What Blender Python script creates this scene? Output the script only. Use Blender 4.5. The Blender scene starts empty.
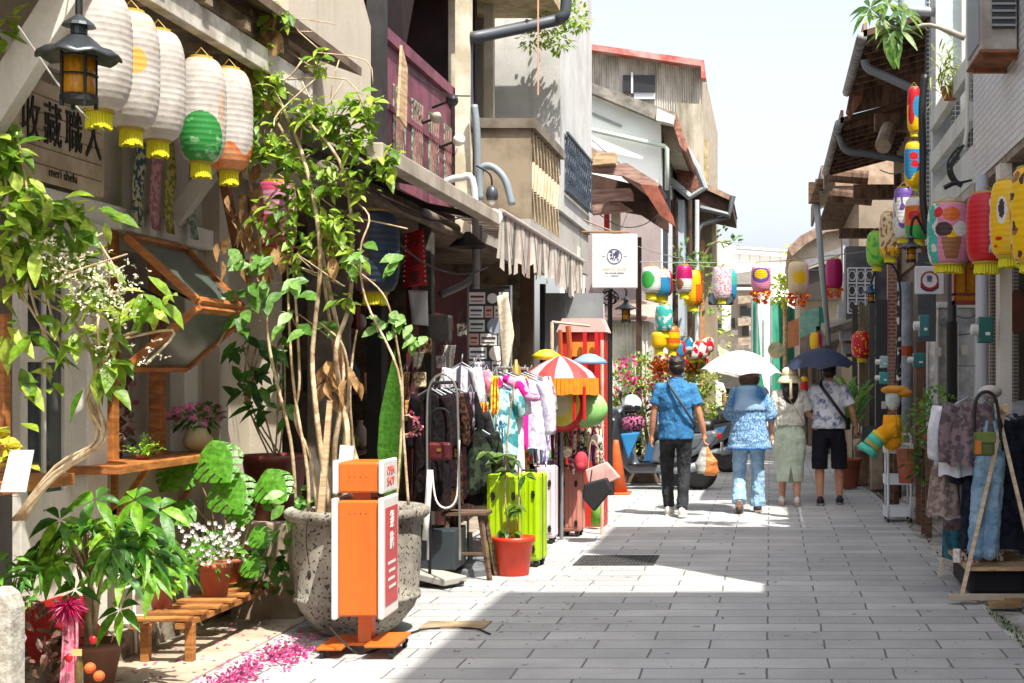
import bpy, bmesh, math, random
from mathutils import Vector as V, Matrix, noise
R=random.Random(7); PI=math.pi; rad=math.radians
S=bpy.context.scene
# ---------------------------------------------------------------- camera, world, sun
F=1422.; VX=770.; HY=376.; EH=1.55
def P(px,py,Y): return V(((px-VX)*Y/F, Y, EH-(py-HY)*Y/F))      # a point seen at px,py standing Y metres up the street
def G(px,py,z=0.): return P(px,py,(EH-z)*F/(py-HY))              # a point on the ground
def X(px,py,x): return P(px,py,x*F/(px-VX))                      # a point on a street-parallel wall at x
cd=bpy.data.cameras.new('camera'); cam=bpy.data.objects.new('camera',cd); S.collection.objects.link(cam)
cam.location=(0,0,EH); cam.rotation_euler=(PI/2,0,0)
cd.sensor_width=36; cd.lens=36*F/1024; cd.shift_x=(512-VX)/1024; cd.shift_y=(HY-341.5)/1024
cd.clip_end=2000; cd.clip_start=.05; S.camera=cam
SUN=V((.35,-.42,1)).normalized()
w=bpy.data.worlds.new("World"); S.world=w; w.use_nodes=True
nt=w.node_tree; sky=nt.nodes.new('ShaderNodeTexSky'); sky.sky_type='NISHITA'; sky.sun_disc=False
sky.sun_elevation=math.asin(SUN.z); sky.sun_rotation=math.atan2(SUN.x,SUN.y)
sky.air_density=1.0; sky.dust_density=4; sky.ozone_density=1.5
bg=nt.nodes['Background']; bg.inputs[1].default_value=.15; hz=nt.nodes.new('ShaderNodeHueSaturation'); hz.inputs['Saturation'].default_value=.48; hz.inputs['Hue'].default_value=.515; hz.inputs['Value'].default_value=.93; nt.links.new(sky.outputs[0],hz.inputs['Color']); nt.links.new(hz.outputs[0],bg.inputs[0])
ld=bpy.data.lights.new('sun','SUN'); ld.energy=3.8; ld.angle=rad(.5); ld.color=(1,.955,.88)
lo=bpy.data.objects.new('sun',ld); S.collection.objects.link(lo); lo.rotation_euler=SUN.to_track_quat('Z','Y').to_euler(); lo.location=(0,0,30)
S.view_settings.view_transform='Standard'; S.view_settings.look='None'; S.view_settings.exposure=1.26; S.view_settings.gamma=1
S.cycles.max_bounces=7; S.cycles.diffuse_bounces=4; S.cycles.transparent_max_bounces=8; S.cycles.use_denoising=True

# ---------------------------------------------------------------- helpers
def lin(c):
    if isinstance(c,str):
        c=c.lstrip('#'); c=[int(c[i:i+2],16)/255 for i in (0,2,4)]
        c=[x/12.92 if x<=.04045 else ((x+.055)/1.055)**2.4 for x in c]
    return (c[0],c[1],c[2],1)
MATS={}
def nodes(name):
    m=bpy.data.materials.new(name); m.use_nodes=True; return m,m.node_tree,m.node_tree.nodes['Principled BSDF']
def mat(col,col2=None,sc=6,rough=.75,bump=0,metal=0,det=5,lo=.4,hi=.62,stretch=None,trans=0,spec=None,coat=0,bsc=None):
    key=str((col,col2,sc,rough,bump,metal,det,lo,hi,stretch,trans,spec,coat,bsc))
    if key in MATS: return MATS[key]
    m,t,b=nodes('mat_%d'%len(MATS)); MATS[key]=m; N=t.nodes; L=t.links.new
    b.inputs['Roughness'].default_value=rough; b.inputs['Metallic'].default_value=metal
    if spec is not None: b.inputs['Specular IOR Level'].default_value=spec
    if coat: b.inputs['Coat Weight'].default_value=coat; b.inputs['Coat Roughness'].default_value=.15
    c1=lin(col); c2=lin(col2) if col2 else tuple([x*.8 for x in c1[:3]]+[1])
    tc=N.new('ShaderNodeTexCoord'); mp=N.new('ShaderNodeMapping'); L(tc.outputs['Object'],mp.inputs[0])
    if stretch: mp.inputs['Scale'].default_value=stretch
    nz=N.new('ShaderNodeTexNoise'); nz.inputs['Scale'].default_value=sc; nz.inputs['Detail'].default_value=det; nz.inputs['Roughness'].default_value=.65; L(mp.outputs[0],nz.inputs[0])
    mr=N.new('ShaderNodeMapRange'); mr.inputs[1].default_value=lo; mr.inputs[2].default_value=hi; L(nz.outputs[0],mr.inputs[0])
    mx=N.new('ShaderNodeMix'); mx.data_type='RGBA'; mx.inputs[6].default_value=c1; mx.inputs[7].default_value=c2; L(mr.outputs[0],mx.inputs[0])
    L(mx.outputs[2],b.inputs['Base Color'])
    if bump:
        n2=N.new('ShaderNodeTexNoise'); n2.inputs['Scale'].default_value=bsc or sc*4; n2.inputs['Detail'].default_value=6; L(mp.outputs[0],n2.inputs[0])
        bp=N.new('ShaderNodeBump'); bp.inputs['Strength'].default_value=min(1,bump); bp.inputs['Distance'].default_value=.01; L(n2.outputs[0],bp.inputs['Height']); L(bp.outputs[0],b.inputs['Normal'])
    if trans:
        tr=N.new('ShaderNodeBsdfTranslucent'); L(mx.outputs[2],tr.inputs[0]); ms=N.new('ShaderNodeMixShader'); ms.inputs[0].default_value=trans
        L(b.outputs[0],ms.inputs[1]); L(tr.outputs[0],ms.inputs[2]); L(ms.outputs[0],N['Material Output'].inputs[0])
    return m
def wallmat(col,dirt,dark='4a4238',sc=1.2,amt=.6,rough=.92,bump=.3):
    key='wall'+col+dirt+dark+str(sc)+str(amt)
    if key in MATS: return MATS[key]
    m,t,b=nodes('weathered_wall_%d'%len(MATS)); MATS[key]=m; N=t.nodes; L=t.links.new; b.inputs['Roughness'].default_value=rough
    tc=N.new('ShaderNodeTexCoord'); prev=None
    for (s,st,c,lo,hi,a) in ((sc,(1,1,1),dirt,.42,.7,amt),(3.2*sc,(1,1,.10),dark,.54,.78,amt*.75),(9*sc,(1,1,1),dark,.62,.75,amt*.5),(40,(1,1,1),dirt,.4,.7,.3)):
        mp=N.new('ShaderNodeMapping'); mp.inputs['Scale'].default_value=st; L(tc.outputs['Object'],mp.inputs[0]); nz=N.new('ShaderNodeTexNoise'); nz.inputs['Scale'].default_value=s; nz.inputs['Detail'].default_value=9; nz.inputs['Roughness'].default_value=.68; L(mp.outputs[0],nz.inputs[0])
        mr=N.new('ShaderNodeMapRange'); mr.inputs[1].default_value=lo; mr.inputs[2].default_value=hi; mr.inputs[4].default_value=a; L(nz.outputs[0],mr.inputs[0])
        mx=N.new('ShaderNodeMix'); mx.data_type='RGBA'; L(mr.outputs[0],mx.inputs[0]); mx.inputs[7].default_value=lin(c)
        if prev is None: mx.inputs[6].default_value=lin(col)
        else: L(prev,mx.inputs[6])
        prev=mx.outputs[2]
    L(prev,b.inputs['Base Color']); bp=N.new('ShaderNodeBump'); bp.inputs['Strength'].default_value=bump; bp.inputs['Distance'].default_value=.01; L(nz.outputs[0],bp.inputs['Height']); L(bp.outputs[0],b.inputs['Normal'])
    return m
def clothmat(col,col2=None,sc=6,lo=.45,hi=.6,det=3,trans=0,fs=9,strg=.6):
    key='cl'+str((col,col2,sc,lo,hi,det,fs))
    if key in MATS: return MATS[key]
    m=mat(col,col2 or col,sc=sc,lo=lo,hi=hi,det=det,rough=.88,trans=trans,spec=.2+.0001*len(MATS)); MATS[key]=m; t=m.node_tree; N=t.nodes; L=t.links.new; b=N['Principled BSDF']
    tc=N.new('ShaderNodeTexCoord'); mp=N.new('ShaderNodeMapping'); mp.inputs['Scale'].default_value=(1.6,1.6,.7); mp.inputs['Rotation'].default_value=(.3,.4,0); L(tc.outputs['Object'],mp.inputs[0])
    nz=N.new('ShaderNodeTexNoise'); nz.inputs['Scale'].default_value=fs; nz.inputs['Detail'].default_value=3; nz.inputs['Distortion'].default_value=1.2; L(mp.outputs[0],nz.inputs[0])
    bp=N.new('ShaderNodeBump'); bp.inputs['Strength'].default_value=strg; bp.inputs['Distance'].default_value=.05; L(nz.outputs[0],bp.inputs['Height']); L(bp.outputs[0],b.inputs['Normal']); return m
def plain(col,rough=.5,**k): return mat(col,rough=rough,lo=.3,hi=.9,**k)
def leafmat(c1,c2,c3,trans=.35,rough=.42):
    key='leaf'+c1+c2+c3
    if key in MATS: return MATS[key]
    m,t,b=nodes('foliage_%d'%len(MATS)); MATS[key]=m; N=t.nodes; L=t.links.new
    ge=N.new('ShaderNodeNewGeometry'); cr=N.new('ShaderNodeValToRGB'); L(ge.outputs['Random Per Island'],cr.inputs[0])
    cr.color_ramp.elements[0].color=lin(c1); cr.color_ramp.elements[1].color=lin(c3); e=cr.color_ramp.elements.new(.5); e.color=lin(c2)
    tc=N.new('ShaderNodeTexCoord'); ln=N.new('ShaderNodeTexNoise'); ln.inputs['Scale'].default_value=35; ln.inputs['Detail'].default_value=5; L(tc.outputs['Object'],ln.inputs[0])
    lr=N.new('ShaderNodeMapRange'); lr.inputs[1].default_value=.35; lr.inputs[2].default_value=.7; lr.inputs[3].default_value=.62; lr.inputs[4].default_value=1.3; L(ln.outputs[0],lr.inputs[0])
    lh=N.new('ShaderNodeHueSaturation'); L(cr.outputs[0],lh.inputs['Color']); L(lr.outputs[0],lh.inputs['Value']); L(lh.outputs[0],b.inputs['Base Color']); cr=lh
    lb=N.new('ShaderNodeBump'); lb.inputs['Strength'].default_value=.5; lb.inputs['Distance'].default_value=.01; L(ln.outputs[0],lb.inputs['Height']); L(lb.outputs[0],b.inputs['Normal'])
    b.inputs['Roughness'].default_value=rough; b.inputs['Specular IOR Level'].default_value=.45
    tr=N.new('ShaderNodeBsdfTranslucent'); ms=N.new('ShaderNodeMixShader'); ms.inputs[0].default_value=trans
    hs=N.new('ShaderNodeHueSaturation'); hs.inputs['Value'].default_value=1.5; hs.inputs['Hue'].default_value=.485; L(cr.outputs[0],hs.inputs['Color']); L(hs.outputs[0],tr.inputs[0])
    L(b.outputs[0],ms.inputs[1]); L(tr.outputs[0],ms.inputs[2]); L(ms.outputs[0],N['Material Output'].inputs[0])
    return m
def glass(col='8fa0a0',rough=.05,alpha=.55):
    key='glass'+col+str(alpha)
    if key in MATS: return MATS[key]
    m,t,b=nodes('glass_%d'%len(MATS)); MATS[key]=m
    b.inputs['Base Color'].default_value=lin(col); b.inputs['Roughness'].default_value=rough; b.inputs['Alpha'].default_value=alpha; b.inputs['Specular IOR Level'].default_value=.8
    return m
def brickmat(c1,c2,mortar,bw,bh,ms=.008,plane='xz',off=.5,rough=.5,bump=.4,var=.3,noisec=None,nsc=1.5,freq=2,nstr=.6,distort=0):
    m,t,b=nodes('tiles_%d'%len(MATS)); MATS[m.name]=m; N=t.nodes; L=t.links.new
    tc=N.new('ShaderNodeTexCoord'); sp=N.new('ShaderNodeSeparateXYZ'); L(tc.outputs['Object'],sp.inputs[0]); cb=N.new('ShaderNodeCombineXYZ')
    L(sp.outputs['xyz'.index(plane[0])],cb.inputs[0]); L(sp.outputs['xyz'.index(plane[1])],cb.inputs[1])
    vec=cb.outputs[0]
    if distort:
        nz=N.new('ShaderNodeTexNoise'); nz.inputs['Scale'].default_value=2.5; L(vec,nz.inputs[0]); vm=N.new('ShaderNodeVectorMath'); vm.operation='SCALE'; vm.inputs[3].default_value=distort
        L(nz.outputs[1],vm.inputs[0]); va=N.new('ShaderNodeVectorMath'); L(vec,va.inputs[0]); L(vm.outputs[0],va.inputs[1]); vec=va.outputs[0]
    br=N.new('ShaderNodeTexBrick'); L(vec,br.inputs[0]); br.offset=off; br.offset_frequency=freq
    br.inputs['Color1'].default_value=lin(c1); br.inputs['Color2'].default_value=lin(c2); br.inputs['Mortar'].default_value=lin(mortar)
    br.inputs['Scale'].default_value=1; br.inputs['Mortar Size'].default_value=ms; br.inputs['Mortar Smooth'].default_value=.2; br.inputs['Brick Width'].default_value=bw; br.inputs['Row Height'].default_value=bh
    out=br.outputs[0]
    n1=N.new('ShaderNodeTexNoise'); n1.inputs['Scale'].default_value=nsc; n1.inputs['Detail'].default_value=8; n1.inputs['Roughness'].default_value=.7; L(tc.outputs['Object'],n1.inputs[0])
    mr=N.new('ShaderNodeMapRange'); mr.inputs[1].default_value=.4; mr.inputs[2].default_value=.75; mr.inputs[4].default_value=nstr; L(n1.outputs[0],mr.inputs[0])
    mx=N.new('ShaderNodeMix'); mx.data_type='RGBA'; L(mr.outputs[0],mx.inputs[0]); L(out,mx.inputs[6]); mx.inputs[7].default_value=lin(noisec or mortar)
    n3=N.new('ShaderNodeTexNoise'); n3.inputs['Scale'].default_value=110; n3.inputs['Detail'].default_value=3; L(tc.outputs['Object'],n3.inputs[0]); m3=N.new('ShaderNodeMapRange'); m3.inputs[1].default_value=.3; m3.inputs[2].default_value=.7; m3.inputs[3].default_value=.80; m3.inputs[4].default_value=1.15; L(n3.outputs[0],m3.inputs[0]); h3=N.new('ShaderNodeHueSaturation'); L(mx.outputs[2],h3.inputs['Color']); L(m3.outputs[0],h3.inputs['Value'])
    L(h3.outputs[0],b.inputs['Base Color']); b.inputs['Roughness'].default_value=rough
    n2=N.new('ShaderNodeTexNoise'); n2.inputs['Scale'].default_value=60; n2.inputs['Detail'].default_value=4; L(tc.outputs['Object'],n2.inputs[0])
    ma=N.new('ShaderNodeMath'); ma.operation='MULTIPLY_ADD'; L(n2.outputs[0],ma.inputs[0]); ma.inputs[1].default_value=.3; 
    iv=N.new('ShaderNodeMath'); iv.operation='SUBTRACT'; iv.inputs[0].default_value=1; L(br.outputs['Fac'],iv.inputs[1]); L(iv.outputs[0],ma.inputs[2])
    bp=N.new('ShaderNodeBump'); bp.inputs['Strength'].default_value=bump; bp.inputs['Distance'].default_value=.008; L(ma.outputs[0],bp.inputs['Height']); L(bp.outputs[0],b.inputs['Normal'])
    return m

class MB:
    def __init__(s): s.v=[]; s.f=[]; s.m=[]; s.k=0
    def add(s,vs,fs,ms=None):
        n=len(s.v); s.v+=[V(v) for v in vs]; s.f+=[[n+i for i in f] for f in fs]; s.m+=(ms or [s.k]*len(fs)); return s
    def box(s,x0,x1,y0,y1,z0,z1,M=None):
        vs=[V((x,y,z)) for z in (z0,z1) for y in (y0,y1) for x in (x0,x1)]
        if M: vs=[M@v for v in vs]
        return s.add(vs,[(0,2,3,1),(4,5,7,6),(0,1,5,4),(2,6,7,3),(0,4,6,2),(1,3,7,5)])
    def cbox(s,c,sz,M=None):
        a,b,d=[q/2 for q in sz]; T=Matrix.Translation(V(c)); T=T@M.to_4x4() if M else T
        return s.box(-a,a,-b,b,-d,d,T)
    def bar(s,a,b,w,h,up=(0,0,1)):
        a=V(a);b=V(b); d=(b-a).normalized(); u=V(up); 
        if abs(d.dot(u))>.99: u=V((0,1,0))
        x=d.cross(u).normalized(); z=x.cross(d)
        vs=[p+x*i*w/2+z*j*h/2 for p in (a,b) for j in (-1,1) for i in (-1,1)]
        return s.add(vs,[(0,2,3,1),(4,5,7,6),(0,1,5,4),(2,6,7,3),(0,4,6,2),(1,3,7,5)])
    def tube(s,pts,r,n=8,cap=True,closed=False):
        pts=[V(p) for p in pts]; m=len(pts); rs=r if isinstance(r,(list,tuple)) else [r]*m
        vs=[];fs=[]; prev=None
        for i,p in enumerate(pts):
            a=pts[max(0,i-1)] if not closed else pts[i-1]; b=pts[min(m-1,i+1)] if not closed else pts[(i+1)%m]
            d=(b-a); d=d.normalized() if d.length>1e-9 else V((0,0,1))
            if prev is None: u=d.orthogonal().normalized()
            else:
                u=prev-d*prev.dot(d); u=u.normalized() if u.length>1e-6 else d.orthogonal().normalized()
            prev=u; w_=d.cross(u)
            for k in range(n):
                t=2*PI*k/n; vs.append(p+(u*math.cos(t)+w_*math.sin(t))*rs[i])
        for i in range(m if closed else m-1):
            j=(i+1)%m
            for k in range(n): fs.append((i*n+k,i*n+(k+1)%n,j*n+(k+1)%n,j*n+k))
        if cap and not closed: fs+=[tuple(range(n-1,-1,-1)),tuple(range((m-1)*n,m*n))]
        return s.add(vs,fs)
    def lathe(s,c,prof,n=24,M=None,mf=None,cap=True,sx=1,sy=1):
        c=V(c); vs=[];fs=[];ms=[]
        for (r,z) in prof:
            for k in range(n):
                t=2*PI*k/n; q=V((r*math.sin(t)*sx,-r*math.cos(t)*sy,z)); vs.append(c+(M@q if M else q))
        m=len(prof)
        for i in range(m-1):
            for k in range(n):
                fs.append((i*n+k,i*n+(k+1)%n,(i+1)*n+(k+1)%n,(i+1)*n+k))
                ms.append(mf(((k+.5)/n*360+180)%360-180,(i+.5)/(m-1)) if mf else s.k)
        if cap:
            fs+=[tuple(range(n-1,-1,-1)),tuple(range((m-1)*n,m*n))]; ms+=[s.k,s.k]
        return s.add(vs,fs,ms)
    def ball(s,c,r,n=16,m=10,M=None,mf=None):
        if not isinstance(r,(tuple,list)): r=(r,r,r)
        return s.lathe(c,[(math.sin(PI*i/m)*r[0]+1e-4,-math.cos(PI*i/m)*r[2]) for i in range(m+1)],n,M=M,sy=r[1]/r[0],mf=mf)
    def prism(s,pts,e):
        pts=[V(p) for p in pts]; e=V(e); n=len(pts)
        return s.add(pts+[p+e for p in pts],[tuple(range(n)),tuple(range(2*n-1,n-1,-1))]+[(i,(i+1)%n+0,(i+1)%n+n,i+n)[::-1] for i in range(n)])
    def face(s,pts): return s.add(pts,[tuple(range(len(pts)))])
    def leaf(s,b,d,up,l,w,droop=.3,fold=.25,seg=3,tip=1.0,shape=None):
        b=V(b); d=V(d).normalized(); up=V(up); x=d.cross(up); x=x.normalized() if x.length>1e-4 else d.orthogonal().normalized(); n=x.cross(d).normalized()
        shape=shape or {2:[0,1,0],3:[.12,1,.75,0],4:[.1,.85,1,.6,0],5:[.1,.7,1,.9,.5,0]}[seg]
        vs=[];fs=[]
        fold=fold*R.uniform(.3,2.2); tw=R.uniform(-.5,.5)
        for i,q in enumerate(shape):
            t=i/(len(shape)-1); p=b+d*(l*t*(1-.25*droop*t))-V((0,0,1))*(droop*l*t*t*.6)
            h=w/2*q; z_=n*h*tw*t; vs+=[p-x*h+n*h*fold-z_,p,p+x*h+n*h*fold+z_]
        for i in range(len(shape)-1):
            a=i*3; fs+=[(a,a+1,a+4,a+3),(a+1,a+2,a+5,a+4)]
        return s.add(vs,fs)
OBJ=S.collection.objects
def link(o): OBJ.link(o); return o
def tag(o,label=None,cat=None,group=None,kind=None):
    if label: o['label']=label
    if cat: o['category']=cat
    if group: o['group']=group
    if kind: o['kind']=kind
    return o
def mesh(name,mb,mats,smooth=False,bev=0,sub=0,voxel=0,sharp=None):
    me=bpy.data.meshes.new(name); me.from_pydata([tuple(v) for v in mb.v],[],mb.f)
    mats=mats if isinstance(mats,(list,tuple)) else [mats]
    for m in mats: me.materials.append(m)
    if len(mats)>1: me.polygons.foreach_set('material_index',[min(k,len(mats)-1) for k in mb.m])
    if smooth: me.polygons.foreach_set('use_smooth',[True]*len(me.polygons))
    me.update(); return me
def ob(name,mb,mats,parent=None,smooth=False,bev=0,sub=0,voxel=0,label=None,cat=None,group=None,kind=None,solid=0,loc=None):
    if parent is not None:
        root=parent
        while root.parent: root=root.parent
        org=root.location.copy()
    elif kind=='structure': org=V((0,0,0))
    elif loc is not None: org=V(loc)
    else:
        lo_=[min(v[i] for v in mb.v) for i in range(3)]; hi=[max(v[i] for v in mb.v) for i in range(3)]
        org=V(((lo_[0]+hi[0])/2,(lo_[1]+hi[1])/2,lo_[2]))
    mb2=MB(); mb2.f=mb.f; mb2.m=mb.m; mb2.v=[v-org for v in mb.v]
    me=mesh(name,mb2,mats,smooth)
    o=link(bpy.data.objects.new(name,me))
    if voxel:
        q=o.modifiers.new('r','REMESH'); q.mode='VOXEL'; q.voxel_size=voxel; q.use_smooth_shade=True
        sm=o.modifiers.new('s','SMOOTH'); sm.factor=.5; sm.iterations=4
        bpy.context.view_layer.update()
        n=bpy.data.meshes.new_from_object(o.evaluated_get(bpy.context.evaluated_depsgraph_get())); o.modifiers.clear(); o.data=n; n.name=name
        n.polygons.foreach_set('use_smooth',[True]*len(n.polygons))
    if solid: q=o.modifiers.new('t','SOLIDIFY'); q.thickness=solid; q.offset=0
    if bev: q=o.modifiers.new('b','BEVEL'); q.width=bev; q.segments=2; q.limit_method='ANGLE'; q.angle_limit=rad(40)
    if sub: q=o.modifiers.new('u','SUBSURF'); q.levels=sub; q.render_levels=sub
    if parent is None: o.location=org
    else: o.parent=parent
    tag(o,label,cat,group,kind); return o
def thing(name,label,cat,loc=(0,0,0),rz=0,group=None):
    o=link(bpy.data.objects.new(name,None)); o.location=loc; o.rotation_euler=(0,0,rz); o.empty_display_size=.1
    return tag(o,label,cat,group)
def place(o,loc,rz=0,s=1):      # move a thing built round the origin
    o.location=loc; o.rotation_euler=(0,0,rz); o.scale=(s,s,s); return o
def dup(o,loc=None,rz=None,label=None,s=None,parent=None):
    c=o.copy(); OBJ.link(c)
    if parent is not None: c.parent=parent
    for ch in [q for q in KIDS.get(o,[])] if o in KIDS else o.children: dup(ch,parent=c)
    if loc is not None: c.location=loc
    if rz is not None: c.rotation_euler=(0,0,rz)
    if s is not None: c.scale=(s,s,s)
    if label: c['label']=label
    return c
KIDS={}
def kids(o): KIDS[o]=list(o.children)
def text(name,body,size,m,parent,loc,x=(1,0,0),up=(0,0,1),ext=.002,align='CENTER',sx=1,space=1,line=1):
    cu=bpy.data.curves.new(name,'FONT'); cu.body=body; cu.size=size; cu.extrude=ext; cu.align_x=align; cu.align_y='CENTER'; cu.space_character=space; cu.space_line=line; cu.resolution_u=2
    t=bpy.data.objects.new(name,cu); OBJ.link(t); bpy.context.view_layer.update()
    me=bpy.data.meshes.new_from_object(t.evaluated_get(bpy.context.evaluated_depsgraph_get())); bpy.data.objects.remove(t); bpy.data.curves.remove(cu)
    xx=V(x).normalized(); u=V(up).normalized(); z=xx.cross(u); 
    root=parent
    while root and root.parent: root=root.parent
    org=root.location if root else V((0,0,0))
    M=Matrix((xx*sx,u,z)).transposed().to_4x4(); M.translation=V(loc)-org; me.transform(M)
    me.materials.clear(); me.materials.append(m)
    o=link(bpy.data.objects.new(name,me)); o.parent=parent; return o
def rnd(a,b): return R.uniform(a,b)
def rvec(s=1): 
    while 1:
        v=V((rnd(-1,1),rnd(-1,1),rnd(-1,1)))
        if .05<v.length<1: return v.normalized()*s
def spline(pts,k=5):
    pts=[V(p) for p in pts]; o=[]
    for i in range(len(pts)-1):
        p0=pts[max(0,i-1)];p1=pts[i];p2=pts[i+1];p3=pts[min(len(pts)-1,i+2)]
        for j in range(k):
            t=j/k; o.append(.5*((2*p1)+(p2-p0)*t+(2*p0-5*p1+4*p2-p3)*t*t+(3*p1-p0-3*p2+p3)*t**3))
    return o+[pts[-1]]
# shared materials
METAL=plain('3a3d40',.45,metal=.6); BLACK=plain('141414',.6); DKGREY=plain('2c2d2e',.7); GREYP=plain('8b9094',.45,metal=.3); WHITEP=plain('dedcd6',.55)
WOOD=mat('b0763c','7d4d22',sc=5,stretch=(1,1,8),rough=.6,bump=.15); ORWOOD=mat('b9753a','875026',sc=4,stretch=(2,2,9),rough=.5); OLDWOOD=mat('6e5440','3f2e22',sc=5,stretch=(1,1,7),rough=.9,bump=.4)
PALEWOOD=mat('c7ab84','94795a',sc=5,stretch=(1,1,7),rough=.8,bump=.2)
CONC=wallmat('b3ac9f','85796a'); WHITEW=wallmat('d2cdc3','a9a294',amt=.5); BEIGEW=wallmat('bfb5a4','978c7a',amt=.5)
RUST=mat('8f5a3a','5d3a26',sc=6,rough=.9,bump=.3); CREAM=mat('d6cebb','b4a98f',sc=3,rough=.8); RED=plain('c4231c',.5); YELLOW=plain('e3b51a',.5)
SKIN=mat('c08a6a','b57d5d',sc=8,rough=.55); LGREEN=leafmat('4a751c','7c9f2c','b4c850',trans=.42); DGREEN=leafmat('234a18','38691f','5a8a2c'); MGREEN=leafmat('3f7a22','579431','7cae3c')
STEM=mat('b8a080','86704f',sc=12,rough=.9,bump=.3,bsc=60); DRY=leafmat('9a7448','b48f5e','7c5a38',trans=.25,rough=.8)
AMBER=mat('d99a1e','b87a12',sc=20,rough=.25,trans=.3,stretch=(4,4,1)); TERRA=mat('a3583e','85432e',sc=5,rough=.7)
def rings(mb,rs,n=24,pw=2.3):
    vs=[];fs=[]
    for (cx,cy,z,rx,ry) in rs:
        for k in range(n):
            a=2*PI*k/n; c,s=math.cos(a),math.sin(a); vs.append((cx+rx*math.copysign(abs(c)**(2/pw),c),cy+ry*math.copysign(abs(s)**(2/pw),s),z))
    m=len(rs)
    for i in range(m-1):
        for k in range(n): fs.append((i*n+k,i*n+(k+1)%n,(i+1)*n+(k+1)%n,(i+1)*n+k))
    fs+=[tuple(range(n-1,-1,-1)),tuple(range((m-1)*n,m*n))]; return mb.add(vs,fs)
def limb(mb,pts,rs,k=4,n=14,end=True):
    s=spline(pts,k); m=len(s); R_=[]
    for i in range(m):
        t=i/(m-1)*(len(rs)-1); j=min(int(t),len(rs)-2); R_.append(rs[j]+(rs[j+1]-rs[j])*(t-j))
    mb.tube(s,R_,n); mb.ball(s[0],R_[0],12,8)
    if end: mb.ball(s[-1],R_[-1],12,8)
def remeshed(name,mb,m,t,vox,wr=0,ws=9,**k):
    o=ob(name,mb,m,t,voxel=vox,**k)
    if wr:
        for v in o.data.vertices:
            c=v.co; q=noise.noise((c.x*ws,c.y*ws,c.z*ws*1.6+ws))+.5*noise.noise((c.x*ws*2.3,c.y*ws*2.3,c.z*ws*4)); v.co=c+v.normal*q*wr
    return o
# ---------------------------------------------------------------- ground and street
PAVE=brickmat('b6b6b4','9b9c9b','5a5954',.66,.27,ms=.0065,plane='xy',rough=.85,bump=.5,noisec='777876',nsc=1.1,nstr=.6,distort=.03)
LPAVE=brickmat('a39d92','8f8980','4a453e',.33,.205,ms=.004,plane='xy',rough=.9,bump=.4,noisec='8a7f70',nsc=1.3,nstr=.4,distort=.01)
mb=MB(); mb.face([(-300,-60,-.02),(300,-60,-.02),(300,500,-.02),(-300,500,-.02)]); ob('ground',mb,mat('8e867a','6f675c',sc=.5,rough=.95),kind='structure')
mb=MB(); mb.face([(-2.93,-3,0),(1.42,-3,0),(1.42,75,0),(-2.93,75,0)]); ob('street_paving',mb,PAVE,kind='structure')
GUT=mat('b5b3ad','7d7971',sc=3,rough=.95,bump=.5,bsc=40)
mb=MB()
mb.box(1.42,1.455,-3,60,-.02,.006); 
for i in range(60): mb.box(1.462,1.66,-3+i*1.0,-2.012+i*1.0,-.02,rnd(-.012,-.004))
mb.box(1.668,1.70,-3,60,-.02,.012)
ob('gutter',mb,GUT,kind='structure',bev=.004)
mb=MB(); mb.box(1.70,4,-3,75,-.02,.02); ob('right_pavement',mb,mat('bbb4a6','8a8276',sc=1.3,rough=.95,bump=.4,bsc=40),kind='structure')
mb=MB(); mb.box(-3.51,-2.93,-3,10.2,-.02,.012); ob('left_pavement',mb,mat('b3a793','8b7e6a',sc=1.6,rough=.95,bump=.3,bsc=40),kind='structure')
mb=MB(); mb.box(-4.6,-3.51,2,10.2,-.02,.15); ob('stone_step',mb,mat('a59a88','665c4e',sc=5,rough=.95,bump=1,bsc=22),kind='structure',bev=.02)
mb=MB(); mb.box(-4.6,-2.93,10.2,75,-.02,.006); ob('shop_floor',mb,mat('a39683','6f6557',sc=2,rough=.95),kind='structure')
# weeds and dirt in the gutter
mb=MB()
for i in range(900):
    y=R.choice([rnd(6,9.2),rnd(6,20)]); 
    if noise.noise((0,y*1.3,0))<-.05: continue
    x=R.choice([1.44,1.47,1.665])+rnd(-.02,.03); l=rnd(.015,.05)
    mb.leaf((x,y,0),(rnd(-1,1),rnd(-1,1),rnd(.5,2)),(0,0,1),l,l*.35,seg=2)
ob('gutter_weeds',mb,DGREEN,kind='stuff',label='green weeds growing along the right gutter joint',cat='weeds')
# drain grate
A=G(575,567);B=G(663,556); t=thing('drain_grate','dark slotted drain grate set in the street paving','drain grate',((A.x+B.x)/2,11.95,0))
gm=mat('4a4a48','2c2a28',sc=20,rough=.8,metal=.3)
x0,x1,y0,y1=A.x-.03,B.x-.03,11.62,12.25
f=MB(); 
for a in ((x0,x1,y0,y0+.04),(x0,x1,y1-.04,y1),(x0,x0+.04,y0+.04,y1-.04),(x1-.04,x1,y0+.04,y1-.04)): f.box(*a,.001,.008)
ob('frame',f,gm,t)
f=MB(); f.box(x0+.04,x1-.04,y0+.04,y1-.04,.001,.0025); ob('pit',f,BLACK,t)
f=MB()
n=20
for i in range(n):
    xx=x0+.05+(x1-x0-.1)*i/n; f.box(xx,xx+.014,y0+.04,y1-.04,.003,.007)
for i in range(1,5): yy=y0+.04+(y1-y0-.08)*i/5; f.box(x0+.04,x1-.04,yy,yy+.02,.003,.0065)
ob('slats',f,gm,t)
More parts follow.
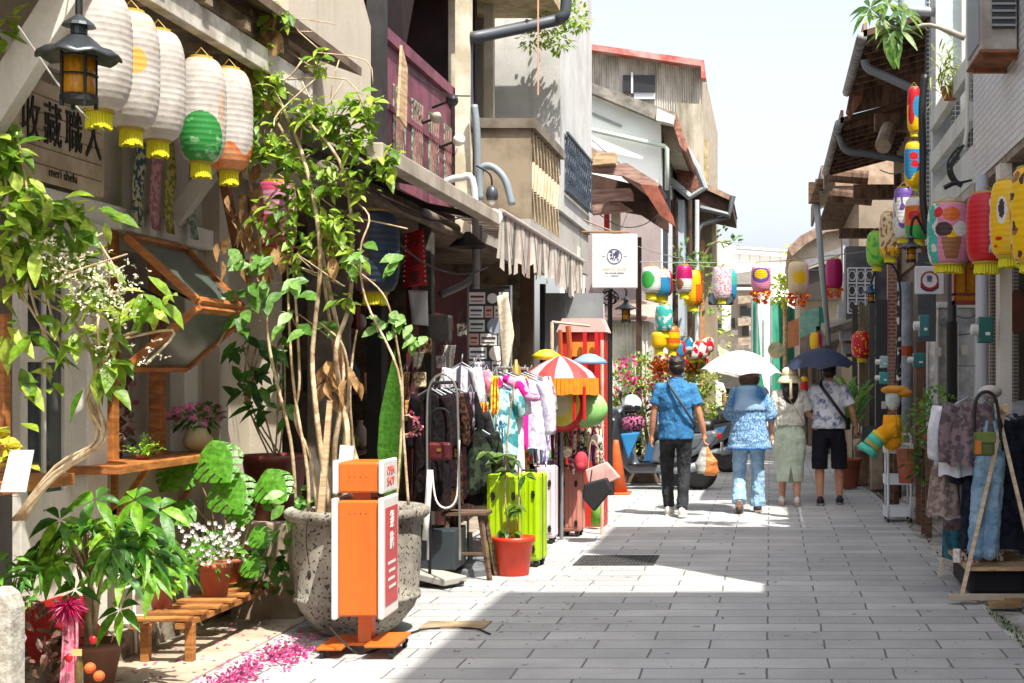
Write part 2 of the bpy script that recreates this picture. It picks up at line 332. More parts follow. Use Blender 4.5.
# fallen petals
mb=MB()
for i in range(900):
    u=R.random()**1.2; c=P(238+u*62,683-u*32,1); c=G(300-u*75,650+u*36)
    s=.10*(1-u*.3); x=c.x+R.gauss(0,s*.95); y=c.y+R.gauss(0,s*2.4)
    if noise.noise((x*7,y*4,3))<-.08: continue
    h=abs(R.gauss(0,.02))*max(0,1-abs(x-c.x)/.15)+.004
    mb.leaf((x,y,h+.012),(rnd(-1,1),rnd(-1,1),rnd(-.2,.7)),rvec(),.03,.024,seg=2)
for i in range(170): mb.leaf((rnd(-3.4,-2.6),rnd(6.8,9.6),.016),(rnd(-1,1),rnd(-1,1),0),(0,0,1),.03,.022,seg=2)
ob('fallen_petals',mb,leafmat('a82060','dc68a4','7a4048',trans=.3),kind='stuff',label='magenta bougainvillea petals heaped beside the street edge',cat='petals')
# leaf litter on the street
mb=MB()
for i in range(150): 
    x=rnd(-2.9,-1.2); y=rnd(8,12); mb.leaf((x,y,.004),(rnd(-1,1),rnd(-1,1),.05),(0,0,1),rnd(.02,.05),.015,seg=2)
ob('leaf_litter',mb,DRY,kind='stuff',label='small dry leaves scattered on the left paving',cat='leaf litter')
def rail(mb,pts,r=.012,n=8): mb.tube(pts,r,n)

# ---------------------------------------------------------------- left near house
t=thing('shop_house','old cream timber shop house with white door and folding wooden window at the left','house',(-3.9,8,0)); HOUSE1=t
xf=-3.7
def yx(px,x=xf): return x*F/(px-VX)
tw=wallmat('b9ae9b','8f8370',amt=.5); wp=wallmat('d9d4c9','b3ab9c',dark='7a6f60',amt=.4)
m_=MB(); m_.box(xf-.12,xf,4.5,yx(-6),.15,1.0); m_.box(xf-.12,xf,yx(108)+.001,10.1,.15,1.02); m_.box(xf-.12,xf,9.15,10.1,1.02,2.36)
m_.box(xf-.12,xf-.01,4.5,10.1,2.36,5.6)
ob('wall',m_,tw,t)
m_=MB(); m_.box(xf-.02,xf+.06,4.5,10.1,2.37,2.5); m_.box(xf-.02,xf+.045,4.5,10.1,3.12,3.2); ob('lintel',m_,wp,t,bev=.006)
m_=MB(); m_.box(xf-.08,xf+.08,yx(88,-3.62),yx(108,-3.62),.15,2.37); ob('pillar',m_,wp,t,bev=.008)
m_=MB(); m_.box(xf-.08,xf+.02,8.95,9.15,1.02,2.36); ob('pillar',m_,wp,t,bev=.008)
# interior behind window
m_=MB(); m_.box(-5.6,-5.5,4.5,10.1,0,3); m_.box(-5.5,xf-.12,10.0,10.1,0,3); m_.box(-5.5,xf-.12,4.5,10.,2.9,3.0); ob('interior',m_,mat('6a5a48','42372b',sc=2),t)
# door
d=ob('door',MB().box(xf-.05,xf-.005,yx(22),yx(75),.15,.95).box(xf-.05,xf-.005,yx(22),yx(29),.95,2.3).box(xf-.05,xf-.005,yx(66),yx(75),.95,2.3).box(xf-.05,xf-.005,yx(29),yx(66),2.15,2.3).box(xf-.045,xf-.01,yx(29),yx(66),1.62,1.70).box(xf-.04,xf-.012,yx(46),yx(49),.95,2.15),wp,t,bev=.004)
ob('pane',MB().box(xf-.03,xf-.025,yx(29),yx(66),.95,2.15),glass('3a4548',alpha=.8),d)
ob('latch',MB().box(xf+.002,xf+.02,yx(74),yx(80),1.5,1.62),GREYP,d)
ob('door_frame',MB().box(xf-.06,xf+.03,yx(4,-3.67),yx(11,-3.67),1.09,1.85),ORWOOD,t,bev=.004)
ob('notice',MB().box(xf+.082,xf+.088,yx(91,-3.62),yx(96,-3.62),1.75,1.9),WHITEP,t)
# window frame & curtain
w_=ob('window',MB().box(xf-.06,xf+.02,yx(108)+.02,yx(116),1.06,2.36).box(xf-.06,xf+.015,8.6,8.68,1.06,2.36).box(xf-.06,xf+.02,yx(116),8.95,1.0,1.07),ORWOOD,t,bev=.004)
m_=MB()
for i in range(30):
    y=8.1+i*.028; x=xf-.18+.03*math.sin(i*1.3); m_.face([(x,y,1.2),(xf-.18+.03*math.sin((i+1)*1.3),y+.028,1.2),(xf-.18+.03*math.sin((i+1)*1.3),y+.028,2.3),(x,y,2.3)])
ob('curtain',m_,mat('b9b0a0',rough=.9),w_,smooth=True)
m_=MB().box(-5.2,-3.85,8.0,9.0,.15,.95); ob('sill',MB().box(xf-.1,-3.42,yx(105,-3.5),yx(215,-3.5),1.03,1.075),ORWOOD,t,bev=.004)
ob('bracket',MB().bar((xf,yx(112),.75),(-3.5,yx(112),1.03),.03,.03).bar((xf+.015,yx(112),.7),(xf+.015,yx(112),1.03),.03,.03).bar((xf,8.9,.75),(-3.5,8.9,1.03),.03,.03),ORWOOD,t)
ob('counter',MB().box(xf+.001,-3.3,4.8,yx(75,-3.3),1.035,1.09),ORWOOD,t,bev=.004)
# folding sashes of the window (lifted open): wooden frame with a glass panel
def sash(a,b,c,dd):       # a,b hinge ends ; c,dd free edge
    a,b,c,dd=[V(q) for q in (a,b,c,dd)]; n=(b-a).cross(dd-a).normalized()
    f=MB()
    for p,q in ((a,b),(b,c),(c,dd),(dd,a)): f.bar(p,q,.042,.04,up=n)
    fr=ob('sash',f,ORWOOD,t,bev=.003); ob('pane',MB().prism([a,b,c,dd],n*.006),glass('5f6a62',alpha=.75,rough=.2),fr)
sash((xf+.09,7.98,2.33),(xf+.09,8.80,2.33),(-3.2,8.62,1.97),(-3.2,7.95,1.97))
sash((xf+.09,7.98,1.60),(xf+.09,8.80,1.60),(-3.2,8.72,1.93),(-3.2,7.95,1.93))
ob('stay',MB().tube([(xf+.05,8.0,2.1),(-3.35,8.0,1.95)],.008,6).tube([(xf+.05,8.5,2.1),(-3.35,8.5,1.95)],.008,6),BLACK,t)
# roof beams over the lanterns
ob('beam',MB().box(-3.06,-2.99,4.5,9.3,3.36,3.50),mat('d5cfc2','a39b8b',sc=5,rough=.8),t,bev=.005)
m_=MB().box(-3.14,-3.07,4.5,9.3,3.56,3.66)
for i in range(9): m_.box(-3.7,-2.95,4.7+i*.55,4.78+i*.55,3.505,3.555)
ob('rafter',m_,mat('a08c72','6d5a46',sc=5,rough=.9,bump=.3),t)
ob('roof',MB().prism([(-5.7,4.5,4.7),(-2.9,4.5,3.68),(-2.9,4.5,3.74),(-5.7,4.5,4.78)],(0,5.6,0)),mat('6f5c4a','4a3c30',sc=4,rough=.9),t)
ob('brace',MB().bar((xf+.03,8.75,2.5),(-3.06,8.75,3.34),.10,.09,up=(0,1,0)),wp,t,bev=.005)
ob('brace',MB().bar(P(-30,150,6.2),P(80,-25,6.2),.14,.09,up=(0,1,0)),wp,t,bev=.005)
ob('brace',MB().bar(P(222,170,8.7),P(240,260,9.0),.05,.05),RUST,t)
# calligraphy board
t=thing('shop_sign','cream wooden board with four large brushed characters above the white door','sign',(xf+.03,7.45,2.55))
y0,y1=yx(16,-3.62),yx(104,-3.62)
ob('board',MB().box(xf+.062,xf+.08,y0,y1,2.52,3.02),mat('c9b79e','a8947a',sc=3,rough=.85),t,bev=.003)
m_=MB()
for k in range(5): m_.box(xf+.0805,xf+.083,y0+.03,y1-.03,2.60+k*.085,2.603+k*.085)
ob('ruling',m_,mat('5d4a3a'),t)
ink=plain('17120f',.6)
for k,ch in enumerate('收藏職人'): text('character',ch,.235,ink,t,(xf+.084,y0+.13+k*.215,2.80),x=(0,1,0),ext=.003,sx=.8)
text('small_lettering','meri shelu',.07,ink,t,(xf+.084,(y0+y1)/2,2.575),x=(0,1,0),ext=.001)
# cloth strips
for k,(px,c,c2,lb) in enumerate([(118,'2c4350','a9a27f','dark teal printed cloth strip hanging nearest the brushed sign'),(135,'b57f84','8f5c66','dusty pink printed cloth strip between teal and olive strips'),(150,'a59a4a','6f6a2a','olive printed cloth strip hanging second from the right'),(172,'5d7a6a','9aa68c','grey green leafy cloth strip hanging askew behind the tassels')]):
    m_=MB(); yc=yx(px); wd=.13; g=[]
    for i in range(9):
        for j in range(5): g.append(V((xf+.12+.01*math.sin(i*.9+j*1.4),yc-wd/2+wd*j/4+(.04*i/8 if k==3 else 0),2.95-.55*i/8)))
    m_.add(g,[(i*5+j,i*5+j+1,i*5+j+6,i*5+j+5) for i in range(8) for j in range(4)])
    ob('cloth_strip',m_,mat(c,c2,sc=28,det=1,lo=.48,hi=.53,rough=.9),label=lb,cat='cloth',group='cloth strips by the brushed sign',smooth=True,solid=.003)
# hanging black lamp
def blacklamp(name,label,c,s,roofm,up=None,arm=None,group=None):
    t=thing(name,label,'lamp',c,group=group); c=V(c)
    m_=MB()
    n=32; prof=[(.03,.30),(.05,.29),(.10,.245),(.14,.225),(.175,.20),(.17,.195),(.13,.215),(.045,.25)]
    vs=[];fs=[]
    m_.lathe(c,[(r*s*1.0,(z)*s) for r,z in prof],n)
    # scalloped brim
    for i,v in enumerate(m_.v):
        k=i%n
        if math.hypot(v.x-c.x,v.y-c.y)>.12*s: v.z+=.009*s*math.cos(k*PI/2)
    ob('roof',m_,roofm,t,smooth=True)
    m_=MB().lathe(c,[(.035*s,.30*s),(.035*s,.34*s)],14).lathe(c,[(.07*s,.335*s),(.06*s,.35*s),(.015*s,.385*s),(.012*s,.40*s)],14); ob('cap',m_,roofm,t,smooth=False)
    ob('glass',MB().lathe(c,[(.062*s,.03*s),(.066*s,.05*s),(.066*s,.21*s)],18),AMBER,t,smooth=True)
    m_=MB()
    for k in range(4):
        a=PI/4+k*PI/2; x,y=math.cos(a)*.072*s,math.sin(a)*.072*s; m_.bar(c+V((x,y,0)),c+V((x,y,.22*s)),.01*s,.01*s)
        m_.bar(c+V((x,y,-.02*s)),c+V((x,y,.01*s)),.014*s,.014*s)
    m_.lathe(c,[(.07*s,.0),(.078*s,.005*s),(.078*s,.03*s),(.07*s,.035*s)],18)
    for z in (.12,.2): m_.tube([c+V((math.cos(a*PI/8)*.074*s,math.sin(a*PI/8)*.074*s,z*s)) for a in range(16)],.005*s,5,closed=True)
    ob('cage',m_,BLACK,t)
    if up: ob('rod',MB().tube([c+V((0,0,.39*s)),c+V((0,0,up))],.016*s,8),BLACK,t)
    if arm: ob('arm',MB().tube(spline(arm),.014,8),BLACK,t,smooth=True)
    return t
LAMPC=P(79,103,5.8); blacklamp('hanging_lamp','black scalloped metal lamp with amber glass hanging before the white lanterns',LAMPC,.93,plain('4c5154',.4,metal=.7),up=1.1)
# paper lanterns
def lantern(c,r,h,mats,pat,label,group,tassel='d8cf1e',rib=13,cap='b79a3a',flat=.55,up=.06,name='paper_lantern',rz=0,tl=.09,tm=None,hi=False):
    c=V(c); t=thing(name,label,'lantern',c-V((0,0,h/2)),group=group)
    m=rib*(6 if hi else 4); prof=[]
    for i in range(m+1):
        v=i/m; z=(v-.5)*h; q=abs(2*v-1); rr=r*(flat+(1-flat)*(1-q**3.2)**.5)
        prof.append((rr*(1-(.013 if hi else .022)*abs(math.cos(PI*v*rib))),z))
    ob('shade',MB().lathe(c,prof,120 if hi else 56,M=Matrix.Rotation(rz,3,'Z') if rz else None,mf=pat),mats,t,smooth=True)
    rt=r*flat*1.03
    ob('rim',MB().lathe(c,[(rt,h/2-.01),(rt,h/2+.012),(rt*.9,h/2+.012)],24).lathe(c,[(rt,-h/2-.012),(rt,-h/2+.01)],24).tube([c+V((-rt*.9,0,h/2)),c+V((0,0,h/2+up)),c+V((rt*.9,0,h/2))],.003,5),plain(cap,.5),t)
    if tm:
        m_=MB()
        for k in range(110):
            a=rnd(0,2*PI); q=R.random(); rr=r*(.95-.6*q)*rnd(.5,1); m_.leaf(c+V((rr*math.cos(a),rr*math.sin(a),-h/2-r*1.1*q+.02)),V((math.cos(a),math.sin(a),rnd(-1,.6))),rvec(),r*.42,r*.3,.3,.3,2)
        ob('tassel',m_,leafmat('c8201a','e8601a','f2b81c',trans=.2),t); return t
    m_=MB(); n=26
    for k in range(n):
        a=2*PI*k/n; rr=rt*.8; m_.tube([c+V((rr*.92*math.cos(a),rr*.92*math.sin(a),-h/2)),c+V((rr*math.cos(a),rr*math.sin(a),-h/2-tl*rnd(.9,1.05)))],rr*.125,5)
    ob('tassel',m_,tm or plain(tassel,.8),t)
    return t
PAPER=mat('dfdad2','c3bab0',sc=7,rough=.7,trans=.4,bump=.3,bsc=22); PAPERT=mat('d9c0aa','c4a48c',sc=9,rough=.6,trans=.3)
PGREEN=mat('2f8a3c','8fbf8a',sc=16,rough=.6,trans=.2,lo=.55,hi=.62); PPURP=mat('b58bb5','9a6fa0',rough=.6,trans=.2); POR=mat('d9702c','e0a070',sc=12,rough=.6,trans=.25); PYEL=mat('dcb75a','d9a54c',rough=.6,trans=.25); PBR=mat('a8582c')
def el(a,v,a0,v0,ra,rv): return ((a-a0)/ra)**2+((v-v0)/rv)**2<1
def p1(a,v): return 1 if v>.93 else 0
def p2(a,v): return 1 if v>.85 else (2 if el(a,v,25,.55,32,.12) else 0)
def p4(a,v): return 1 if (el(a,v,22,.12,62,.34) and v<.46) else (2 if el(a,v,-72,.12,32,.22) else (3 if v>.94 or el(a,v,75,.5,12,.2) else 0))
def p5(a,v): return 1 if v<.2+.06*math.sin(a/14) else (2 if v>.92 else 0)
zl=3.02
for px,ylo,yhi,mt,pt,lb in [(99,-8,110,[PAPER,PAPERT],p1,'plain white paper lantern behind the black amber lamp'),(131,13,128,[PAPER,PAPERT,PYEL],p2,'white paper lantern with faded yellow patch, second in the row'),(158,32,140,[PAPER,PAPERT],p1,'bright white paper lantern in the middle of the row of five'),
    (201,59,162,[PAPER,PGREEN,PPURP,PAPERT],p4,'white paper lantern with a green and purple painted bottom'),(229,70,170,[PAPER,POR,PAPERT],p5,'white paper lantern with an orange bottom, last in the row')]:
    Y=-3.0*F/(px-VX); A=P(px,yhi,Y); B=P(px,ylo,Y); h=B.z-A.z
    lantern((A+B)/2,.14 if px<110 else .128,h,mt,pt,lb,'paper lanterns under the white beam',tl=.085,flat=.45,rib=18,hi=True)
cw=MB().tube([P(60,-20,5.8),P(75,-30,6.2)],.003,5).tube(spline([P(18,26,5.9),P(70,100,6.2),P(104,130,6.4)],4),.004,5)
ob('cable',cw,WHITEP,label='thin white cord slanting across the front of the black lamp',cat='cord')
# ---------------------------------------------------------------- left near: plants, pots, bench, pillar sign
def sprays(mb,c,n,rad_,l,w,up=.4,droop=.4,seg=3,squash=(1,1,1),outw=1):
    c=V(c)
    for i in range(n):
        d=rvec(); q=V((d.x*squash[0],d.y*squash[1],d.z*squash[2]))*rad_*R.random()**.4
        dd=(d*outw+V((0,0,up))+rvec(.5)); L=l*rnd(.7,1.15); mb.leaf(c+q,dd,rvec(.5)+V((0,0,1)),L,w*L/l,droop,.2,seg)
def whorl(mb,c,axis,n,l,w,droop=.5,tilt=.35,seg=4):
    axis=V(axis).normalized(); u=axis.orthogonal().normalized(); v=axis.cross(u); o=rnd(0,6)
    for k in range(n):
        a=o+2*PI*k/n+rnd(-.2,.2); d=(u*math.cos(a)+v*math.sin(a))+axis*tilt; L=l*rnd(.8,1.15); mb.leaf(V(c)+d*.01,d,axis,L,w*rnd(.85,1.1),droop,.22,seg)
# left tree with hanging foliage and white blossom
t=thing('shrub_tree','leafy shrub with twisted pale stems and white blossom at the far left','tree',(-3.35,6.2,.1))
m_=MB()
for k in range(7):
    o=rnd(-.02,.02); pts=[P(20+rnd(-8,8),520,6.3),P(58+rnd(-6,6),470+rnd(-6,6),6.25),P(98+rnd(-6,10),440,6.2+o),P(92+rnd(-8,8),400,6.2+o*2),P(97+rnd(-8,8),360,6.2),P(85+rnd(-18,22),320,6.2+rnd(-.2,.2)),P(60+rnd(-40,70),285,6.2+rnd(-.3,.3)),P(30+rnd(-40,100),250+rnd(-20,20),6.2+rnd(-.3,.3))]
    m_.tube(spline(pts,4),[.009-.005*i/28 for i in range(29)],6)
for e in ((265,405),(200,380),(150,330),(10,300),(5,200),(30,160)): m_.tube(spline([P(80,350,6.2),P((80+e[0])/2,330,6.2),P(e[0]*.55,e[1]*.95-20,6.15)],5),.006,5)
ob('trunk',m_,mat('cdb896','a58a68',sc=14,rough=.9,bump=.3,bsc=60),t,smooth=True)
m_=MB()
for cx,cy,rr,n in [(8,195,.14,36),(45,235,.2,46),(20,270,.16,36),(70,270,.17,34),(5,140,.10,22),(105,330,.16,26),(140,300,.12,18),(60,330,.13,14),(30,380,.12,10),(90,210,.10,10),(10,20,.08,5),(95,375,.09,6),(15,330,.12,9),(5,160,.12,22),(20,205,.12,20),(10,240,.16,24),(60,215,.12,18),(0,40,.08,6)]:
    c=P(cx,cy,6.15)
    for i in range(n):
        d=rvec(); p=c+V((d.x,d.y*.8,d.z))*rr*R.random()**.5
        dd=V((rnd(-.5,1),rnd(-.7,.5),rnd(-.9,.45))); L=rnd(.09,.17); m_.leaf(p,dd,V((rnd(-.4,.4),-.5,1)),L,L*.42,rnd(.2,.6),.2,4)
ob('crown',m_,LGREEN,t,smooth=True)
m_=MB()
for cx,cy,n in [(55,255,60),(75,285,60),(95,275,50),(115,300,60),(130,290,30),(105,345,12),(150,355,14)]:
    for i in range(n):
        p=P(cx+R.gauss(0,9),cy+R.gauss(0,14),6.05+rnd(-.08,.04)); 
        for k in range(3): m_.leaf(p,rvec(),rvec(),.018,.010,0,.1,2)
ob('blossom',m_,leafmat('d8d2b0','e8e4cf','c9c88f',trans=.2),t)
ob('tag',MB().prism([P(10,450,5.9),P(34,450,5.9),P(26,492,5.9),P(0,492,5.9)],(0,.004,0)),WHITEP,t)
m_=MB()
for i in range(14):
    c=P(rnd(-5,25),rnd(420,470),6.0); m_.leaf(c,V((rnd(-1,1),-.5,rnd(-.5,.5))),(0,0,1),.13,.055,.3,.2,4)
ob('leaf',m_,leafmat('b3a238','c8bf45','7d9b2c'),t,smooth=True)

# concrete pot with vine
pot=V((-2.50,8.62,0))
prof=[(.20,0),(.23,.02),(.335,.15),(.355,.20),(.372,.205),(.372,.235),(.36,.24),(.375,.45),(.375,.62),(.365,.68),(.405,.69),(.425,.71),(.425,.745),(.40,.76),(.35,.755),(.335,.70),(.33,.66)]
pm,pt_,pb=nodes('pitted_concrete'); N=pt_.nodes; L=pt_.links.new
tc=N.new('ShaderNodeTexCoord'); vo=N.new('ShaderNodeTexNoise'); vo.inputs['Scale'].default_value=52; vo.inputs['Detail'].default_value=2.5; L(tc.outputs['Object'],vo.inputs[0])
cr=N.new('ShaderNodeValToRGB'); cr.color_ramp.elements[0].position=.36; cr.color_ramp.elements[0].color=(.02,.018,.015,1); cr.color_ramp.elements[1].position=.41; cr.color_ramp.elements[1].color=(1,1,1,1); L(vo.outputs[0],cr.inputs[0])
n2=N.new('ShaderNodeTexNoise'); n2.inputs['Scale'].default_value=4; n2.inputs['Detail'].default_value=7; L(tc.outputs['Object'],n2.inputs[0])
c2=N.new('ShaderNodeValToRGB'); c2.color_ramp.elements[0].position=.35; c2.color_ramp.elements[0].color=lin('6f685c'); c2.color_ramp.elements[1].position=.65; c2.color_ramp.elements[1].color=lin('aba598'); L(n2.outputs[0],c2.inputs[0])
mx=N.new('ShaderNodeMix'); mx.data_type='RGBA'; mx.blend_type='MULTIPLY'; mx.inputs[0].default_value=.9; L(c2.outputs[0],mx.inputs[6]); L(cr.outputs[0],mx.inputs[7]); L(mx.outputs[2],pb.inputs['Base Color']); pb.inputs['Roughness'].default_value=.95
bp=N.new('ShaderNodeBump'); bp.inputs['Distance'].default_value=.008; L(cr.outputs[0],bp.inputs['Height']); L(bp.outputs[0],pb.inputs['Normal'])
ob('planter',MB().lathe(pot,prof,64),pm,smooth=True,bev=0,label='big pitted concrete planter with a thick rim behind the orange sign',cat='planter')
ob('soil',MB().lathe(pot,[(.329,.655),(.329,.672)],32),mat('4a3626','2d2016',sc=30,bump=.8),OBJ['planter'])
def pz(v): return v
t=thing('climbing_vine','tall tangled climbing vine growing from the concrete planter','vine',(pot.x,pot.y,.68))
m_=MB()
trunks=[[(330,520),(322,470),(318,400),(312,350),(318,250),(300,150),(262,60),(250,-20)],[(345,515),(345,440),(340,400),(338,350),(350,300),(352,220),(340,160),(300,110)],[(337,520),(334,450),(345,395),(342,340),(322,260),(310,180),(270,110),(255,30)],
 [(300,520),(288,440),(270,350),(262,270),(250,190),(245,100),(240,20)],[(310,520),(306,470),(294,400),(292,340),(285,260),(290,190)],[(352,520),(358,470),(345,420),(338,370),(328,310),(318,240)],[(360,500),(352,450),(347,400),(350,360),(355,330)],
 [(350,520),(340,470),(348,430),(350,380),(345,345),(330,330),(315,320)],[(318,520),(312,460),(298,420),(298,380),(295,300),(290,230),(280,150)],[(410,505),(404,440),(395,370),(368,300),(362,250),(370,215),(340,190),(320,180)],[(395,505),(402,400),(398,350),(385,300),(360,275),(340,262)]]
for i,tr in enumerate(trunks):
    Y0=pot.y+rnd(-.12,.1); m=len(tr)
    pts=spline([P(x+rnd(-3,3),y,Y0+rnd(-.1,.08)) for x,y in tr],5); r0=.019 if i in(1,2,5,0) else .012
    if i>8: r0=.009
    m_.tube(pts,[r0*(1-.55*k/len(pts)) for k in range(len(pts))],7)
for i in range(28):
    a=P(rnd(240,350),rnd(20,330),8.6+rnd(-.2,.2)); b=a+V((rnd(-.3,.35),rnd(-.1,.1),rnd(-.3,.15))); c=b+V((rnd(-.2,.3),rnd(-.1,.1),rnd(-.25,.05)))
    m_.tube(spline([a,b,c],3),rnd(.003,.006),4)
ob('stem',m_,mat('cbb694','937a58',sc=14,rough=.9,bump=.3,bsc=60),t,smooth=True)
ob('tie',MB().tube([P(336+8*math.cos(a),388+3*math.sin(a),8.62)+V((0,.03*math.sin(a),0)) for a in [k*PI/6 for k in range(12)]],.008,5,closed=True),YELLOW,t)
m_=MB(); dr=MB()
cl=[(250,40,.10,16),(262,85,.14,26),(250,110,.12,22),(268,140,.14,24),(290,160,.14,26),(320,120,.14,24),(345,125,.15,26),(365,110,.12,22),(360,150,.13,20),(330,175,.13,20),(300,195,.15,22),(335,225,.15,22),(360,185,.12,14),(385,165,.08,9),(272,215,.13,14),(300,255,.12,12),(345,255,.12,14),(250,150,.1,10),(290,230,.1,8),(320,60,.08,7),(280,15,.1,8),(345,300,.06,4),(300,110,.1,10),(390,150,.05,6)]
for cx,cy,rr,n in cl:
    for i in range(int(n*2.9)):
        d=rvec(); p=P(cx,cy,8.5)+V((d.x,d.y*.8,d.z))*rr*R.random()**.5; dd=V((rnd(-1,1),rnd(-.9,.3),rnd(-.8,.5))); L=rnd(.045,.12)
        m_.leaf(p,dd,V((rnd(-.5,.5),-.6,1)),L,L*rnd(.38,.55),rnd(.2,.6),.2,4)
for i in range(120):
    cx,cy=R.choice([(255,60),(262,110),(245,150),(252,190),(250,240),(262,260),(240,215),(235,250),(325,240),(270,20),(290,235),(335,375),(345,370)]); p=P(cx+rnd(-14,14),cy+rnd(-20,20),8.55+rnd(-.1,.1)); dd=V((rnd(-.5,.5),rnd(-.5,.3),-1)); L=rnd(.08,.14); dr.leaf(p,dd,rvec(),L,L*.5,.3,.5,4)
ob('crown',m_,LGREEN,t,smooth=True); ob('dead_leaves',dr,DRY,t,smooth=True)
m_=MB()
for cx,cy in [(240,255),(255,265),(243,285),(262,290),(250,320),(290,285),(305,290),(296,320),(262,262),(285,500),(395,265),(365,250)]:
    for i in range(4): m_.leaf(P(cx+rnd(-12,12),cy+rnd(-10,10),8.45+rnd(-.1,.1)),V((rnd(-.8,.8),-.4,rnd(-.7,.1))),V((0,-.8,.6)),rnd(.10,.15),.07,.4,.15,5)
for cx,cy in [(285,490),(300,495),(262,500),(315,505),(335,330),(420,338),(395,330),(405,325),(390,320)]:
    for i in range(5): m_.leaf(P(cx+rnd(-12,12),cy+rnd(-10,10),8.6),V((rnd(-.8,.8),-.4,rnd(-.5,.3))),V((0,-.8,.6)),rnd(.09,.13),.06,.3,.15,4)
ob('broad_leaf',m_,leafmat('4a7a2c','6f9a44','98b878'),t,smooth=True)
# plank stake in the planter
ob('garden_stake',MB().prism([P(316,525,8.4),P(323,525,8.4),P(332,400,8.5),P(327,400,8.5)],(0,.02,0)),PALEWOOD,label='pale flat plank stuck upright in the concrete planter',cat='stake')
ob('note',MB().prism([P(340,445,8.35),P(354,446,8.35),P(352,470,8.35),P(338,469,8.35)],(0,.005,0)),WHITEP,label='small white paper note hanging above the orange sign',cat='note')
# big green leaf plant, behind planter
t=thing('snake_plant','tall single broad green leaf plant standing behind the vine at the shop entrance','plant',(-2.66,9.8,0))
m_=MB()
for a,b,w_ in [((392,520),(395,348),.2)]:
    A=P(a[0],a[1],9.8); B=P(b[0],b[1],9.8); m_.leaf(A,B-A,(-.3,-1,0),(B-A).length,w_,0,.25,5)
ob('leaf',m_,leafmat('3f7422','487f28','528a2e',trans=.3),t,smooth=True)
ob('pot',MB().lathe((-2.66,9.8,0),[(.10,0),(.14,.25),(.15,.26),(.15,.29),(.12,.29),(.115,.25)],24),mat('3e3a36',rough=.8),t,smooth=True)

# orange pillar sign on castors
sc_=V((-2.27,7.98,0)); th=rad(2)
t=thing('pillar_sign','bright orange and white standing pillar sign on a wheeled base before the planter','sign',sc_,th); 
OR=wallmat('cf6417','b4540f',dark='6a3812',amt=.45,rough=.45,bump=.05); SW=plain('e6e1da',.4); SR=plain('c8474a',.45)
def L3(name,mb,m,parent=t,**k):    # parts given in the sign's own axes
    mb.v=[v+sc_ for v in mb.v]; return ob(name,mb,m,parent,**k)
hw,dp=.085,.155   # narrow orange edge is x, faces are +-x
L3('body',MB().box(-.11,.11,-.16,.16,.225,.865),OR,bev=.012)
for s in (-1,1): L3('face_panel',MB().box(*sorted((s*.111,s*.143)),-.185,.185,.21,.88),SW,bev=.012)
L3('red_panel',MB().box(.144,.147,-.145,.145,.28,.82),SR)
L3('top_box',MB().box(-.11,.11,-.15,.15,.905,1.075),OR,bev=.012)
for s in (-1,1): L3('top_panel',MB().box(*sorted((s*.111,s*.14)),-.17,.17,.90,1.085),SW,bev=.01)
L3('neck',MB().box(-.05,.05,-.08,.08,.86,.91),OR)
L3('post',MB().box(-.03,.045,-.05,.05,.055,.24),OR,bev=.004)
L3('base',MB().box(-.21,.21,-.07,.07,.048,.066).box(.05,.22,-.24,.16,.067,.084).box(-.22,-.08,-.2,.2,.046,.064),OR,bev=.006)
for a,b in ((.19,-.2),(.19,.13),(-.19,-.17),(-.19,.17)):
    L3('castor',MB().lathe((a,b,.024),[(.024,-.01),(.024,.01)],16,M=Matrix.Rotation(PI/2,3,'Y')).box(a-.018,a+.018,b-.012,b+.012,.03,.05),BLACK)
m_=MB()
for i in range(4):
    for z in (.79,.99): m_.box(-.05+i*.03,-.045+i*.03,-.1615,-.160,z,z+.006)
L3('rivet',m_,BLACK)
for k,ch in enumerate('銀飾'): text('character',ch,.11,SW,t,sc_+V((.149,0,.74-k*.12)),x=(0,1,0),ext=.001,sx=.9)
for k in range(4): L3('line_of_text',MB().box(.1475,.149,-.09+.02*(k%2),.09-.015*(k%3),.50-k*.045,.515-k*.045),SW)
text('small_lettering','OPEN',.07,plain('d2503a'),t,sc_+V((.1415,.0,1.02)),x=(0,1,0),ext=.001)
text('small_lettering','SHOP',.07,plain('d2503a'),t,sc_+V((.1415,.0,.96)),x=(0,1,0),ext=.001)
ob('power_cable',MB().tube(spline([P(330,628,7.8),P(352,650,7.7),G(370,652,.01),G(420,630,.01),G(470,628,.01),G(490,634,.01)],5),.006,6),BLACK,label='thin black cable lying on the paving by the orange sign',cat='cable')
ob('flat_cardboard',MB().box(-2.15,-1.75,8.7,8.95,.002,.01),mat('a08a6c','7f6a50'),label='small flat brown board lying on the paving right of the planter',cat='board')
# cable with small weight hanging on planter
ob('plumb_bob',MB().tube(spline([P(308,518,8.18),P(306,540,8.17),P(309,565,8.2)],4),.003,5).ball(P(309,575,8.2),(.012,.012,.03),8,6),BLACK,label='black cord with small weight hanging over the planter rim',cat='cord')

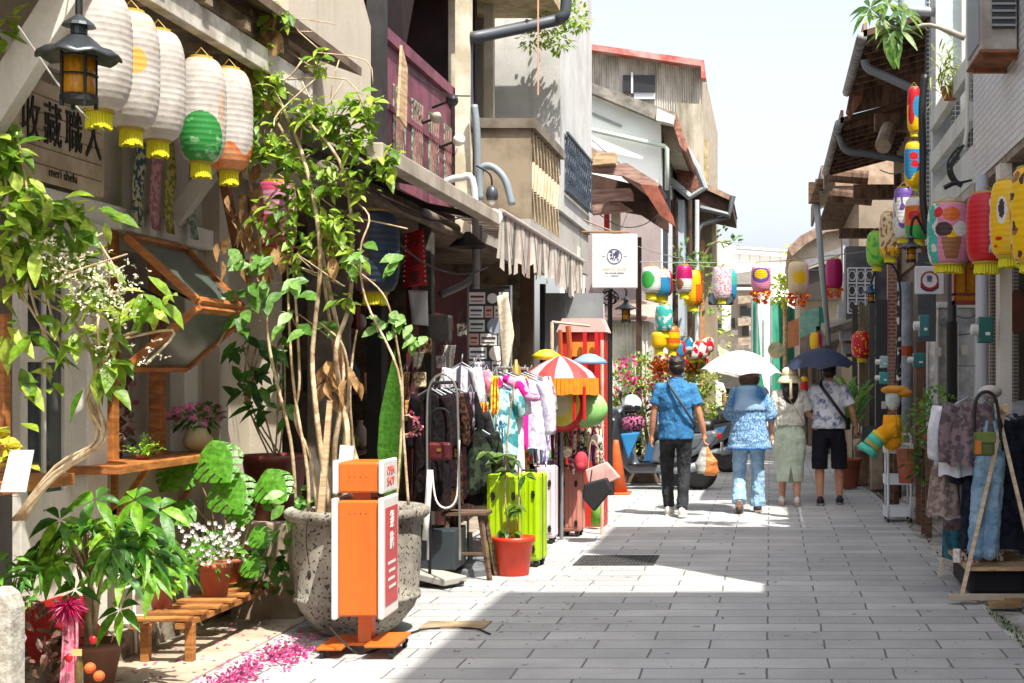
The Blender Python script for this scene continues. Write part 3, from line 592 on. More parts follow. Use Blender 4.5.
# bench of slats
t=thing('slat_bench','low rustic wooden slat bench with plant pots on the kerb','bench',(-3.2,8.1,0))
m_=MB(); a=P(150,612,7.75); a.z=.24; 
bx0,bx1,by0,by1=-3.42,-3.10,7.55,9.3
for i in range(9):
    y=by0+.02+i*(by1-by0-.1)/8; m_.box(bx0,bx1,y,y+.085,.235+rnd(0,.006),.26)
ob('seat',m_,WOOD,t,bev=.004)
for s,(x,y) in enumerate([(bx0+.03,by0+.1),(bx1-.05,by0+.1),(bx0+.03,by1-.15),(bx1-.05,by1-.15)]): ob('leg',MB().box(x,x+.045,y,y+.045,.012,.21),WOOD,t,bev=.003)
ob('rail',MB().box(bx0+.02,bx0+.06,by0,by1,.205,.234).box(bx1-.06,bx1-.02,by0,by1,.205,.234),WOOD,t)
def potted(name,label,cat,loc,prof,pm,leaves,lm,flowers=None,fm=None,stem=None,rim=True,group=None,soil=None):
    t=thing(name,label,cat,loc,group=group); ob('pot',MB().lathe(loc,prof,28),pm,t,smooth=True)
    zt=prof[-1][1]-.01; ob('soil',MB().lathe(loc,[(prof[-1][0]*.96,zt-.02),(prof[-1][0]*.96,zt-.012)],16),mat('4a3626','2d2016',sc=30,bump=.8),t)
    if stem: ob('stem',stem,STEM,t,smooth=True)
    ob('foliage',leaves,lm,t,smooth=True)
    if flowers: ob('flowers',flowers,fm,t)
    return t
def pprof(r,h,rim=.02): return [(r*.68,0),(r*.72,.004),(r,h-rim*1.5),(r*1.09,h-rim*1.5),(r*1.1,h),(r*.98,h),(r*.93,h-.03)]
# white flower pot on bench
c=V((-3.26,8.35,.262)); l=MB(); f=MB(); sprays(l,c+V((0,0,.25)),120,.16,.07,.025,squash=(1,1,.7))
for i in range(110):
    p=c+V((0,0,.30))+V((rnd(-.15,.17),rnd(-.2,.1),rnd(-.1,.13)))
    for k in range(5): a=k*1.26; f.leaf(p,(math.cos(a),-.3,math.sin(a)),(0,-1,0),.016,.014,0,.1,2)
potted('flower_pot','square terracotta pot of white flowers on the slat bench','flower pot',c,[(.07,0),(.09,.16),(.10,.16),(.10,.19),(.085,.19)],TERRA,l,MGREEN,f,leafmat('e8e6e2','f4f3ef','d9d6dc',trans=.2))
# monstera
mc=V((-3.42,8.95,.15)); m_=MB(); st=MB()
def monstera(c,d,s):
    d=V(d).normalized(); x=d.cross(V((0,-1,.5))).normalized(); n=x.cross(d).normalized(); c=V(c)
    for side in (-1,1):
        K=6; W=lambda t: (math.sin(PI*min(1,t**.62))*.5+.10*math.sin(PI*t))*(1 if t>.02 else .3)
        def q(t,r): return c+d*s*(t-.10*(1-t)*min(1,r*1.3))+x*side*s*W(t)*r*.92-V((0,0,1))*s*.16*r*r*W(t)*2
        for k in range(12): m_.face([q(k/12,0),q(k/12,.5),q((k+1)/12,.5),q((k+1)/12,0)][::side])
        for k in range(K):
            t0=(k+.02)/K; t1=(k+(.80 if 1<=k<=4 else 1))/K
            m_.face([q(t0,.498),q(t0,.8),q(t0+.02,.98),q((t0+t1)/2+.01,1.0),q(t1+.015,.97),q(t1,.75),q(t1-.01,.498)][::side])
        for k in ():
            t0=k/K; t1=(k+.88)/K
            def q(t,r): a=-.35+t*(PI+.1); return c+d*(s*.5+ -math.cos(a)*s*.55*r- s*.0)+x*side*math.sin(max(.05,a+.2) if a<.1 else a)*s*.48*r - V((0,0,1))*s*.12*abs(math.sin(a)) +n*(-.02)
            ce0=c+d*s*(.06+.84*t0); ce1=c+d*s*(.06+.84*min(1,t1+.06))
            m_.face([ce0,q(t0,1),q((t0+t1)/2,1.07),q(t1,1),ce1][::side])
for px,py,dx,dz,s in [(185,475,-.4,-.8,.30),(213,462,.6,-.9,.34),(228,492,.5,-.9,.34),(268,490,.7,-.8,.28),(190,520,-.6,-.6,.22),(258,545,.6,-1,.18),(205,560,-.3,-1,.25),(250,575,.6,-.8,.18),(240,520,.2,-1,.2)]:
    p=P(px,py-18,8.55); st.tube(spline([mc+V((rnd(-.03,.03),0,0)),(mc+p)/2+V((0,.08,.1)),p],5),.007,6); monstera(p,(dx,-.45,dz),s*.85)
t=potted('monstera','large monstera with split glossy leaves behind the slat bench','plant',mc,pprof(.13,.26),TERRA,m_,leafmat('56922a','5a962c','5e9a2e',trans=.35,rough=.3),stem=st)
m_=MB(); 
for i in range(45): m_.leaf(P(rnd(240,290),rnd(530,590),8.6+rnd(0,.4)),rvec()+V((0,-.3,-.3)),V((0,0,1)),.11,.06,.3,.2,4)
t=thing('creeper_plant','dark green creeping plant beside the monstera and planter','plant',(-3.0,9.2,0)); ob('foliage',m_,DGREEN,t,smooth=True)
ob('stem',MB().tube(spline([(-3.0,9.2,0),P(262,590,9.1),P(270,540,8.9)],5),.008,6),STEM,t)
ob('pot',MB().lathe((-3.0,9.2,0),pprof(.12,.22),20),mat('7d5a44'),t,smooth=True)
# money tree
mt=V((-3.33,6.95,.012)); m_=MB(); st=MB()
for k in range(5):
    pts=[mt+V((rnd(-.02,.02),rnd(-.02,.02),.15)),mt+V((rnd(-.04,.04),rnd(-.04,.04),.4)),mt+V((rnd(-.1,.1),rnd(-.08,.08),.6))]; st.tube(spline(pts,4),[.016-.008*i/8 for i in range(9)],7)
for i in range(64):
    d=rvec(); d.z=abs(d.z)*.9-.15; c=P(104,560,6.9)+V((d.x*.33,d.y*.28,d.z*.26)); st.tube([mt+V((0,0,.55)),(mt+c)/2+V((0,0,.42)),c],.004,4); whorl(m_,c,V((d.x*.5,d.y*.5-.3,.8)),R.choice([5,6,7]),rnd(.10,.17),.042,droop=.9,tilt=.15)
for px,py in [(60,520),(95,500),(135,500),(160,510),(75,590),(120,610),(155,575),(50,560),(110,540),(140,545)]:
    whorl(m_,P(px,py,6.75),(rnd(-.4,.4),-.8,.6),6,.16,.052,droop=.8,tilt=.1)
t=potted('money_tree','bushy money tree with long palmate leaves in the left foreground','plant',mt,pprof(.15,.24),mat('6f4a38'),m_,leafmat('2a5f16','4f8a1e','86b430'),stem=st)
# tinsel, bottles, fruit decor under money tree
c=P(68,605,6.45)
m_=MB()
for i in range(260): d=rvec(); d.z=d.z*.8-.2; m_.leaf(c,d,rvec(),rnd(.07,.11),.008,.5,0,2)
t=thing('tinsel_ornament','crimson tinsel pompom ornament with pink streamers below the money tree','ornament',(c.x,c.y,0)); ob('pompom',m_,plain('a01848',.35),t)
m_=MB()
for i in range(12): x=c.x+rnd(-.03,.04); m_.tube(spline([(x,c.y,c.z),(x+rnd(-.03,.03),c.y,c.z-.15),(x+rnd(-.04,.04),c.y,.03)],4),.006,4)
ob('streamer',m_,mat('c8486c','e0a0b0',sc=30),t)
for px,py,cc in [(69,658,'b81a20'),(93,640,'b81a20')]: ob('heart',MB().ball(P(px,py,6.4),(.018,.012,.02),12,8),plain(cc,.3),t,smooth=True)
t=thing('glass_bottle','slim brown glass bottle with paper tag under the tinsel','bottle',P(79,683,6.3)); b=P(79,690,6.3); ob('body',MB().lathe(b,[(.018,0),(.018,.11),(.008,.14),(.008,.17)],14),glass('6a5a28',alpha=.8),t,smooth=True); ob('tag',MB().cbox(b+V((0,-.02,.17)),(.045,.002,.03)),mat('c8b070'),t)
for k,(px,lb) in enumerate([(90,'orange fruit beside the brown bottle'),(99,'rightmost orange fruit at the picture bottom'),]): ob('orange',MB().ball(P(px,668+k*8,6.25),.024,16,10),mat('d9652a','c04a1c',sc=40,bump=.2),smooth=True,label=lb,cat='fruit')
ob('low_wall',MB().box(-3.72,-3.2,5.6,6.55,0,.06),mat('8a7f70','6a6054'),label='low rough stone block under the fruit and bottles',cat='block',bev=.01)
# red box
t=thing('red_box','open bright red cardboard box behind the money tree','box',(-3.62,7.35,.15)); a=mat('c8281e','b01f18',rough=.6)
ob('side',MB().box(-3.64,-3.50,6.95,6.965,.15,.42).box(-3.64,-3.5,7.3,7.315,.15,.42).box(-3.655,-3.641,6.95,7.315,.15,.42).box(-3.499,-3.485,6.95,7.315,.15,.30),a,t); ob('flap',MB().prism([(-3.485,6.95,.30),(-3.485,7.31,.30),(-3.40,7.31,.22),(-3.40,6.95,.22)],(0,0,.006)).box(-3.64,-3.5,6.966,7.3,.151,.16),a,t)
# dry plants lower left
m_=MB()
for i in range(120): m_.leaf(P(rnd(15,70),rnd(600,683),6.6+rnd(-.2,.2)),rvec(),rvec(),rnd(.04,.08),.03,.3,.3,3)
ob('dry_shrub',m_,leafmat('5a3028','7a5a48','3a2a22',trans=.15),label='dry purple brown shrub beside the stone post',cat='shrub')
m_=MB(); 
for i in range(70): m_.leaf(P(rnd(-5,40),rnd(555,600),6.5+rnd(-.2,.2)),rvec(),rvec(),rnd(.07,.12),.02,.3,.3,3)
t=thing('leafy_plant','narrow leaved green plant behind the stone post','plant',(-3.5,6.5,.0)); ob('foliage',m_,MGREEN,t); ob('stem',MB().tube([(-3.5,6.5,.05),P(15,590,6.5)],.008),STEM,t)
m_=MB(); m_.prism([P(-14,700,5.6),P(10,700,5.6),P(10,610,5.6),P(5,596,5.6),P(-3,590,5.6),P(-14,590,5.6)],(0,.12,0)); ob('stone_post',m_,mat('b5b0a4','8d877a',sc=20,rough=.9,bump=.5),label='rounded pale granite post at the left picture edge',cat='post',bev=.01)
# white stepladder piece behind
t=thing('plant_stand','small white wire plant stand behind the money tree','plant stand',(-3.45,7.75,.0))
ob('frame',MB().tube([(-3.5,7.6,.02),(-3.5,7.65,.62)],.008).tube([(-3.5,7.85,.02),(-3.5,7.8,.62)],.008).tube([(-3.5,7.61,.2),(-3.5,7.84,.2)],.007).tube([(-3.5,7.63,.4),(-3.5,7.82,.4)],.007),WHITEP,t)
ob('shelf',MB().box(-3.52,-3.35,7.62,7.85,.22,.235),WHITEP,t)
l=MB(); c=V((-3.38,7.9,.26)); sprays(l,c+V((0,0,.22)),110,.13,.07,.03); f=MB(); sprays(f,c+V((0,0,.33)),10,.08,.03,.02)
potted('herb_pot','terracotta pot of light green herbs at the bench end','flower pot',c,pprof(.07,.15),TERRA,l,leafmat('5d9a2c','86bd3e','b5d65a'),f,leafmat('b070c0','c890d0','a060b0'))
# sill items
c=X(143,461,-3.56); c.z=1.076; l=MB()
for i in range(26):
    d=V((rnd(-1,1),rnd(-1,1),rnd(.1,1))).normalized(); 
    for k in range(7): l.leaf(c+V((0,0,.03))+d*(.02+k*.014),d+rvec(.8),(0,0,1),.03,.013,.2,.2,2)
t=thing('succulent','small bright green trailing succulent on the window sill','plant',c); ob('foliage',l,leafmat('6fae2a','90c83e','aee060'),t); ob('pot',MB().lathe(c,[(.03,0),(.04,.03),(.035,.03)],16),TERRA,t,smooth=True)
c=X(198,462,-3.58); c.z=1.076; l=MB(); f=MB(); sprays(l,c+V((0,0,.22)),90,.15,.07,.03,squash=(1,1.2,.5))
for i in range(26):
    p=c+V((rnd(-.14,.12),rnd(-.25,.25),.24+rnd(-.06,.07)))
    for k in range(9): a=k*.7; f.leaf(p,(math.cos(a),-.3+rnd(-.3,.3),math.sin(a)),(0,-1,0),.028,.012,0,.1,2)
t=potted('flower_vase','round cream vase of pink lilies on the window sill','vase',c,[(.05,0),(.085,.04),(.09,.08),(.06,.14),(.05,.15),(.04,.15)],mat('d6c49a','b8a070',rough=.35),l,DGREEN,f,leafmat('d06a9a','e8a0c0','b84a86',trans=.2))
# maroon pot with plant, on stone block by the vine
ob('stone_block',MB().box(-3.42,-3.0,9.0,9.5,0,.62),mat('9a8a76','7a6a58',sc=4,rough=.95,bump=.5),label='brown stone plinth behind the monstera leaves',cat='plinth',bev=.015)
c=V((-3.22,9.25,.62)); l=MB(); 
for i in range(60): l.leaf(P(rnd(235,290),rnd(330,420),9.1+rnd(-.1,.3)),V((rnd(-.7,.7),-.4,rnd(-.6,1))),V((0,-.6,.8)),rnd(.12,.2),.06,.4,.2,4)
st=MB()
for i in range(6): st.tube(spline([c+V((rnd(-.05,.05),0,.4)),P(rnd(240,290),400,9.2),P(rnd(240,290),345,9.15)],4),.006,5)
potted('maroon_pot_plant','dark leafy plant in a large maroon plastic pot on the plinth','plant',c,pprof(.2,.42,.03),mat('6a2a1e','531f17',rough=.5),l,DGREEN,stem=st)
# window hanging plant inside the opening (pink and dark)
l=MB(); 
for i in range(110): l.leaf(P(rnd(112,132),rnd(372,450),8.15+rnd(-.05,.05)),rvec(),rvec(),.06,.03,.3,.2,3)
ob('dried_garland',l,leafmat('6a3a44','8a5a5e','3a5a34',trans=.2),label='dark pink dried flower garland hanging inside the window',cat='garland')
# pink lantern in vine
c=P(277,216,8.95); lantern(c,.12,.42,[mat('d89ab0','c07a98',rough=.6,trans=.3),mat('b83a60')],lambda a,v:1 if v<.2 or int(v*8)%4==3 and abs(a)<40 else 0,'pale pink paper lantern half hidden by the vine',None,flat=.8)
c=P(375,252,9.9); lantern(c,.17,.56,[mat('1a2c42','121f30',rough=.6),mat('5a3a42','40282e')],lambda a,v:1 if a<0 else 0,'dark blue and brown lantern hanging under the awning behind the vine',None)
# ---------------------------------------------------------------- left side, further along
# second house: beige rendered wall with maroon balcony over the awning
t=thing('rendered_house','beige rendered house with maroon timber balcony above the first awning','house',(-3.6,11.5,0))
ob('wall',MB().box(-3.6,-3.2,9.45,11.4,2.9,3.2).prism([(-3.2,9.45,3.2),(-3.2,11.4,3.2),(-3.2,11.4,4.35),(-3.2,10.9,4.75),(-3.2,9.45,5.9)],(-.3,0,0)).box(-3.6,-3.3,9.45,11.4,0,.35),BEIGEW,t)
ob('wall',MB().box(-6,-3.6,9.3,9.45,0,5.9),BEIGEW,t); ob('wall',MB().box(-6,-3.5,10.1,10.2,0,5),BEIGEW,t)
ob('side_panel',MB().box(-3.35,-3.05,10.3,10.36,0,2.9),mat('6a6258','4d463d'),t)  # dark panel stands in for the shade on the lower wall
ob('post',MB().box(-3.24,-3.12,11.42,11.6,0,6.5),mat('2e2b2b','1d1b1b'),t)
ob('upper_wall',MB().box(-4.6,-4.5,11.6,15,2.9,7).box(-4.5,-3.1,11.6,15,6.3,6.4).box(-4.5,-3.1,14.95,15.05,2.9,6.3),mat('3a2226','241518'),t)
mar=mat('7a4252','5c2f3c',sc=5,rough=.7)
ob('balcony_panel',MB().box(-3.2,-3.16,11.6,14.4,3.15,4.3).box(-3.24,-3.12,11.6,14.5,4.3,4.4).box(-3.22,-3.14,11.6,14.5,3.75,3.8),mar,t)
for k in range(4):
    y=11.9+k*.62; ob('lattice',MB().box(-3.157,-3.15,y,y+.4,3.3,4.0),mat('9ba58a','3f6b56',sc=26,det=0,lo=.49,hi=.51),t)
    m_=MB(); 
    for i in range(5): m_.tube([(-3.145,y+.02+i*.09,3.32),(-3.145,y+.06+i*.06,3.65),(-3.145,y+.02+i*.09,3.98)],.008,4)
    ob('lattice_bar',m_,mat('8a5a58'),t)
ob('shutter',MB().prism([(-3.6,12.6,4.5),(-3.35,12.6,5.6),(-3.3,13.6,5.9),(-3.5,13.5,4.6)],(.03,0,0)),mat('26100f','1a0a0c'),t)
ob('cream_post',MB().box(-3.1,-2.96,14.0,14.15,2.9,7),CREAM,t)
ob('house_sign',MB().prism([(-3.02,11.5,3.65),(-3.02,11.75,3.6),(-3.02,11.78,4.1),(-3.02,11.6,4.25)],(.02,0,0)),PALEWOOD,t)
# interior dark of shop
t=thing('open_shop','dark open ground floor shop with timber post under the awning','shop',(-4.2,12,0))
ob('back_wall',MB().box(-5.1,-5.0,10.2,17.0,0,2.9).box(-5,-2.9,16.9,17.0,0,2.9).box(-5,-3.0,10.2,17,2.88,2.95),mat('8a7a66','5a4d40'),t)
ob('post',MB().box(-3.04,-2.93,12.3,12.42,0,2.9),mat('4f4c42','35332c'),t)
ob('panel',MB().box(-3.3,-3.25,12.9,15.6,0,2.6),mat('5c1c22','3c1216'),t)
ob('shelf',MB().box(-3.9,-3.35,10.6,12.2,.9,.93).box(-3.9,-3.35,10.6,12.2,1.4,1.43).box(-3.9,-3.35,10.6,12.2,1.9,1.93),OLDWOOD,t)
# trinkets on shelves
cols=['c8b89a','8a2a24','d0c8b8','3a5a6a','a06a3a','6a7a3a','b0a090','2a2a2a','c07a80']
k=0
for z in (.93,1.43,1.93):
    for i in range(7):
        y=10.7+i*.21; s=rnd(.06,.1); m_=MB(); q=k%3
        if q==0: m_.lathe((-3.45,y,z),[(s*.5,0),(s*.8,s),(s*.7,s*2),(s*.3,s*2.6),(s*.35,s*3)],12)
        elif q==1: m_.box(-3.5,-3.4,y-s*.7,y+s*.7,z,z+s*2.4)
        else: m_.ball((-3.45,y,z+s*.9),(s*.7,s*.7,s*.9),12,8)
        ob('trinket',m_,plain(cols[k%9],.6),smooth=q!=1,label='%s %s, %s from the near end of the %s shop shelf'%(['sand','dark red','ivory','slate blue','rust brown','olive','pale taupe','black','dusty pink'][k%9],['shop vase','boxed souvenir','round ornament'][q],['first','second','third','fourth','fifth','sixth','seventh'][i],['lowest','middle','top'][int((z-.9)*2)]),cat='ornament',group='trinkets on the shop shelves'); k+=1
# first awning: beige cassette edge, sloping cloth
aw=mat('b3a899','8d8172',sc=2,rough=.85); t=thing('retractable_awning','long beige retractable awning with white end cap over the clothes','awning',(-2.8,11.3,2.9))
ob('cassette',MB().box(-2.40,-2.30,8.45,12.1,2.83,2.94),aw,t,bev=.01)
ob('canopy',MB().prism([(-2.40,9.46,2.95),(-2.40,12.1,2.95),(-3.19,12.1,3.25),(-3.19,9.46,3.25)],(0,0,.015)),mat('8a7d6e','6b6054'),t)
ob('end_cap',MB().lathe((-2.35,12.1,2.90),[(.001,-.01),(.075,-.01),(.075,.012),(.001,.012)],20,M=Matrix.Rotation(PI/2,3,'X')),plain('d8cfcf',.4),t,smooth=False)
for y in (9.6,11.6): ob('arm',MB().bar((-2.4,y,2.86),(-2.9,y+.3,2.98),.05,.05).bar((-2.9,y+.3,2.98),(-3.19,y,3.1),.05,.05),mat('4b443d'),t)
ob('roller',MB().tube([(-2.95,9.4,2.92),(-2.95,13.3,2.92)],.06,12).tube([(-2.82,9.8,2.82),(-2.82,13.8,2.82)],.035,10),mat('6a5e50','8a7a66',sc=4),t,smooth=True)
# striped awning
t=thing('striped_awning','grey and cream striped canvas awning with ragged valance','awning',(-2.8,16.3,2.6))
st=[mat('c6beb2','aaa092',sc=5,rough=.95,trans=.1),mat('75706a','5c5750',sc=5,rough=.95),mat('9a877d','7f6c62',sc=5,rough=.95)]
m_=MB(); n=64; y0,y1=12.4,17.9
for i in range(n):
    a=y0+(y1-y0)*i/n; b=y0+(y1-y0)*(i+1)/n; m_.k=[0,0,1,0,0,2][i%6]; 
    bl=.40+.05*math.sin(i*.9)+.05*math.sin(i*2.3)+(.08 if i%8==3 else 0); fx=lambda q: .035*math.sin(q*9)
    m_.face([(-2.35+fx(a),a,2.98-bl),(-2.35+fx(b),b,2.98-bl+.03*math.sin(i*5)),(-2.35,b,2.98),(-2.35,a,2.98)])
ob('valance',m_,st,t)
m_=MB()
for i in range(n):
    a=y0+(y1-y0)*i/n; b=y0+(y1-y0)*(i+1)/n; m_.k=[0,0,1,0,0,2][i%6]; m_.face([(-2.35,a,2.985),(-2.35,b,2.985),(-2.9,b,3.02),(-2.9,a,3.02)])
ob('canopy',m_,st,t); ob('front_bar',MB().tube([(-2.35,y0,2.99),(-2.35,y1,2.99)],.025,10),plain('b5aca4'),t)
# concrete balcony house
t=thing('balcony_house','grey concrete house with patterned block balcony above the striped awning','house',(-3.2,16.5,0)); conc=wallmat('aeaba5','827d75')
ob('balcony_slab',MB().box(-2.95,-2.39,14.2,16.24,3.03,3.12),conc,t)
ob('balcony_front',MB().box(-2.95,-2.39,14.2,14.28,3.121,4.02),mat('8f816c','6a5e4e',sc=2,rough=.95,bump=.3),t)
ob('balcony_rail',MB().box(-2.98,-2.34,14.16,14.3,4.021,4.12).box(-2.46,-2.34,14.301,16.24,4.021,4.12),mat('7d7264','5b5246',sc=4,rough=.95),t)
m_=MB()
for i in range(9):
    y=14.32+i*.21
    for a,b in (((y,4.02),(y+.13,3.72)),((y+.13,3.72),(y,3.42)),((y,3.42),(y+.13,3.121))): m_.bar((-2.42,a[0],a[1]),(-2.42,b[0],b[1]),.05,.07,up=(1,0,0))
    m_.bar((-2.46,y+.1,4.02),(-2.46,y+.1,3.121),.03,.02)
ob('block_screen',m_,mat('cdbb9c','a89678',sc=4,rough=.9),t)
ob('ledge',MB().box(-2.6,-2.36,14.15,16.2,3.0,3.028),mat('7a6a58','5a4d40',sc=4,rough=.95,bump=.4),t)
ob('fin_wall',MB().box(-3.9,-2.4,16.25,19.15,3.45,9.5),wallmat('c2c1bd','98958f',dark='55534f',amt=.8),t)
ob('fin_wall',MB().box(-3.9,-2.44,16.3,19.1,2.9,3.448),conc,t)
ob('back_wall',MB().box(-5.5,-3.3,15.3,16.24,2.9,9.5).box(-3.3,-3.15,15.9,16.24,2.9,9.5),wallmat('aaa59b','7d766b'),t)
ob('pilaster',MB().box(-3.28,-3.12,14.5,14.62,3.3,8).box(-3.08,-2.98,15.3,15.4,3.3,8),CREAM,t); ob('door',MB().box(-3.295,-3.2,15.25,15.29,3.4,5.6),mat('8f9a86','6d7766'),t)
ob('roof_slab',MB().box(-3.9,-2.3,14.2,15.9,5.55,5.7),mat('c9b58f','a08c68'),t)
m_=MB()
for i in range(15): y=16.6+i*.155; m_.bar((-2.36,y,3.74),(-2.36,y,4.36),.012,.012)
for i in range(12):
    for z in (3.9,4.08,4.25): m_.tube([(-2.36,16.7+i*.18+.05*math.cos(a*PI/4),z+.07*math.sin(a*PI/4)) for a in range(8)],.007,4,closed=True)
m_.bar((-2.36,16.55,4.38),(-2.36,18.85,4.38),.03,.03); m_.bar((-2.36,16.55,3.72),(-2.36,18.85,3.72),.03,.03)
ob('window_grille',m_,plain('35404c',.5),t); ob('window_pane',MB().box(-2.399,-2.39,16.58,18.82,3.72,4.38),glass('6a747e',alpha=1.),t)
ob('pier',MB().box(-2.6,-2.42,18.0,18.2,0,3.19),mat('d2cbbd','b3aa99'),t,bev=.01)
# pipes
def pipe(label,pts,r,m,name='drain_pipe',n=10):
    return ob(name,MB().tube(pts,r,n),m,smooth=True,label=label,cat='pipe')
dk=plain('41464c',.5)
pipe('dark grey drain pipe crossing above the concrete balcony',spline([P(476,130,14.1),P(468,110,14.1),P(467,50,14.1),P(470,39,14.1),P(482,36,14.1),P(548,22,14.6),P(562,17,14.6),P(566,6,14.6),P(566,-30,14.6)],5),.06,dk)
pipe('pale blue grey pipe curving under the balcony front',spline([P(480,200,13.8),P(480,172,13.8),P(487,166,13.8),P(497,170,13.8),P(506,182,13.8),P(512,205,13.8)],5),.036,plain('7f8b92',.5))
pipe('light grey downpipe beside the cream post',spline([P(474,105,13.9),P(477,135,13.9),P(478,200,13.9),P(478,260,13.7),P(470,280,13.6),P(440,295,13.4)],5),.036,plain('7d868b',.5))
pipe('white pipe curving behind the awning end',spline([P(445,182,13.2),P(460,178,13.2),P(474,188,13.2),P(476,300,13.2)],5),.035,plain('b5babd',.5))
ob('plumb_line',MB().tube([P(538,-10,14.2),P(538,95,14.2)],.009,5),plain('c89a80'),label='thin pinkish cord hanging down before the concrete wall',cat='cord')
# plant on top of the fin wall
t=thing('balcony_plant','bushy green plant overhanging the top of the pale concrete wall','plant',P(560,20,15.9)); m_=MB()
for cx,cy,r_,n in [(545,25,.22,200),(560,40,.16,120),(575,15,.16,110),(530,40,.14,70),(585,22,.08,30),(548,5,.2,90)]: sprays(m_,P(cx,cy,15.8),n,r_,.07,.035,up=.2)
ob('foliage',m_,LGREEN,t); ob('stem',MB().tube(spline([P(566,30,16),P(556,10,15.8),P(540,-10,15.8)],4),.02,6),STEM,t)
# fixtures: spot lamps by the maroon balcony
for k,(px,py,lb) in enumerate([(436,118,'round silver fan lamp on the maroon balcony'),(452,100,'dark tilted spot lamp above the maroon balcony'),(459,140,'white shaded spot lamp at the end of the maroon balcony')]):
    c=P(px,py,12.8); t=thing('spot_lamp',lb,'lamp',c); M=Matrix.Rotation(rad(60+30*k),3,'X')@Matrix.Rotation(rad(30),3,'Y')
    ob('shade',MB().lathe(c,[(.012,.07),(.025,.06),(.06,0),(.055,0)],18,M=M),[plain('b5b0a0',.4),plain('25262a',.5),WHITEP][k],t,smooth=True); ob('arm',MB().tube([c,c+V((-.2,.1,-.05))],.012,6),BLACK,t)
c=P(492,195,13.6); t=thing('bulb_lamp','small hooded bulb lamp hanging under the concrete balcony','lamp',c); ob('hood',MB().lathe(c,[(.05,-.05),(.06,0),(.05,.06),(.02,.09)],14),plain('3b4148',.4),t,smooth=True); ob('bulb',MB().ball(c-V((0,0,.06)),.035),plain('d8dadc',.2),t,smooth=True); ob('cord',MB().tube(spline([c+V((0,0,.08)),c+V((-.02,0,.2)),c+V((-.15,0,.28))],4),.01,6),BLACK,t)
# black hood umbrella thing under awning
ob('folded_parasol',MB().lathe(P(468,243,13.0),[(.02,.10),(.09,.04),(.17,-.03),(.16,-.04),(.02,.0)],16),plain('25272a',.7),label='small black cloth hood under the awning arms',cat='hood',solid=.005)
# red banner
def banner(name,label,cat,p0,p1,p2,p3,m,txt=None,size=.1,tm=None,vert=True,th=.004):
    ps=[V(q) for q in (p0,p1,p2,p3)]; c=sum(ps,V((0,0,0)))/4; t=thing(name,label,cat,c); g=[]
    nx,ny=6,12
    nrm=(ps[1]-ps[0]).cross(ps[3]-ps[0]).normalized()
    for j in range(ny+1):
        for i in range(nx+1):
            u,v=i/nx,j/ny; g.append(ps[0]*(1-u)*(1-v)+ps[1]*u*(1-v)+ps[2]*u*v+ps[3]*(1-u)*v+nrm*.012*math.sin(5*u+3*v))
    mb=MB(); mb.add(g,[(j*(nx+1)+i,j*(nx+1)+i+1,(j+1)*(nx+1)+i+1,(j+1)*(nx+1)+i) for j in range(ny) for i in range(nx)])
    ob('cloth',mb,m,t,smooth=True,solid=th)
    if txt:
        top=(ps[0]+ps[1])/2; bot=(ps[2]+ps[3])/2; xx=(ps[1]-ps[0]).normalized(); k=len(txt)
        for i,ch in enumerate(txt): text('character',ch,size,tm,t,top+(bot-top)*((i+.6)/k)+V((0,-.03,0)),x=xx,ext=.002)
    return t
rb=mat('c81f28','a8151f',sc=6,rough=.6,trans=.2)
banner('hanging_banner','small red hanging banner with black writing and white dots beside the post','banner',P(404,234,11.4),P(424,228,11.4),P(427,285,11.4),P(403,288,11.4),rb,'お土産',.12,ink)
m_=MB()
for i in range(10):
    for s in (0,1): m_.ball(P(406-2.2*i/10+s*(17+i*.5),236+i*5,11.34),.006,6,4)
ob('dot_trim',m_,WHITEP,label='row of small white dots along the red banner',cat='trim')
banner('paper_notice','white paper notice with printed lines below the red banner','notice',P(408,290,11.5),P(428,291,11.5),P(428,326,11.5),P(412,324,11.5),plain('d5d6da',.7))
ob('fuse_box',MB().box(P(427,0,12).x,P(449,0,12).x,12,12.12,P(0,341,12).z,P(0,315,12).z),mat('6d6a66','55524e'),label='plain grey metal box mounted under the white notice',cat='box',bev=.008)
# sticker board
Yb=12.9; A=P(468,385,Yb); B=P(511,289,Yb); t=thing('sticker_board','tall dark board covered in small pictures, notices and badges','board',((A.x+B.x)/2,Yb,A.z-1))
ob('board',MB().box(A.x,B.x,Yb,Yb+.04,A.z-.9,B.z),plain('3a3a38'),t); ob('frame',MB().tube([(A.x,Yb,0),(A.x,Yb,B.z+.03),(B.x,Yb,B.z+.03),(B.x,Yb,0)],.012,6),GREYP,t)
n=0; sc2=['ece9e4','f4f2ee','e4e8e4','d8b0a8','f0ede6','e4e0d8','b0c0b8','9aa6b8','d9d9d9']
for j in range(9):
    i=0; x=A.x+.012
    while x<B.x-.05 and n<60:
        w_=rnd(.08,.17); w_=min(w_,B.x-.012-x); z=B.z-.03-j*.125
        if (i+j*2)%4==1: ob('badge',MB().lathe((x+w_/2,Yb-.006,z-.055),[(.0,0),(w_*.45,0),(w_*.45,.005),(0,.005)],16,M=Matrix.Rotation(PI/2,3,'X')),plain(sc2[(i+j*3)%9]),t)
        else:
            c_=sc2[(i*2+j)%9]; q=ob('notice',MB().box(x,x+w_-.01,Yb-.006,Yb-.001,z-.105,z),plain(c_),t)
            ob('print',MB().box(x+.012,x+w_-.022,Yb-.009,Yb-.0065,z-.05,z-.03).box(x+.012,x+w_-.03,Yb-.009,Yb-.0065,z-.085,z-.075),plain(R.choice(['444444','7a3a3a','3a4a7a'])),q)
        x+=w_+.004; i+=1; n+=1
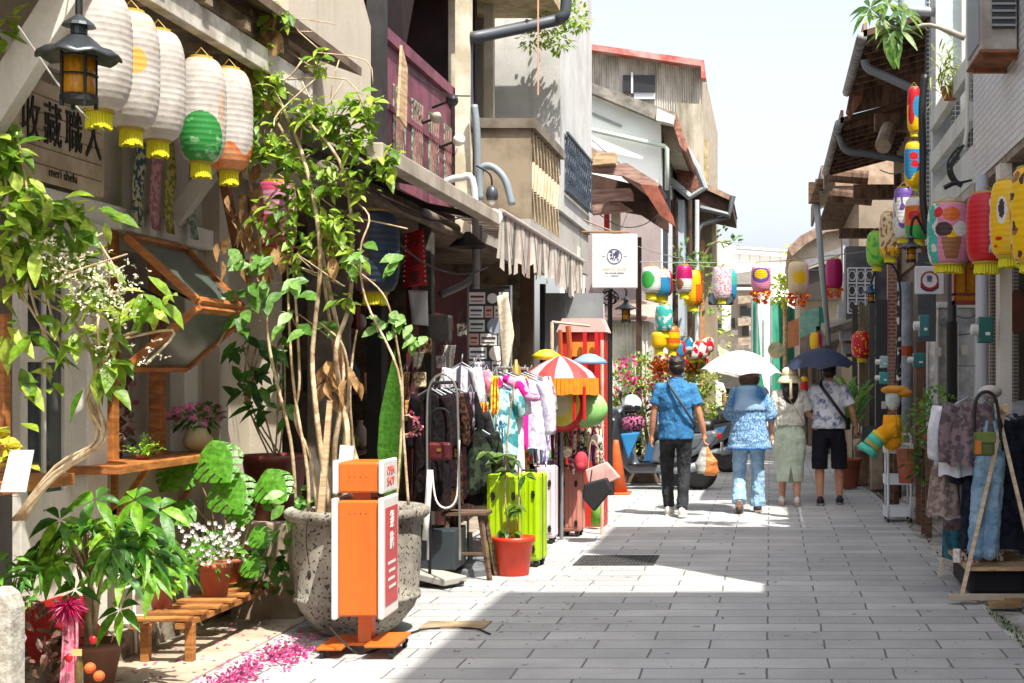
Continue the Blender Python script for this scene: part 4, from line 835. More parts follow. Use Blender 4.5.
banner('macrame_hanging','cream tasselled macrame cloth hanging on the board edge','hanging',P(497,296,12.7),P(508,293,12.7),P(514,335,12.7),P(503,400,12.7),mat('d8cdb8','b9ab92',sc=30,rough=.9))
# gray panel wall and door behind
t=thing('metal_partition','tall plain grey metal partition beside the sticker board','partition',(-2.6,17,0))
ob('panel',MB().box(P(545,0,17).x,P(603,0,17).x,17,17.06,0,P(0,293,17).z),mat('8d8f8e','74767a',sc=2,rough=.6),t)
ob('frame',MB().box(P(540,0,17).x,P(545,0,17).x-.002,16.98,17.08,0,P(0,284,17).z),plain('2d2f33'),t)
ob('shop_divider',MB().box(P(520,0,16).x,P(533,0,16).x,16,16.1,0,2.9),mat('6d5a44','54432f',sc=4),label='brown timber upright panel beside the macrame cloth',cat='panel')

# --------- garments
def garment(name,label,cat,c,w_,h,th,m,rz=0,sleeve=.25,group=None,flare=1.15,hanger=True,folds=7,stripe=None,taper=1):
    """shirt, coat or dress hanging from a hanger; c = shoulder point"""
    c=V(c); M=Matrix.Rotation(rz,3,'Z'); t=thing(name,label,cat,c-V((0,0,h)),group=group); mb=MB(); n=40; rows=14; ph=rnd(0,6)
    mats=m if isinstance(m,(list,tuple)) else [m]; vs=[];fs=[];ms=[]
    for j in range(rows+1):
        v=j/rows; sw=w_*(.25+.75*min(1,v/.07)**.6)*(1+(flare-1)*v) if v<.07 else w_*(1+(flare-1)*v); 
        for k in range(n):
            a=2*PI*k/n; fd=1+.16*math.sin(a*folds+ph+v*1.5)*min(1,v*2.5); x=math.cos(a)*sw/2*(1+.03*math.sin(a*folds)); y=math.sin(a)*th/2*(.5+v*.8)*fd*1.1
            z=-v*h-(.05*w_*abs(math.cos(a)) if v<.08 else 0)+(.01*math.sin(a*5+ph) if j==rows else 0)
            vs.append(c+M@V((x,y,z)))
    for j in range(rows):
        for k in range(n): fs.append((j*n+k,j*n+(k+1)%n,(j+1)*n+(k+1)%n,(j+1)*n+k)); ms.append((stripe(k/n,(j+.5)/rows) if stripe else 0))
    mb.add(vs,fs,ms)
    ob('cloth',mb,mats,t,smooth=True)
    if sleeve:
        for s in (-1,1):
            s_=MB()
            a=c+M@V((s*w_*.44,0,-.03)); b=c+M@V((s*w_*.60,rnd(-.03,.03),-.03-sleeve*.5)); e=c+M@V((s*w_*.64,rnd(-.04,.04),-.03-sleeve)); s_.tube(spline([a,b,e],4),[th*.42,th*.42,th*.40,th*.4,th*.38,th*.36,th*.34,th*.33,th*.30][:9],12,cap=True)
            ob('sleeve',s_,mats[0],t,smooth=True)
    if hanger: ob('hanger',MB().tube([c+M@V((-w_*.4,0,-.04)),c+V((0,0,.02)),c+M@V((w_*.4,0,-.04))],.008,6).tube(spline([c,c+V((0,0,.06)),c+M@V((0,.03,.09)),c+M@V((0,.04,.06))],4),.003,5),GREYP,t)
    return t
def fab(a,b,sc=14,det=1,lo=.47,hi=.53,**k): return clothmat(a,b,sc=sc,det=det,lo=lo,hi=hi)
# left dark rack in front: rail parallel to the street x=-2.25, Y 10.1..12.4
def rack(name,label,x,y0,y1,h,xw=.25,m=GREYP):
    t=thing(name,label,'clothes rack',(x,(y0+y1)/2,0)); 
    ob('rail',MB().tube([(x,y0,h),(x,y1,h)],.013,8),m,t); 
    for y in (y0,y1): ob('upright',MB().tube([(x,y,.03),(x,y,h)],.012,8).tube([(x-xw,y,.03),(x+xw,y,.03)],.014,8),m,t)
    return t
rack('clothes_rack','black clothes rack with dark coats near the planter',-2.5,10.45,11.35,1.50,m=BLACK)
G1='garments on the dark coat rack'; G2='garments on the bright rack'
dc=[('black sequinned coat hanging nearest the silver hoop',fab('0e0b0c','1e1114'),.34),('deep plum velvet coat behind the sequinned coat',fab('1e0c18','100810'),.36),('dark brown coat with copper glints on the rack',fab('4a2c18','0d0908',sc=40),.38),('charcoal cardigan on the dark rack',fab('141416','1e1e20'),.36),('dark maroon dress in the middle of the dark rack',fab('2c0c12','16070a'),.38),('black long coat at the far end of the dark rack',fab('0b0b0c','141416'),.4)]  # coat colours made darker in place of shade that misses this rack
for i,(lb,m,w_) in enumerate(dc): garment('hanging_coat',lb,'coat',(-2.52+rnd(-.02,.02),10.52+i*.15,1.44),w_*.82,rnd(.7,.9),.10,m,group=G1,sleeve=.4,rz=rad(rnd(-30,30)))
rack('clothes_rack','clothes rack with bright patterned dresses behind the lime suitcases',-2.28,11.85,13.4,1.62)
bc=[('white jacket with a bold magenta stripe on the bright rack',[fab('dcd8e2','c4bfd2'),plain('d8128c',.8)],lambda u,v:1 if .66<u<.78 else 0,.42),('yellow and orange floral dress on the bright rack',[fab('d9b24a','a8482c',sc=22)],None,.36),('teal and red patterned blouse on the bright rack',[fab('5a9a9c','b8323f',sc=9)],None,.34),('grey striped shirt on the bright rack',[fab('b8b4bc','6a6470'),plain('3b3946')],lambda u,v:int(u*20)%2,.36),('white and scarlet print tunic on the bright rack',[fab('d8d0cc','b82a3a',sc=12)],None,.38),('lilac dress with green leaves on the bright rack',[fab('c0a4cc','5a8a58',sc=14)],None,.34)]
for i,(lb,m,sp,w_) in enumerate(bc): garment('hanging_shirt',lb,'garment',(-2.28+.02*i,11.95+i*.2,1.56),w_,rnd(.55,.85),.12,m,group=G2,stripe=sp,sleeve=.3,rz=rad(rnd(-30,30)))
# extra garments facing camera, front row
garment('hanging_shirt','white lavender jacket with bold magenta stripe worn over a mannequin stand','garment',P(527,378,12.1),.30,.60,.17,[fab('d9d4e0','b9b4cc'),plain('d0108a',.8)],stripe=lambda u,v:1 if .66<u<.76 else 0,sleeve=.45,group='front garments')
garment('hanging_dress','orange and mustard floral dress hanging beside the white jacket','dress',P(489,390,11.9),.24,.62,.14,fab('d08a2c','e0c040',sc=26),sleeve=.2,group='front garments')
garment('hanging_dress','teal blue dress with red detail hanging before the sticker board','dress',P(503,388,11.8),.22,.55,.14,fab('3f8a94','a8c8c8',sc=12),sleeve=.2,group='front garments')
garment('hanging_shirt','pale grey striped shirt hanging left of the sticker board','shirt',P(462,365,11.6),.24,.5,.13,[fab('bdb8c0','d0ccd2'),plain('4a4856')],stripe=lambda u,v:int(u*16)%2,sleeve=.35,group='front garments')
garment('hanging_shirt','pink and white scarf like top hanging above the dark coats','top',P(474,368,11.7),.2,.42,.11,fab('d87a90','e8e0dc',sc=12),sleeve=.2,group='front garments')
garment('hanging_dress','turquoise cotton dress hanging low behind the lime suitcases','dress',P(500,440,12.2),.3,.5,.14,fab('58b0a8','3f8f8c',sc=12),sleeve=.2,group='front garments',hanger=True)
garment('hanging_dress','black dress hanging low left of the lime suitcases','dress',P(468,410,11.4),.26,.75,.14,fab('151516','26262a'),sleeve=.3,group='front garments')
garment('hanging_dress','dark olive camouflage blouse hanging beside the red pot plant','dress',P(478,430,11.3),.24,.5,.14,fab('2f3a2a','181c16',sc=12),sleeve=.25,group='front garments')
# rolled towel in magenta over the top
ob('rolled_scarf',MB().tube(spline([P(503,378,11.8),P(516,384,11.8),P(528,396,11.8),P(540,398,11.8)],4),[.02,.035,.04,.04,.045,.045,.045,.04,.04,.035,.035,.03,.02],10),fab('c8187c','d890b8',sc=10),smooth=True,label='magenta and white rolled scarf lying over the garments',cat='scarf')
c=P(516,372,12.5); t=thing('brass_bell','brass bell shaped ornament with green base above the garments','bell',c-V((0,0,.2))); ob('bell',MB().lathe(c,[(.06,-.06),(.05,-.03),(.04,.04),(.02,.07),(.012,.11)],16),plain('c8a050',.3,metal=.6),t,smooth=True); ob('base',MB().lathe(c,[(.045,-.2),(.05,-.15),(.05,-.07),(.04,-.061)],14),plain('1f6a3a',.5),t,smooth=True)
# silver hoop hanger
t=thing('hoop_stand','silver wire hoop stand with white hangers before the dark coats','stand',(-2.42,10.1,0)); Y=10.1
ob('hoop',MB().tube(spline([P(428,560,Y),P(427,420,Y),P(430,385,Y),P(443,374,Y),P(455,385,Y),P(458,420,Y),P(460,560,Y)],6),.009,7),plain('b8b8b4',.3,metal=.8),t,smooth=True)
ob('hook',MB().tube(spline([P(432,470,Y),P(436,500,Y),P(447,508,Y),P(457,495,Y),P(459,440,Y)],5),.008,6).tube(spline([P(430,470,Y),P(425,540,Y)],3),.022,8),WHITEP,t,smooth=True)
c=P(440,447,10.3); t=thing('shoulder_bag','small dark red leather bag hanging in the hoop','bag',c-V((0,0,.2))); ob('body',MB().cbox(c-V((0,0,.03)),(.17,.07,.13)),mat('5a1418','3a0c10',rough=.5),t,bev=.02); ob('strap',MB().tube(spline([c+V((-.08,0,0)),c+V((-.06,0,.25)),c+V((.06,0,.25)),c+V((.08,0,0))],5),.007,6),BLACK,t); ob('clasp',MB().cbox(c+V((0,-.038,-.02)),(.03,.008,.02)),plain('c8a050',.3,metal=.8),t)
# weighted parasol bases, stool, bits
for k,(px,py,r_,lb,cc) in enumerate([(438,566,.22,'grey round parasol base with upright tube left of the stool','6f6e6a'),(470,574,.19,'grey stepped parasol base with tube beneath the stool','5f6264')]):
    c=G(px,py); c.z=0; t=thing('parasol_base',lb,'parasol base',c); m=plain(cc,.6)
    ob('weight',MB().lathe(c,[(r_,0),(r_,.05),(r_*.9,.065),(r_*.75,.075),(r_*.7,.1),(.03,.11)],28),m,t,smooth=False,bev=.004); ob('tube',MB().tube([c+V((0,0,.1)),c+V((0,0,.33))],.02,10),m,t)
c=G(467,578); t=thing('wooden_stool','worn wooden stool with splayed legs beside the red pot','stool',(c.x,c.y,0)); ob('seat',MB().cbox(c+V((0,0,.50)),(.34,.26,.03)),OLDWOOD,t,bev=.006)
for sx in (-1,1):
    for sy in (-1,1): ob('leg',MB().bar(c+V((sx*.20,sy*.13,0)),c+V((sx*.12,sy*.09,.485)),.03,.03),OLDWOOD,t)
ob('stretcher',MB().bar(c+V((-.16,-.11,.2)),c+V((.16,-.11,.2)),.02,.02),OLDWOOD,t)
ob('plastic_crate',MB().box(-2.75,-2.35,10.6,11.0,.1,.4),plain('30373c',.5),label='dark grey plastic crate on the ground behind the parasol bases',cat='crate',bev=.01)
ob('white_tray',MB().bar((-2.85,10.7,.12),(-2.3,10.4,.05),.25,.05),plain('a9a59c',.5),label='pale plastic tray leaning beside the parasol base',cat='tray',bev=.008)
# suitcases
def suitcase(label,c,w_,d_,h,m,rz=0,strap=None,group='suitcases'):
    c=V(c); t=thing('suitcase',label,'suitcase',c,rz,group=group); 
    def O(n,mb,mm,**k): mb.v=[v+c for v in mb.v]; return ob(n,mb,mm,t,**k)
    O('shell',MB().box(-w_/2,w_/2,-d_/2,-.006,.05,h).box(-w_/2,w_/2,.006,d_/2,.05,h),m,bev=.028)
    O('zip',MB().box(-w_/2+.006,w_/2-.006,-.006,.006,.056,h-.006),BLACK)
    mm=MB(); k=5
    for i in range(k):
        x=-w_/2+w_*(i+.75)/(k+.5); mm.box(x-.01,x+.01,-d_/2-.006,-d_/2+.005,.10,h-.05)
    O('rib',mm,m,bev=.003)
    for sx in (-1,1):
        for sy in (-1,1): q=O('wheel',MB().lathe((sx*(w_/2-.04),sy*(d_/2-.04),.024),[(.0,-.012),(.024,-.012),(.024,.012),(.0,.012)],14,M=Matrix.Rotation(PI/2,3,'Y')).box(sx*(w_/2-.04)-.02,sx*(w_/2-.04)+.02,sy*(d_/2-.04)-.02,sy*(d_/2-.04)+.02,.03,.052),BLACK)
    O('handle',MB().tube([(-.06,0,h-.01),(-.06,0,h+.02),(.06,0,h+.02),(.06,0,h-.01)],.008,6),BLACK)
    for sx in (-.3,.3):
        for z in (.2,.78): O('stud',MB().lathe((sx*w_,-d_/2-.009,h*z),[(0,0),(.016,0),(.02,.012),(0,.012)],12,M=Matrix.Rotation(-PI/2,3,'X')).box(sx*w_-.012,sx*w_+.012,-d_/2-.014,-d_/2,h*z-.03,h*z+.03),BLACK)
    if strap: O('strap',MB().box(-.03,.03,-d_/2-.016,d_/2+.004,.045,.05).box(-.03,.03,-d_/2-.016,-d_/2-.010,.05,h).box(-.03,.03,-d_/2-.016,d_/2+.004,h+.001,h+.006),BLACK)
    return t
LIME=mat('a2c408','8fae06',sc=2,rough=.35,coat=.4); PINK=mat('c98674','b87666',sc=2,rough=.4,coat=.3,metal=.1); PW=mat('ddc9cf','cdb8be',sc=2,rough=.4,coat=.3)
suitcase('lime green hard suitcase, the left one behind the red plant pot',G(503,574)+V((0,.12,0)),.27,.22,.78,LIME)
suitcase('lime green hard suitcase, the right sunlit one nearest the street',G(526,568)+V((0,.14,0)),.25,.24,.76,LIME,rz=rad(-8))
suitcase('pale pink white hard suitcase between lime and rose ones',G(541,545)+V((0,.16,0)),.24,.22,.72,PW)
suitcase('rose pink hard suitcase with black strap, partly behind the other',G(560,534)+V((0,.2,0)),.2,.22,.64,PINK,strap=1)
suitcase('rose pink hard suitcase beside the pale handbag, rightmost',G(571,537)+V((0,.1,0)),.21,.22,.66,PINK,rz=rad(-6))
ob('red_box',MB().box(*sorted((G(533,540).x,G(545,540).x)),13.2,13.4,0,.13),plain('b8231c'),label='small red box on the ground beneath the pale pink suitcase',cat='box',bev=.004)
# red pot plant
c=G(511,577); c.y+=.12; c.z=0; l=MB(); st=MB()
st.tube(spline([c+V((-.03,0,.25)),P(505,490,c.y),P(509,420,c.y),P(515,380,c.y)],5),.007,6).tube([c+V((.03,0,.25)),P(519,500,c.y),P(518,460,c.y)],.006,6)
for px,py in [(505,455),(512,460),(498,462),(515,505),(521,510),(508,470),(525,475),(488,452),(500,530),(515,532)]:
    for k in range(3): l.leaf(P(px,py,c.y),V((rnd(-1,1),-.3,rnd(-.7,.3))),(0,-.5,1),.12,.05,.5,.2,4)
potted('potted_sapling','bright red plastic pot with a thin dark leaved sapling before the lime suitcases','plant',c,[(.115,0),(.118,.01),(.15,.26),(.165,.262),(.168,.30),(.15,.30),(.14,.28)],mat('d23a18','b82f12',rough=.45),l,leafmat('3a5a1c','5f7f2a','2b451a'),stem=st)
# accessories rack with merry go round stand (red festival drum)
t=thing('accessory_stand','pale wooden frame stand hung with scarves and hair ribbons','stand',(-2.1,13.9,0)); Y=13.9; pw=mat('d8b8a4','b8957f',sc=5)
for px in (552,602): ob('post',MB().tube([(P(px,0,Y).x,Y,0),(P(px,0,Y).x,Y,P(0,322 if px==552 else 340,Y).z)],.018,8),pw,t)
for z in (426,322): ob('rail',MB().tube([P(535 if z==426 else 552,z,Y),P(604 if z==426 else 590,z+4*(z==322),Y)],.013,8),pw,t)
ob('rail',MB().tube([P(536,426,Y-.25),P(600,426,Y-.25)],.01,8).tube([P(536,426,Y-.25),P(536,426,Y)],.01,8),GREYP,t)
ac=['2b2b30','c8b27a','7a2a6a','d8cfc0','3f5a3a','c87a8a','151515','b89a4a','8a8a90','a03038','e0d8c8','5a3a6a','222226','9ab07a','c8a0b8','303040','b87a3a','d9d9d0']
for i in range(18):
    x=P(538+i*3.7,0,Y-.25).x; l_=rnd(.25,.45); z=P(0,427,Y).z; m_=MB()
    m_.tube(spline([(x,Y-.25,z),(x+rnd(-.01,.01),Y-.27,z-l_*.5),(x+rnd(-.02,.02),Y-.25,z-l_)],3),[.012,.02,.022,.02,.024,.026,.012],7)
    ob('hanging_ribbon',m_,fab(ac[i],ac[(i+5)%18],sc=30),label='%s ribbon, %s from the left on the pale wooden stand'%(['charcoal','sand','purple','ivory','forest green','rose','black','ochre','grey','brick red','cream','plum','coal black','sage','mauve','midnight blue','amber','off white'][i],['first','second','third','fourth','fifth','sixth','seventh','eighth','ninth','tenth','eleventh','twelfth','thirteenth','fourteenth','fifteenth','sixteenth','seventeenth','eighteenth'][i]),cat='ribbon',group='ribbons on the pale wooden stand',smooth=True)
c=P(581,462,13.5); t=thing('small_backpack','small coral red backpack hanging above the rose suitcases','backpack',c-V((0,0,.15))); ob('body',MB().ball(c,(.07,.05,.11),16,10),mat('c03a48','982a36'),t,smooth=True); ob('pocket',MB().ball(c+V((0,-.035,-.04)),(.045,.03,.045),12,8),mat('a82c3a'),t,smooth=True); ob('strap',MB().tube(spline([c+V((-.03,0,.1)),c+V((0,0,.2)),c+V((.03,0,.1))],4),.006,6),BLACK,t)
# festival drum lantern with fringed canopy
c=P(560,402,13.35); t=thing('carousel_lantern','round red and yellow festival drum under a fringed pink canopy','ornament',c-V((0,0,.25)))
def pie(a,v): return int((a+180)//30)%2
ob('canopy',MB().lathe(c+V((0,0,.22)),[(.34,0),(.30,.06),(.2,.13),(.08,.19),(.03,.21)],24,mf=pie),[plain('e0a8a4',.6),plain('cc3a38',.6)],t)
m_=MB()
for k in range(60): a=2*PI*k/60; m_.tube([c+V((.34*math.cos(a),.34*math.sin(a),.225)),c+V((.345*math.cos(a),.345*math.sin(a),.07+rnd(-.01,.01)))],.019,5)
ob('fringe',m_,mat('e0901a','c87812',sc=20),t)
dm=Matrix.Rotation(PI/2,3,'X')
ob('drum',MB().lathe(c+V((0,.1,-.02)),[(.20,-.15),(.25,-.1),(.27,0),(.25,.1),(.20,.15)],32,M=dm),plain('c01c20',.4),t,smooth=True)
ob('drum_face',MB().lathe(c+V((.02,-.075,-.02)),[(.0,0),(.17,0),(.18,.008),(0,.008)],32,M=dm,sy=1.15),plain('e5d24a',.5),t); ob('drum_badge',MB().lathe(c+V((.02,-.087,-.02)),[(.0,0),(.085,0),(.085,.005),(0,.005)],24,M=dm,sy=1.3),plain('ded8ae',.5),t)
ob('side_ball',MB().ball(c+V((.25,.08,-.07)),(.19,.1,.17)),mat('9acb7a','78b060',rough=.5),t,smooth=True)
for x in (-.29,-.2,.17,.26): ob('streamer',MB().tube([c+V((x,-.25,.15)),c+V((x,-.25,-.16))],.016,6),plain('c4161a',.6),t)
ob('top_disc',MB().lathe(c+V((-.16,.2,.40)),[(0,0),(.12,0),(.14,.04),(.06,.09),(0,.1)],20),plain('d8cf2c'),t,smooth=True); ob('blue_canopy',MB().lathe(c+V((.24,.3,.36)),[(.18,0),(.15,.04),(.06,.09),(0,.1)],20),plain('7a9ac0'),t,smooth=True)
ob('stand_pole',MB().tube([c+V((0,.1,-.2)),(c.x,c.y+.1,0)],.018,8),GREYP,t)
# red festival cabinet/lantern tower
c=P(588,380,14.6); t=thing('festival_cabinet','tall red festival cabinet with white top and long red streamers','cabinet',(c.x,c.y,0)); rd=mat('c8301f','a8241a',rough=.5)
ob('body',MB().box(c.x-.28,c.x+.17,14.6,14.9,0,2.0),rd,t,bev=.01); ob('top',MB().prism([(c.x-.32,14.55,2.0),(c.x+.2,14.55,2.0),(c.x+.14,14.55,2.14),(c.x-.26,14.55,2.14)],(0,.4,0)),plain('d8b0a8'),t)
ob('arch',MB().tube([P(568,326,14.4),P(570,350,14.4),P(566,380,14.4)],.03,6).tube([P(560,330,14.4),P(561,368,14.4)],.025,6),plain('b0502a'),t)
for x in (.1,.15,-.02): ob('streamer',MB().box(c.x+x-.02,c.x+x+.02,14.50,14.52,1.25,2.0),plain('c0181c'),t)
ob('panel_light',MB().box(c.x-.2,c.x+.1,14.585,14.598,1.75,1.9),plain('d98a30'),t)
# pale handbag, black bag, cone, misc low
c=P(600,478,13.2); t=thing('tote_bag','pale pink handbag hanging at the stand corner above the black bag','bag',c-V((0,0,.15))); ob('body',MB().prism([P(585,470,13.2),P(606,462,13.2),P(620,478,13.2),P(590,492,13.2)],(0,.1,0)),mat('d3aaa2','b98d84'),t,bev=.01); ob('strap',MB().tube(spline([P(588,470,13.25),P(592,440,13.25),P(605,462,13.25)],5),.006,5),mat('b89088'),t)
c=P(596,492,13.1); t=thing('black_bag','black cloth bag hanging below the pale pink handbag','bag',c-V((0,0,.15))); ob('body',MB().prism([P(584,484,13.1),P(606,478,13.1),P(612,490,13.1),P(594,512,13.1),P(582,498,13.1)],(0,.12,0)),plain('1c1b1d',.6),t,bev=.015); ob('strap',MB().tube([P(590,484,13.15),P(592,470,13.15)],.006,5),BLACK,t)
ob('rolled_mat',MB().tube([G(596,529)+V((0,0,.04)),P(597,500,14.4)],.055,14),mat('5f8f1e','7aa82c'),label='upright bright green rolled mat under the black bag',cat='mat',smooth=True)
m_=MB(); 
for i in range(30): m_.leaf(G(590+rnd(-8,14),528)+V((0,.2,rnd(.05,.5))),rvec()+V((0,0,.6)),(0,0,1),.1,.03,.4,.2,3)
ob('weed_plant',m_,LGREEN,label='small leafy green plant beside the green rolled mat',cat='plant')
c=G(616,494); t=thing('traffic_cone','faded orange traffic cone beside the parked scooter','cone',(c.x,c.y,0)); oc=mat('d9672a','c05420',sc=5,rough=.6)
ob('cone',MB().lathe(c+V((0,0,.03)),[(.155,0),(.04,.63),(.03,.68),(.022,.68)],20),oc,t,smooth=True); ob('base',MB().cbox(c+V((0,0,.015)),(.38,.38,.03)),oc,t,bev=.01)
c=P(402,425,10.2); t=thing('flower_wreath','small wreath of dark pink flowers above the hoop stand','wreath',c); m_=MB(); 
for i in range(90): a=rnd(0,2*PI); m_.leaf(c+V((.12*math.cos(a),rnd(-.03,.03),.07*math.sin(a)))+rvec(.02),rvec(),rvec(),.035,.025,.2,.2,2)
ob('flowers',m_,leafmat('b0284a','d8809a','4a7a3a',trans=.2),t); ob('ring',MB().tube([c+V((.12*math.cos(a*PI/8),0,.07*math.sin(a*PI/8))) for a in range(16)],.008,5,closed=True),STEM,t)

# more small goods hung in front of the shop
k=0
for px,py,w_,h_,Y,col,c2,nm,lb in [(448,345,14,34,12.3,'e2dfd6','b8b4aa','paper_notice','white notice pinned left of the sticker board, upper'),(455,384,16,26,12.3,'dcd8ce','c0a8a0','paper_notice','pale pink notice pinned left of the sticker board, lower'),
 (405,372,10,24,11.2,'b8946a','7a5a3a','wicker_basket','narrow brown woven basket hanging behind the vine'),(417,352,12,16,11.2,'ded6c6','b0a690','straw_pouch','cream straw pouch hanging behind the vine'),(412,400,14,18,11.0,'c89858','8a5a2c','wicker_basket','honey coloured woven basket low behind the vine'),
 (486,372,12,24,11.7,'c8303a','f0e8e0','hanging_scarf','red and white short scarf above the dresses'),(495,376,8,40,11.6,'e08a2a','e8d048','hanging_scarf','orange and yellow short scarf above the dresses'),(478,362,9,30,11.7,'e8e4e0','8a8a98','hanging_scarf','white and grey short scarf above the dark coats'),
 (513,440,10,34,12.0,'3a9aa0','c8e0e0','hanging_scarf','teal scarf hanging beside the lime suitcases'),(545,420,9,44,12.6,'a090c8','e0d8f0','hanging_scarf','lilac scarf hanging left of the accessory stand'),(541,392,10,26,12.4,'c86a4a','e8c8b0','hanging_scarf','terracotta scarf beside the festival drum'),
 (484,402,10,48,11.5,'d8b040','b04a28','hanging_scarf','mustard and rust scarf in front of the bright rack'),(500,415,9,44,11.5,'2a6a8a','d8e8e8','hanging_scarf','deep blue scarf in front of the bright rack'),(470,392,10,36,11.2,'8a7a8a','3a343a','hanging_scarf','grey mauve scarf in front of the dark coats'),
 (452,405,12,60,10.9,'0e0c10','5a2c30','hanging_scarf','long black scarf with maroon flecks at the hoop stand'),(432,398,11,50,11.0,'2a2024','6a4a30','hanging_scarf','dark brown patterned scarf left of the hoop stand')]:
    s_=Y/F; c=P(px,py,Y); W=w_*s_; H=h_*s_; m_=MB(); g=[]; ph=rnd(0,6); n=12
    for j in range(n+1):
        for i in range(9): u=i/8-.5; v=j/n; g.append(c+V((u*W*(1-.25*v+.1*math.sin(v*5+ph)),.02*math.sin(u*14+ph+v*2),-v*H*(1+.08*math.sin(u*9+ph)))))
    m_.add(g,[(j*9+i,j*9+i+1,(j+1)*9+i+1,(j+1)*9+i) for j in range(n) for i in range(8)])
    t=thing(nm,lb,nm.split('_')[1],c-V((0,0,H))); ob('cloth' if 'scarf' in nm else ('paper' if 'notice' in nm else 'weave'),m_,fab(col,c2,sc=26 if 'scarf' in nm else 60),t,smooth=True,solid=.006)
    ob('loop',MB().tube(spline([c+V((-.02,0,0)),c+V((0,.02,.06)),c+V((.02,0,0))],3),.004,4),GREYP,t)
for px,py,r_,Y,col,lb in [(527,470,.075,12.6,'26262c','round black shoulder bag hanging beside the lime suitcases'),(566,452,.06,13.5,'c8b890','small sand coloured purse hanging on the accessory stand'),(548,462,.055,13.5,'6a5a9a','small violet purse hanging on the accessory stand'),(596,440,.06,13.6,'d8c8b8','ivory ruched purse at the accessory stand corner')]:
    c=P(px,py,Y); t=thing('shoulder_bag',lb,'bag',c-V((0,0,r_))); ob('body',MB().ball(c,(r_,r_*.5,r_*.9),16,10),fab(col,'1a1a1a' if px==527 else 'efe6da',sc=30),t,smooth=True); ob('strap',MB().tube(spline([c+V((-r_*.7,0,r_*.5)),c+V((0,0,r_*3)),c+V((r_*.7,0,r_*.5))],5),.005,5),BLACK,t)

for i,(px,py,Y,col,c2,lb) in enumerate([(478,420,11.6,'c8b89a','8a3a2a','sand and rust patterned pouch under the coat rack end'),(489,446,11.7,'3a6a4a','c8c8a0','green patterned pouch above the lime suitcases'),(474,450,11.5,'a83a5a','e8c8c8','rose patterned pouch above the wooden stool'),(462,330,12.4,'d8d0c0','6a5a4a','cream embroidered pouch pinned beside the sticker board'),(441,362,12.2,'e0dcd4','a0a8b0','white crochet pouch pinned under the grey metal box'),(425,346,11.6,'b89870','5a3a22','tan leather pouch hanging under the white notice'),(420,380,11.3,'d8c8a8','9a8058','pale straw pouch hanging above the pink wreath'),(520,430,12.2,'2a2a30','8a8a98','charcoal knitted pouch among the bright garments'),(536,438,12.4,'e8e0e8','c04a8a','white and pink pouch left of the accessory stand')]):
    c=P(px,py,Y); w_=rnd(.05,.075); t=thing('hanging_pouch',lb,'pouch',c-V((0,0,w_*1.2))); ob('body',MB().cbox(c,(w_*1.6,w_*.6,w_*2.1)),fab(col,c2,sc=35),t,bev=.012); ob('flap',MB().cbox(c+V((0,-w_*.32,w_*.6)),(w_*1.55,.01,w_*.8)),fab(c2,col,sc=35),t,bev=.003); ob('strap',MB().tube(spline([c+V((-w_*.7,0,w_)),c+V((0,.01,w_*3.2)),c+V((w_*.7,0,w_))],4),.004,4),BLACK,t)
# ---------------------------------------------------------------- left, beyond the concrete house
Y=18.2; a=P(592,288,Y); b=P(637,234,Y); t=thing('hanging_sign','square white hanging sign with a dark blue circular emblem','sign',((a.x+b.x)/2,Y,a.z)); navy=plain('1c2f6a',.5)
ob('board',MB().box(a.x,b.x,Y,Y+.08,a.z,b.z),plain('e2e0db',.5),t,bev=.01)
cx,cz=(a.x+b.x)/2,(a.z+b.z)/2+.06
ob('ring',MB().tube([(cx+.093*math.cos(k*PI/16),Y-.003,cz+.093*math.sin(k*PI/16)) for k in range(32)],.005,5,closed=True),navy,t)
text('character','琥',.135,navy,t,(cx,Y-.004,cz),ext=.002)
ob('dash',MB().box(cx-.16,cx-.115,Y-.003,Y-.001,cz-.006,cz).box(cx+.115,cx+.16,Y-.003,Y-.001,cz-.006,cz),navy,t)
text('gold_lettering','HAN-PO & CO',.048,plain('cbb98a'),t,(cx,Y-.003,cz-.165),ext=.001)
text('blue_lettering','TEA HOUSE DESIGN',.028,navy,t,(cx,Y-.003,cz-.215),ext=.001); text('blue_lettering','TAINAN',.028,navy,t,(cx,Y-.003,cz-.25),ext=.001)
ob('bracket',MB().tube([(a.x-.25,Y+.04,b.z+.03),(b.x-.1,Y+.04,b.z+.03)],.014,6).tube([(a.x-.2,Y+.04,b.z+.22),(b.x-.3,Y+.04,b.z+.03)],.01,6),plain('8a6a4a'),t)
for px0,px1,py0,py1,Y2,lb in [(566,589,300,322,17.6,'small blank white sign left of the lamp post'),(589,604,304,330,17.9,'small blank white hanging panel by the black ironwork')]:
    a=P(px0,py1,Y2); b=P(px1,py0,Y2); t=thing('blank_sign',lb,'sign',a); ob('board',MB().box(a.x,b.x,Y2,Y2+.04,a.z,b.z),plain('e4e2de',.5),t,bev=.004); ob('hook',MB().tube([(a.x+.05,Y2+.02,b.z),(a.x+.05,Y2+.02,b.z+.15)],.008,5).tube([(b.x-.05,Y2+.02,b.z),(b.x-.05,Y2+.02,b.z+.15)],.008,5),BLACK,t)
